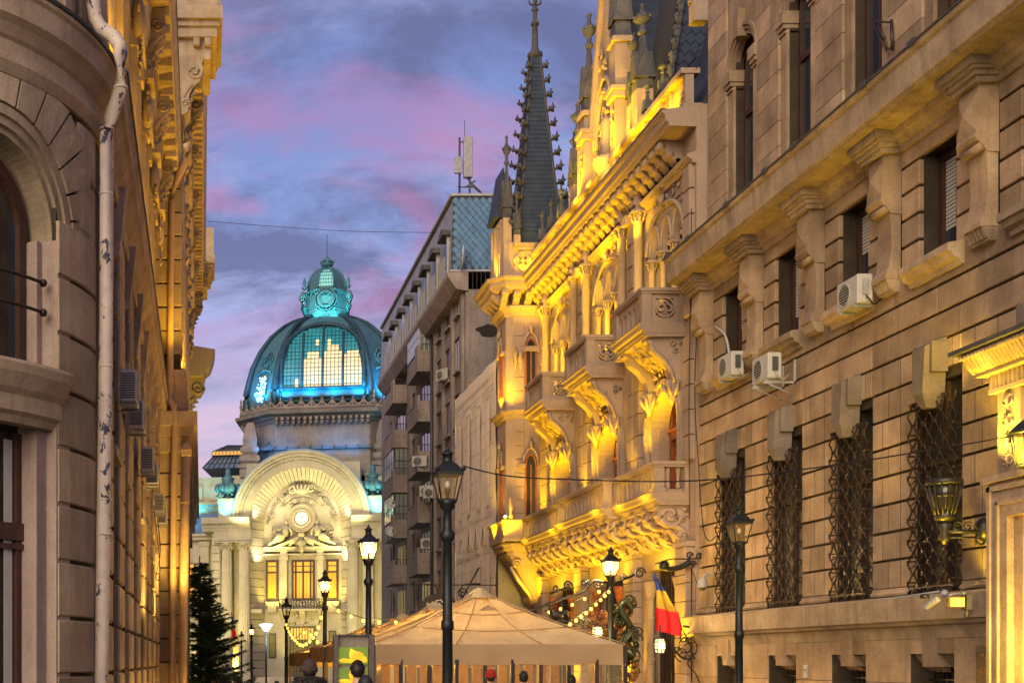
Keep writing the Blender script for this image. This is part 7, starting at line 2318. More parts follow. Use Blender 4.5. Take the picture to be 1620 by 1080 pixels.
def tent(x0, x1, y0, y1, ze, zv, za, apx, label, flaps=True, lit=40, walls=True):
    ro = root('marquee_tent', ((x0 + x1) / 2, (y0 + y1) / 2, 0), label, 'tent', 'marquee tents down the street')
    ay = (y0 + y1) / 2
    cor = [Vector((x0, y0, ze)), Vector((x1, y0, ze)), Vector((x1, y1, ze)), Vector((x0, y1, ze))]
    A = Vector((apx, ay, za))
    rf = MB(); n, mrows = 16, 10
    for k in range(4):
        a, b = cor[k], cor[(k + 1) % 4]
        rings = []
        for j in range(mrows + 1):
            f = j / mrows
            row = []
            for i in range(n + 1):
                p = (a + (b - a) * i / n) * (1 - f) + (A + ((b - a) * (i / n - .5)) * .03) * f
                sag = -.16 * math.sin(PI * f) * (.4 + .6 * math.sin(PI * i / n))
                wr = .03 * math.sin(i * 2.3 + k) * math.sin(PI * f) + .022 * math.sin(j * 1.9 + i * .8) + .03 * math.sin(i * .9 - j * 1.3 + k)
                row.append((p.x, p.y, p.z + sag + wr * (1 if 0 < i < n and 0 < j else 0)))
            rings.append(row)
        rf.loft(rings, False, False, True)
    rf.build('canopy', TENTT, ro)
    sm_ = MB()
    def cpt(k, u, f):
        a, b = cor[k], cor[(k + 1) % 4]
        p = (a + (b - a) * u) * (1 - f) + (A + (b - a) * (u - .5) * .03) * f
        return (p.x, p.y - .01, p.z - .16 * math.sin(PI * f) * (.4 + .6 * math.sin(PI * u)) + .03)
    for k in range(4):
        for u in (0, .33, .67): sm_.tube([cpt(k, u, f / 10) for f in range(11)], .012, 4)
        for f in (.36, .66): sm_.tube([cpt(k, u / 10, f) for u in range(11)], .010, 4)
    sm_.build('seams', TENT, ro)
    cp = MB().lathe([(.34, za - .12), (.22, za - .02), (.14, za + .06), (.05, za + .1)], (apx, ay), 8, False); cp.build('cap', TENTT, ro)
    for k in range(4):
        a, b = cor[k], cor[(k + 1) % 4]
        o = Vector((0, -1, 0)) if k == 0 else Vector((1, 0, 0)) if k == 1 else Vector((0, 1, 0)) if k == 2 else Vector((-1, 0, 0))
        v = MB(); m = 26
        rings = []
        for j in range(5):
            z = ze + .02 - (ze - zv) * j / 4
            rings.append([tuple(Vector((*(a + (b - a) * i / m).xy, z + (.012 * math.sin(i * .9) if j == 4 else 0))) + o * (.02 + .025 * math.sin(i * 1.25 + k) * j / 4)) for i in range(m + 1)])
        v.loft(rings, False, False, True).build('valance', TENT, ro)
    if flaps:
        for k in range(4):
            a, b = cor[k], cor[(k + 1) % 4]
            c = ((a + b) / 2) * .42 + A * .58
            c.z += .06
            e = (b - a).normalized()
            MB().add([c - e * .18, c + e * .22, c + e * .02 + Vector((0, 0, .12)), c - e * .22 + Vector((0, 0, -.02)) + (A - c) * -.06], [(0, 1, 2), (0, 2, 3)]).build('vent_flap', TENT, ro)
    for p in cor:
        MB().box(p.x - .04, p.y - .04, 0, p.x + .04, p.y + .04, ze).build('post', DARKWOOD, ro)
    if walls:
        n = 9
        for i in range(n):
            xa, xb = x0 + (x1 - x0) * i / n, x0 + (x1 - x0) * (i + 1) / n
            MB().box(xa + .03, y0 + .01, .1, xb - .03, y0 + .015, zv + .1).build('plastic_panel', PLASTIC, ro)
            MB().box(xb - .035, y0 - .01, 0, xb + .035, y0 + .04, zv + .12).build('panel_post', DARKWOOD if i % 2 else IRON, ro)
    for x in (x0 + .9, (x0 + x1) / 2, x1 - .9):
        light('POINT', 'tent_light', (x, ay, zv + .05), lit, (1.0, .55, .10), .12)
    return ro
tent(3.24, 8.02, 24.0, 28.4, 2.10, 1.71, 3.22, 5.75, 'near tan marquee tent with clear plastic walls and a scalloped valance', lit=32)
tent(3.26, 8.0, 28.9, 33.2, 2.16, 1.75, 3.15, 5.7, 'second tent behind the near tan one, its left slope lit yellow', lit=85, walls=False)
tent(3.28, 8.0, 33.7, 38.2, 2.16, 1.75, 3.05, 5.7, 'third tent along the street, between the second and the farthest', lit=85, walls=False)
tent(3.30, 8.0, 38.7, 47.5, 2.05, 1.6, 3.0, 5.7, 'farthest orange-lit tent reaching toward the palace door', lit=110, walls=False)
# furniture glimpsed inside the near tent: timber partition
tp = root('timber_screen', (5.6, 28.2, 0), 'warm timber slat partition inside the near tent', 'partition')
for i in range(16):
    MB().box(3.4 + i * .29, 28.15, 0, 3.6 + i * .29, 28.2, 1.95).build('slat', paint('timber', (.20, .095, .03), .6) if 'timber' not in MATS else MATS['timber'], tp)

# ------------------------------------------------------------------ lit menu display with roast chicken pictures
DS = root('display_stand', at(559, 1045, 22.4)[:] and (at(559, 1045, 22.4)[0], 22.4, 0), 'grey framed lit display with two roast chicken pictures', 'display stand')
def d(px, py): p = at(px, py, 22.4); return p[0], p[2]
x0, zt = d(527, 1003); x1, _ = d(592, 1003)
DKG = paint('display_frame', (.10, .085, .07), .4, .3)
MB().cbox(x0, 22.32, 0, x0 + .09, 22.5, zt, .008).build('side_post', DKG, DS)
MB().cbox(x1 - .10, 22.32, 0, x1, 22.5, zt, .008).build('side_post', DKG, DS)
MB().box(x0 + .09, 22.36, zt - .02, x1 - .10, 22.48, zt).build('top_rail', DKG, DS)
MB().box(x0 + .09, 22.44, .3, x1 - .1, 22.48, zt - .02).build('back_board', paint('display_board', (.20, .17, .13), .4), DS)
GRN = glow('screen_green', (.10, .17, .015), .26, (.20, .26, .02), 4)
CHK = glow('chicken_print', (1.0, .58, .02), .34, (.85, .28, .005), 9)
crr = random.Random(2)
for (pa, pb) in ((1023, 1050), (1056, 1082)):
    a, za_ = d(535, pa); b, zb_ = d(582, pb)
    MB().box(a, 22.40, zb_, b, 22.43, za_).build('screen', GRN, DS)
    c = MB()
    xm, w, h = (a + b) / 2, (b - a), za_ - zb_
    def blob(x, z, rx, rz): c.ball((xm + x * w, 22.395, zb_ + z * h), (rx * w, .012, rz * h), 12, 7)
    blob(.12, .48, .25, .28); blob(.0, .55, .14, .3); blob(-.05, .80, .06, .12); blob(.3, .35, .16, .15); blob(-.28, .22, .2, .13); blob(-.1, .2, .16, .12); blob(.36, .22, .12, .12); blob(.05, .2, .2, .1)
    c.build('chicken_picture', CHK, DS)
light('AREA', 'display_light', ((x0 + x1) / 2, 22.1, 1.7), 3, (1, .8, .3), .5, ((x0 + x1) / 2, 21, 1.5))

# ------------------------------------------------------------------ strings of bulbs
SB_ = glow('string_bulb', (1.0, .52, .06), 1.5)
def festoon(pts, n, label, r=.05, cable=True):
    P = smooth_path(pts, 8)
    ro = root('string_lights', P[0], label, 'string lights')
    MB().tube(P, .012, 5).build('cable', CABLE, ro)
    L_ = [0]
    for a, b in zip(P, P[1:]): L_.append(L_[-1] + (b - a).length)
    for k in range(n):
        s = L_[-1] * (k + .5) / n
        i = max(j for j in range(len(L_)) if L_[j] <= s)
        i = min(i, len(P) - 2)
        p = P[i].lerp(P[i + 1], (s - L_[i]) / max(1e-6, L_[i + 1] - L_[i]))
        b = MB().ball((p.x, p.y, p.z - .07), (r, r, r * 1.15), 8, 6); b.build('bulb', SB_, ro)
        MB().tube([(p.x, p.y, p.z), (p.x, p.y, p.z - .05)], .016, 5).build('socket', CABLE, ro)
    m = P[len(P) // 2]
    light('POINT', 'string_light_glow', (m.x, m.y - .3, m.z - .2), 30, (1.0, .62, .2), .3)
    return ro
festoon([at(452, 982, 51), at(460, 1000, 48), at(477, 1017, 44), at(495, 1005, 41), at(505, 985, 39), at(510, 962, 38)], 15, 'sagging string of glowing bulbs between two lanterns before the palace', .05)
festoon([at(966, 928, 30.8), at(950, 944, 30), at(930, 962, 29.2), at(910, 977, 28.4), at(897, 985, 28)], 9, 'string of bulbs falling from the gothic entrance lamp to the tent roof', .038)
festoon([at(960, 925, 31.5), at(930, 940, 32.5), at(905, 952, 33.5), at(882, 960, 34.5), at(860, 966, 35.5)], 5, 'upper string of widely spaced bulbs along the gothic front', .04)
festoon([at(523, 955, 36), at(545, 966, 35), at(580, 978, 33), at(617, 979, 31.5), at(637, 981, 30.5)], 5, 'string of widely spaced bulbs over the lit tents', .045)
festoon([at(470, 1008, 44), at(485, 995, 43), at(503, 1012, 40.5), at(520, 1020, 38.5)], 4, 'short loose string of bulbs under the lit lantern', .05)

# ------------------------------------------------------------------ fir tree
ft = root('fir_tree', (-.15, 72, -.7), 'dark green fir tree standing past the end of the left building', 'tree')
NEED = stone('fir_needles', (.085, .15, .05), (.14, .22, .07), 2.2, .15, (.015, .02, .01), .7)
MB().tube([(-.15, 72, -.7), (-.12, 72, 4), (-.15, 72, 7.8)], [.16, .1, .03], 8).build('trunk', DARKWOOD, ft)
tr = random.Random(12); cw = MB(); br = MB()
for k in range(230):
    f = (k + .5) / 230
    z = .2 + 7.2 * f
    a = tr.uniform(-PI * .95, PI * .35) if tr.random() < .85 else tr.uniform(0, 2 * PI)
    ln = (2.7 * (1 - f) ** .75 + .25) * tr.uniform(.55, 1.2)
    if math.cos(a) * ln < -.45: ln = .45 / max(.2, -math.cos(a))
    d0 = Vector((math.cos(a), math.sin(a), 0)); side = Vector((-d0.y, d0.x, 0))
    P = [Vector((-.14, 72, z)) + d0 * ln * t + Vector((0, 0, -.32 * ln * t * (1 - .75 * t) + .16 * ln * t * t)) for t in (0, .25, .5, .75, 1)]
    br.tube(P, [.03, .022, .016, .01, .004], 4)
    for q in range(int(42 * ln) + 8):
        t = tr.uniform(.12, 1.0)
        i = min(3, int(t * 4)); p = P[i].lerp(P[i + 1], t * 4 - i)
        sgn = tr.choice((-1, 1)); w = (.42 * (1 - .65 * t) + .1) * tr.uniform(.6, 1.1)
        e = (side * sgn * tr.uniform(.5, 1) + d0 * tr.uniform(.35, .9) + Vector((0, 0, tr.uniform(-.55, .1)))).normalized()
        up = Vector((tr.uniform(-.3, .3), tr.uniform(-.3, .3), 1)); nn = e.cross(up).normalized()
        for g_ in range(3):
            r0, r1 = w * g_ / 3, w * (g_ + 1.25) / 3
            hw = .085 * (1.15 - g_ * .3)
            b0, b1 = p + e * r0, p + e * r1
            cw.add([b0, b0 + nn * hw + e * .06 + Vector((0, 0, -.02)), b1, b0 - nn * hw + e * .06 + Vector((0, 0, -.02))], [(0, 1, 2, 3)])
br.build('branches', DARKWOOD, ft)
cw.build('crown', NEED, ft)

# ------------------------------------------------------------------ flags
FB, FY, FR = paint('flag_blue', (.02, .05, .28), .7, 0, .1), paint('flag_yellow', (.46, .29, .03), .7, 0, .1), paint('flag_red', (.62, .012, .015), .7, 0, .1)
def flag(pts, Y, label, W_=.3, folds=2.0):
    """limp tricolour; pts = (left edge px, right edge px, py) from the top down with a stripe index"""
    ro = root('flag', at((pts[0][0] + pts[0][1]) / 2, pts[0][2], Y), label, 'flag', 'tricolour flags')
    for nm_, mat, rng_ in (('blue_stripe', FB, pts[0:3]), ('yellow_stripe', FY, pts[2:5]), ('red_stripe', FR, pts[4:])):
        m = MB(); rings = []
        for (l, r, pl_, pr_) in [(p[0], p[1], p[2], p[3]) for p in rng_]:
            row = []
            for i in range(13):
                f = i / 12
                q = at(l + (r - l) * f, pl_ + (pr_ - pl_) * f, Y)
                q.y += .07 * math.sin(f * PI * 2 * folds) + .03 * math.sin(f * 9 + pl_ * .05)
                row.append(tuple(q))
            rings.append(row)
        m.loft(rings, False, False, True); m.build(nm_, mat, ro)
    return ro
fl = flag([(1033, 1036, 910, 908), (1037, 1044, 922, 924), (1038, 1052, 932, 935), (1038, 1061, 945, 951), (1037, 1074, 960, 969), (1037, 1080, 980, 992), (1037, 1079, 996, 1007)], 32.4, 'limp tricolour flag with a red lower stripe hanging by the gothic entrance')
MB().tube([at(1034, 905, 32.4), at(1082, 1000, 32.6), at(1090, 1015, 32.8)], .018, 6).build('flagpole', IRON, fl)
f2 = flag([(366, 367, 972, 971), (366, 369, 978, 979), (366, 371, 984, 986), (366, 372, 988, 991), (366, 373, 994, 997), (366, 374, 1002, 1004), (366, 372, 1008, 1009)], 112, 'small distant tricolour flag at the palace front beside the fir tree')
MB().tube([at(366, 968, 112), at(374, 1010, 113)], .04, 5).build('flagpole', IRON, f2)

# ------------------------------------------------------------------ wrought-iron signs and lanterns at the gothic entrance
wi = root('iron_sign_bracket', (12.9, 33, 2.2), 'scrolled wrought-iron wheel bracket under the flag', 'bracket')
m = MB()
for (px, py, r, tn) in ((1086, 1022, .30, 1.6), (1079, 1034, .2, -1.5), (1094, 1010, .2, 1.3), (1070, 1026, .14, 1.2), (1092, 1036, .14, -1.4), (1082, 1010, .12, 1.3)):
    c = at(px, py, 32.7); m.tube(spiral(c, r, tn, (1, 0, 0), (0, 0, 1), 20, .15, px), .016, 5)
m.tube(smooth_path([at(1063, 1005, 32.7), at(1068, 1028, 32.7), at(1082, 1041, 32.7), at(1100, 1040, 32.7)]), .025, 6)
m.tube(smooth_path([at(1080, 990, 32.7), at(1092, 992, 32.7), at(1104, 1005, 32.7), at(1108, 1030, 32.8), at(1108, 1078, 32.8)]), .03, 6)
m.tube(smooth_path([at(1093, 1040, 32.7), at(1088, 1050, 32.7), at(1100, 1064, 32.7), at(1106, 1078, 32.7)]), .018, 6)
m.build('scrollwork', IRON, wi)
bx = MB(); p, q = at(1093, 1003, 32.5), at(1114, 975, 32.5)
sp2 = root('iron_bracket', (12.6, 33.0, 4.5), 'black scrolled iron arm high beside the gothic doorway, ending in a bird shape', 'bracket')
m = MB()
m.tube(smooth_path([at(1036, 892, 33), at(1060, 884, 33), at(1088, 884, 33), at(1104, 882, 33)]), .018, 5)
m.tube(smooth_path([at(1046, 890, 33), at(1056, 899, 33), at(1075, 897, 33), at(1092, 888, 33)]), [.06, .1, .13, .1] + [.08] * 9, 6)
c = at(1050, 894, 32.9); m.tube(spiral(c, .14, 1.5, (1, 0, 0), (0, 0, 1), 16, .2), .025, 5)
for (px, py) in ((1091, 878), (1096, 892), (1106, 880)):
    m.tube(spiral(at(px, py, 32.9), .1, 1.3, (1, 0, 0), (0, 0, 1), 10, .2), .025, 5)
m.tube([at(1094, 890, 33), at(1094, 1078, 33)], .018, 5)
m.tube([at(1094, 900, 33), at(1106, 930, 33), at(1110, 945, 33)], .012, 5)
m.build('scrollwork', IRON, sp2)
sa = root('lamp_scroll_arm', at(966, 925, 31.2), 'black wrought-iron scroll arms spreading from the gothic entrance lamp', 'bracket')
m = MB()
m.tube(smooth_path([at(838, 966, 30), at(880, 950, 30.4), at(920, 936, 30.8), at(938, 918, 31), at(960, 922, 31.1)]), .035, 6)
m.tube(smooth_path([at(966, 922, 31.1), at(985, 916, 31.2), at(1000, 910, 31.3), at(1012, 899, 31.4)]), .035, 6)
for (px, py, r, tn) in ((1012, 906, .15, 1.6), (925, 921, .09, 1.4), (945, 922, .12, -1.4), (898, 926, .12, 1.5), (880, 930, .1, -1.3), (985, 913, .1, 1.3)):
    m.tube(spiral(at(px, py, 31.2), r, tn, (1, 0, 0), (0, 0, 1), 16, .2), .026, 5)
m.tube([at(870, 938, 31.5), at(900, 928, 31.3), at(905, 934, 31.3)], .03, 5)
m.tube([at(975, 925, 31.1), at(1030, 918, 32), at(1086, 908, 33)], .01, 4)
m.build('scrollwork', IRON, sa)
# rooster sign
rs = root('rooster_sign', at(880, 978, 29), 'dark metal rooster silhouette sign above the tent', 'sign')
m = MB()
c = at(882, 972, 29)
m.ball(tuple(c), (.16, .05, .1), 10, 6); m.tube([c + Vector((-.12, 0, .03)), c + Vector((-.16, 0, .14)), c + Vector((-.17, 0, .2))], [.06, .04, .03], 6)
m.ball(tuple(c + Vector((-.18, 0, .22))), .04, 6, 4); m.tube([c + Vector((-.2, 0, .22)), c + Vector((-.26, 0, .2))], [.02, .005], 5)
for k in range(3): m.tube([c + Vector((.12, 0, .02)), c + Vector((.22, 0, .12 - .05 * k)), c + Vector((.26, 0, .04 - .06 * k))], [.05, .03, .01], 5)
m.build('rooster', IRON, rs)
bs = MB()
for k in range(7): bs.tube(spiral(c + Vector((-.1 + .13 * k, .05, -.17)), .1, 1.2, (1, 0, 0), (0, 0, 1), 10, .2, k), .018, 4)
bs.tube([c + Vector((-.3, 0, -.12)), c + Vector((.9, .1, -.2))], .02, 5); bs.build('scroll_base', IRON, rs)
# dragon grille
dg = root('wrought_iron_dragon', at(985, 1020, 32), 'twisted wrought-iron dragon and foliage screen beside the entrance pillar', 'ironwork')
m, m2, m3 = MB(), MB(), MB()
gr_ = random.Random(4)
for k in range(80):
    px, py = gr_.uniform(972, 1008), gr_.uniform(945, 1075)
    if px < 985 and py < 960: continue
    cc = at(px, py, 32 + gr_.uniform(-.15, .15))
    (m if gr_.random() < .7 else m2).tube(spiral(cc, gr_.uniform(.06, .2), gr_.choice((-1.3, 1.4, 1.8)), (1, gr_.uniform(-.4, .4), 0), (0, .2, 1), 14, .15, gr_.uniform(0, 6)), [gr_.uniform(.012, .04)] * 15, 5)
m.tube(smooth_path([at(1002, 1040, 31.9), at(984, 1020, 31.8), at(998, 995, 31.8), at(988, 975, 31.8), at(980, 962, 31.8), at(990, 950, 31.8), at(1000, 962, 31.8)]), [.06, .1, .12, .1] + [.08] * 21, 7)
for k in range(60):
    px, py = gr_.uniform(930, 962), gr_.uniform(970, 1010)
    cc = at(px, py, 31.6)
    m3.ball(tuple(cc), (gr_.uniform(.04, .1), .05, gr_.uniform(.04, .1)), 6, 4)
m.build('scrollwork', paint('dragon_green', (.02, .026, .012), .4, .2), dg); m2.build('coils', paint('dragon_bronze', (.16, .06, .012), .4, .3), dg)
tag(m3.build('flower_box', stone('autumn_flowers', (.28, .07, .03), (.16, .10, .02), 6, .2)), 'mass of reddish autumn flowers above the tent edge', 'flowers')
def barrel_lantern(px, py, Y, r, h, label):
    c = at(px, py, Y)
    ro = root('barrel_lantern', c, label, 'lantern', 'barrel-shaped lanterns at the gothic entrance')
    MB().lathe([(r * .75, -h / 2), (r * .95, -h / 4), (r, 0), (r * .95, h / 4), (r * .75, h / 2)], (0, 0), 14).build('glass', glow('lantern_glow', (.95, .80, .35), .45) if 'lantern_glow' not in MATS else MATS['lantern_glow'], ro, True)
    f = MB()
    for z, q in ((-h / 2, .77), (-h / 4, .98), (0, 1.03), (h / 4, .98), (h / 2, .77)):
        f.lathe([(r * q, z - .012), (r * q + .018, z), (r * q, z + .012)], (0, 0), 14)
    for k in range(8):
        a = k * PI / 4
        f.tube([(r * q * 1.03 * math.cos(a), r * q * 1.03 * math.sin(a), z) for z, q in ((-h / 2, .75), (-h / 4, .95), (0, 1.0), (h / 4, .95), (h / 2, .75))], .012, 4)
    f.lathe([(.03, h / 2), (.015, h / 2 + .35)], (0, 0), 6).lathe([(r * .8, h / 2), (r * .3, h / 2 + .06), (.02, h / 2 + .1)], (0, 0), 12)
    f.build('iron_frame', IRON, ro, True)
    light('POINT', 'lantern_light', (c[0], c[1] - r - .1, c[2]), 14, (1.0, .75, .3), .1)
barrel_lantern(1044, 1021, 31.6, .135, .36, 'lit barrel lantern hanging below the flag')
barrel_lantern(945, 999, 31.0, .135, .26, 'lit barrel lantern low among the flowers by the tent edge')
# round restaurant sign behind the lamp
ns = root('hanging_sign', at(692, 955, 46), 'dark oval sign with white letters on a scrolled iron arm above the tents', 'sign')
c = at(694, 955, 46)
o = MB().lathe([(.62, -.03), (.62, .03)], (0, 0), 28, False).build('board', IRON, ns, False, tuple(c)); o.rotation_euler = (R(90), 0, 0); o.scale = (1, .62, 1)
text('lettering', 'NEW', .42, (c[0] + .02, 45.93, c[2]), (R(90), R(-14), 0), paint('sign_white', (.7, .66, .55), .6), ns)
m = MB()
m.tube([at(648, 924, 46), at(785, 925, 46)], .02, 5).tube(smooth_path([at(672, 924, 46), at(688, 926, 46), at(693, 936, 46), at(692, 945, 46)]), .03, 5).tube(smooth_path([at(760, 923, 46), at(735, 924, 46), at(728, 934, 46), at(731, 942, 46)]), .03, 5)
m.tube(spiral(at(731, 938, 46), .2, 1.4, (1, 0, 0), (0, 0, 1), 12, .2), .03, 5); m.tube([at(722, 962, 44), at(758, 897, 44)], .03, 5)
m.build('iron_arm', IRON, ns)

# ------------------------------------------------------------------ things on the bank's wall
wlm = root('wall_lantern', (13, 20.95, 3.2), 'large ornate black basket lantern on a scrolled wall arm by the portal', 'lantern')
c = at(1494, 802, 20.95); cx_, cz_ = c[0], c[2]
k_ = 20.95 / 2000
m = MB().lathe([(0.255, cz_ + .46), (0.281, cz_ + .44), (0.281, cz_ + .38), (0.246, cz_ + .36)], (cx_, 20.95), 18).lathe([(.05, cz_ - .26), (0.145, cz_ - .2), (0.153, cz_ - .12), (0.119, cz_ - .08)], (cx_, 20.95), 14).lathe([(.03, cz_ - .62), (.09, cz_ - .5), (.05, cz_ - .4), (.12, cz_ - .3), (.06, cz_ - .24)], (cx_, 20.95), 10).lathe([(0.212, cz_ + .16), (0.221, cz_ + .18), (0.212, cz_ + .2)], (cx_, 20.95), 18)
for q in range(14):
    a = q * 2 * PI / 14
    m.tube([(cx_ + r * math.cos(a), 20.95 + r * math.sin(a), cz_ + z) for r, z in ((.136, -.14), (.18, 0), (.23, .2), (.265, .38))], .014, 5)
m.build('basket', IRON, wlm)
MB().lathe([(.10, cz_ - .12), (0.162, cz_ + .02), (0.204, cz_ + .2), (0.230, cz_ + .36)], (cx_, 20.95), 14).build('glass', glass_dark('lantern_smoked', (.02, .017, .006), .25), wlm)
a = MB().tube([(cx_, 20.95, cz_ - .40), (13.0, 20.95, cz_ - .40)], .035, 8).tube([(cx_ + .1, 20.95, cz_ - .5), (12.85, 20.95, cz_ - .5)], .016, 6)
for q in range(3): a.tube(spiral((cx_ + .2 + .18 * q, 20.93, cz_ - .32), .09, 1.4, (1, 0, 0), (0, 0, 1), 12, .2), .014, 5)
a.ball((12.95, 20.95, cz_ - .36), (.14, .16, .2), 10, 7)
a.tube(spiral((12.9, 20.93, cz_ - .55), .13, 1.3, (1, 0, 0), (0, 0, 1), 12, .2), .022, 5)
a.build('arm', IRON, wlm)
fl2 = root('floodlight', (12.6, 20.7, 2.9), 'small lit yellow floodlight on the stone ledge by the portal', 'floodlight')
c = at(1510, 952, 20.5)
MB().cbox(c[0] - .13, 20.42, c[2] - .09, c[0] + .13, 20.54, c[2] + .09, .012).build('housing', BRASS, fl2)
MB().box(c[0] - .11, 20.412, c[2] - .07, c[0] + .11, 20.42, c[2] + .07).build('lamp_face', glow('flood_face', (1.0, .62, .05), .45, (1, .75, .15), 14), fl2)
MB().box(c[0] + .17, 20.45, c[2] - .12, c[0] + .26, 20.6, c[2] + .12).tube([(c[0] + .1, 20.52, c[2] + .02), (c[0] + .3, 20.52, c[2] + .02)], .02, 6).tube([(c[0] + .2, 20.5, c[2] - .1), (c[0] + .19, 20.5, c[2] - .24)], .03, 6).tube(smooth_path([(c[0] + .15, 20.5, c[2] + .1), (c[0] + .1, 20.5, c[2] + .22), (c[0] + .3, 20.5, c[2] + .28), (c[0] + .45, 20.6, c[2] + .34)]), .012, 5).build('mount', ZINC, fl2)
def bullet(px, py, Y, ang, label):
    c = at(px, py, Y)
    ro = root('security_camera', c, label, 'camera', None, ang)
    MB().lathe([(.05, -.14), (.055, -.13), (.055, .12), (.045, .14)], (0, 0), 12).build('housing', CAMW, ro, True).rotation_euler = (R(60), 0, 0)
    MB().lathe([(.07, -.02), (.07, .03), (.03, .05)], (0, 0), 10).build('base', IRON, ro, True, (-.04, .1, .1))
    MB().tube([(0, .02, .02), (.2, .08, .05), (.3, .2, .05)], .018, 6).build('bracket', CAMW, ro, True)
bullet(1474, 953, 20.6, R(20), 'grey bullet camera left of the floodlight on the ledge')
bullet(1496, 943, 20.9, R(-40), 'bronze-toned bullet camera just above the floodlight')
dc = root('security_camera', at(1111, 925, 32.0), 'white dome camera on a curved arm at the corner of the right building', 'camera')
MB().lathe([(.06, .17), (.10, .15), (.115, .05), (.115, -.04), (.10, -.06)], (0, 0), 14).build('housing', CAMW, dc, True)
MB().ball((0, 0, -.06), (.085, .085, .09), 12, 8).build('dome', ACG, dc, True)
MB().tube(smooth_path([(0, 0, .16), (.05, 0, .25), (.16, 0, .28), (.32, 0, .22)]), .028, 7).build('arm', CAMW, dc, True)
bp = root('bell_box', (12.84, 25.2, 1.4), 'small pale intercom plate between basement windows', 'intercom')
c = ax(1276, 1061, 12.85)
MB().cbox(12.81, c[1] - .07, c[2] - .14, 12.86, c[1] + .07, c[2] + .14, .006).build('plate', CAMW, bp); MB().box(12.80, c[1] - .02, c[2] + .01, 12.81, c[1] + .02, c[2] + .05).build('button', IRON, bp)
cn = MB().tube([ax(1105, 978, 12.68), ax(1250, 964, 12.70), ax(1350, 952, 12.70), ax(1440, 942, 12.68), ax(1500, 933, 12.68)], .022, 6)
tag(cn.build('conduit', CAMW), 'grey cable conduit running along the top of the base ledge', 'conduit')
tg = root('window_lantern_bracket', (12.9, 24.8, 17.0), 'folded rusty metal torch bracket by an upper window', 'bracket')
def B_(px, py): return ax(px, py, 13.1)
m = MB()
for a, b, r in (((1380, 32), (1402, 80), .022), ((1386, 36), (1405, 78), .014), ((1380, 34), (1411, 36), .02), ((1410, 32), (1412, 80), .032), ((1402, 80), (1412, 76), .014), ((1390, 42), (1399, 62), .03)):
    m.tube([B_(*a), B_(*b)], r, 6)
m.build('frame', IRONBR, tg)
pl2 = street_lamp((12.05, 18.55, 0), .99, False, 'green-black lantern cut by the right edge in front of the portal', 5.75) if False else None
rl_ = root('portal_lantern', (12.3, 18.4, 5.0), 'lantern head at the right edge in front of the portal grille', 'lantern')
c = at(1626, 706, 18.4)
m = MB().lathe([(.26, c[2] + .18), (.26, c[2] + .21), (.16, c[2] + .32), (.05, c[2] + .4), (.03, c[2] + .5)], (c[0], 18.4), 8).lathe([(.16, c[2] - .30), (.17, c[2] - .26)], (c[0], 18.4), 8)
for q in range(8):
    a = q * PI / 4; m.tube([(c[0] + .15 * math.cos(a), 18.4 + .15 * math.sin(a), c[2] - .28), (c[0] + .23 * math.cos(a), 18.4 + .23 * math.sin(a), c[2] + .2)], .01, 4)
m.tube([(c[0], 18.4, c[2] - .3), (13.0, 18.4, c[2] - .45)], .03, 6)
m.build('frame', LAMPGR, rl_)
MB().lathe([(.145, c[2] - .28), (.225, c[2] + .2)], (c[0], 18.4), 8).build('glass', LGLASS, rl_)
# overhead and hanging wires
def wire(pts, r, label):
    o = MB().tube(smooth_path(pts, 6), r, 5).build('overhead_wire', CABLE); return tag(o, label, 'wire')
wire([at(733, 737, 16.6), at(800, 752, 16.8), at(900, 758, 17), at(1100, 760, 17.3), at(1300, 738, 17.7), at(1450, 715, 18), at(1600, 690, 18.3)], .010, 'black wire slung from the near lamp across the street to the portal')
wire([at(328, 350, 60), at(430, 358, 60), at(560, 366, 60), at(690, 368, 60)], .012, 'thin wire crossing the sky between the left building and the mansard')
for i, pts in enumerate((((1094, 330), (1092, 480), (1090, 640), (1091, 820)), ((1103, 520), (1099, 620), (1104, 720), (1112, 830), (1122, 855), (1135, 845)))):
    wire([ax(px, py, 12.78) for px, py in pts], .012, ('straight black cable running down between the gothic front and the right building', 'loose black cable looping down at the far corner of the right building')[i])

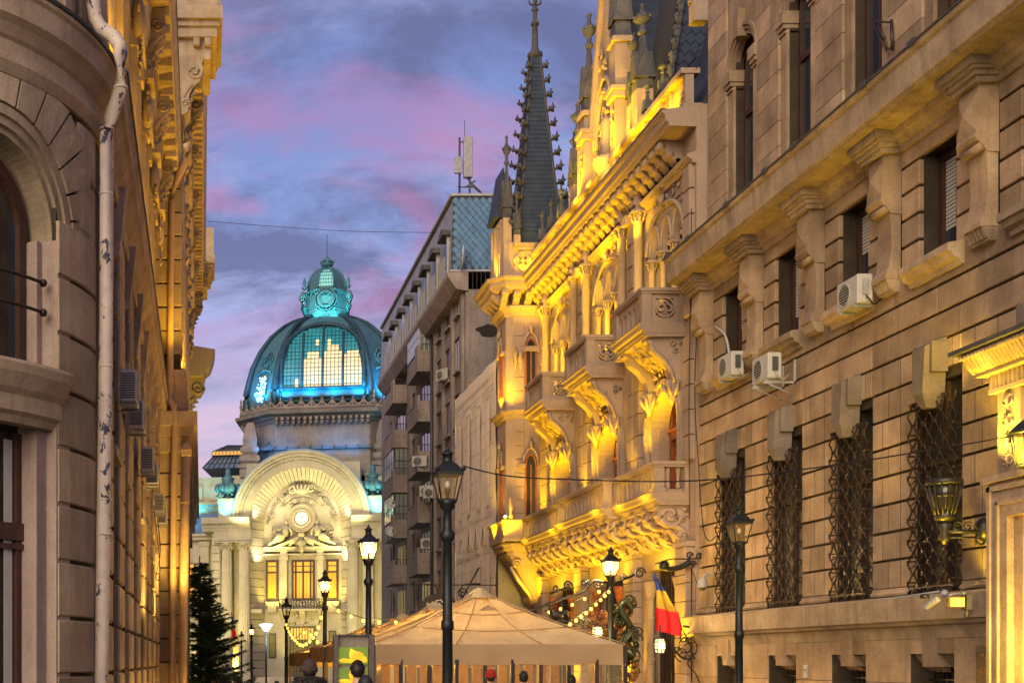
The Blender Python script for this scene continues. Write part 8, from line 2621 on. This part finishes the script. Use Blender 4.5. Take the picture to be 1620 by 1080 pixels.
# ------------------------------------------------------------------ people
def person(loc, h, rz, hair, jacket, label, hat=None, hood=None, skin_c=(.42, .26, .18)):
    ro = root('person', loc, label, 'person', None, rz)
    k = h / 1.75
    def skin(name, V, E, Rr, mat, sub=2):
        me = bpy.data.meshes.new(name)
        me.from_pydata([tuple(c * k for c in v) for v in V], E, [])
        o = bpy.data.objects.new(name, me); COL.objects.link(o); o.parent = ro
        WM[o.name] = WM[ro.name]
        me.materials.append(mat)
        sm = o.modifiers.new('skin', 'SKIN')
        for i, r in enumerate(Rr):
            r = r if isinstance(r, tuple) else (r, r)
            me.skin_vertices[0].data[i].radius = (r[0] * k, r[1] * k)
        me.skin_vertices[0].data[0].use_root = True
        ss = o.modifiers.new('sub', 'SUBSURF'); ss.levels = sub; ss.render_levels = sub
        sm.use_smooth_shade = True
        return o
    V = [(0, 0, .95), (0, 0, 1.15), (0, 0, 1.36), (0, .0, 1.46), (0, -.01, 1.53), (0, -.015, 1.62), (0, -.01, 1.70)]
    E = [(i, i + 1) for i in range(6)]
    Rr = [(.15, .11), (.14, .10), (.15, .10), .06, (.06, .065), (.078, .098), (.07, .085)]
    for s in (-1, 1):
        b = len(V)
        V += [(s * .18, .0, 1.40), (s * .25, .02, 1.14), (s * .25, -.06, .90), (s * .25, -.09, .80)]
        E += [(2, b), (b, b + 1), (b + 1, b + 2), (b + 2, b + 3)]; Rr += [.058, .045, .034, (.042, .022)]
        b = len(V)
        V += [(s * .09, 0, .88), (s * .10, -.01, .50), (s * .10, .02, .10), (s * .10, -.12, .04)]
        E += [(0, b), (b, b + 1), (b + 1, b + 2), (b + 2, b + 3)]; Rr += [.085, .06, .042, (.045, .03)]
    skin('body', V, E, Rr, paint('skin', skin_c, .6) if 'skin' not in MATS else MATS['skin'])
    JV = [(0, 0, .82), (0, 0, 1.15), (0, 0, 1.38), (0, 0, 1.45)]
    JE = [(0, 1), (1, 2), (2, 3)]; JR = [(.20, .15), (.19, .14), (.20, .135), (.09, .085)]
    for s in (-1, 1):
        b = len(JV); JV += [(s * .20, 0, 1.40), (s * .27, .02, 1.14), (s * .265, -.06, .90)]; JE += [(2, b), (b, b + 1), (b + 1, b + 2)]; JR += [.085, .07, .055]
    skin('jacket', JV, JE, JR, jacket)
    TV = [(0, 0, .94)]; TE = []; TR = [(.165, .125)]
    for s in (-1, 1):
        b = len(TV); TV += [(s * .09, 0, .86), (s * .10, -.01, .50), (s * .10, .02, .12)]; TE += [(0, b), (b, b + 1), (b + 1, b + 2)]; TR += [.10, .075, .06]
    skin('trousers', TV, TE, TR, paint('trousers_dark', (.02, .02, .025), .8) if 'trousers_dark' not in MATS else MATS['trousers_dark'])
    m = MB()
    if hat is None:
        m.ball((0, .02 * k, 1.655 * k), (.092 * k, .108 * k, .115 * k), 14, 9)
        hr_ = random.Random(h)
        for q in range(60):
            a, e = hr_.uniform(0, 2 * PI), hr_.uniform(-.1, 1.4)
            p = Vector((.088 * math.cos(a) * math.cos(e), .02 + .104 * math.sin(a) * math.cos(e), 1.655 + .112 * math.sin(e))) * k
            m.tube([p, p * 1.0 + Vector((hr_.uniform(-.02, .02), .02, .02 * math.sin(e) - .005))], [.014, .004], 4)
        m.build('hair', hair, ro, True)
    else:
        m.ball((0, .01 * k, 1.665 * k), (.10 * k, .115 * k, .12 * k), 16, 10) if hat is not RED else m.ball((0, .01 * k, 1.705 * k), (.098 * k, .112 * k, .085 * k), 16, 10)
        m.lathe([(.098 * k, 1.61 * k), (.112 * k, 1.62 * k), (.112 * k, 1.67 * k), (.10 * k, 1.68 * k)], (0, .01 * k), 16)
        m.build('knit_hat', hat, ro, True)
        MB().ball((0, .025 * k, 1.63 * k), (.088 * k, .10 * k, .10 * k), 12, 8).build('hair', hair, ro, True)
    # face: nose, eyes, ears
    f = MB().tube([(0, -.115 * k, 1.625 * k), (0, -.135 * k, 1.60 * k)], [.008, .014], 5)
    for s in (-1, 1): f.ball((s * .03 * k, -.105 * k, 1.635 * k), .010, 6, 4).ball((s * .084 * k, 0, 1.615 * k), (.012, .02, .03), 6, 4)
    f.build('face_features', MATS['skin'], ro, True)
    if hood:
        hm = MB(); hr_ = random.Random(3)
        hm.lathe([(.13 * k, 1.36 * k), (.21 * k, 1.40 * k), (.22 * k, 1.46 * k), (.17 * k, 1.53 * k), (.11 * k, 1.56 * k)], (0, .03 * k), 18)
        for q in range(320):
            a, z = hr_.uniform(0, 2 * PI), hr_.uniform(1.38, 1.55)
            r = .21 - .6 * max(0, z - 1.47)
            p = Vector((r * math.cos(a), .03 + r * math.sin(a), z)) * k
            hm.tube([p, p + Vector((.035 * math.cos(a), .035 * math.sin(a), hr_.uniform(-.02, .03)))], [.010, .002], 3)
        hm.build('fur_hood', hood, ro, True)
    return ro
BLK = paint('jacket_black', (.014, .014, .017), .75, 0, .3); BRN = paint('hair_dark', (.016, .011, .008), .55, 0, .3)
HATB = paint('hat_brown', (.045, .030, .022), .9, 0, .3, 30); FUR = paint('fur_dark', (.022, .018, .016), .9, 0, .5, 40); NVY = paint('jacket_navy', (.018, .02, .035), .7, 0, .3); RED = paint('hat_red', (.25, .012, .01), .9)
GRYJ = paint('jacket_grey', (.07, .065, .06), .8, 0, .3)
person((at(489, 1045, 16.4)[0], 16.4, 0), 1.80, R(185), BRN, GRYJ, 'person in a brown knit hat and dark fur-hooded coat, seen from behind', HATB, FUR)
person((at(566, 1045, 16.6)[0], 16.6, 0), 1.79, R(170), BRN, NVY, 'person with short dark hair and dark jacket walking away before the display')
person((at(578, 1045, 16.0)[0], 16.0, 0), 1.60, R(190), BRN, BLK, 'shorter person in a dark puffy hood at the foot of the display', paint('hood_black', (.013, .014, .02), .6), FUR)
person((at(776, 1045, 23.2)[0], 23.2, 0), 1.62, R(180), BRN, BLK, 'person in a red-topped cap outside the near tent', RED)
person((at(828, 1045, 23.0)[0], 23.0, 0), 1.60, R(175), BRN, BLK, 'person with black hair outside the middle of the near tent')
person((at(903, 1045, 23.1)[0], 23.1, 0), 1.53, R(185), BRN, NVY, 'dark-haired person outside the right part of the near tent')
for i, (px, Y, h, lab) in enumerate(((336, 52, 1.72, 'distant pedestrian in dark clothes beside the fir tree'), (343, 53, 1.78, 'taller distant pedestrian just right of the fir tree'), (355, 55, 1.66, 'distant pedestrian between the fir tree and the small lamps'), (377, 54, 1.74, 'distant pedestrian under the small far lamps'), (437, 50, 1.7, 'distant pedestrian left of the unlit lantern'))):
    person((at(px, 1045, Y)[0], Y, -.7), h, R(180 + 15 * i), BRN, BLK if i % 2 else NVY, lab)

for o in bpy.data.objects:
    if o.name.split('.')[0] in ('carved_relief', 'carved_band', 'carved_swag', 'carved_soffit', 'carved_frieze', 'guttae', 'crest', 'ribbon_relief', 'pinnacle_collar', 'foliage_ornament', 'door_relief', 'hour_marks', 'panel_antenna_bracket'):
        o['kind'] = 'stuff'
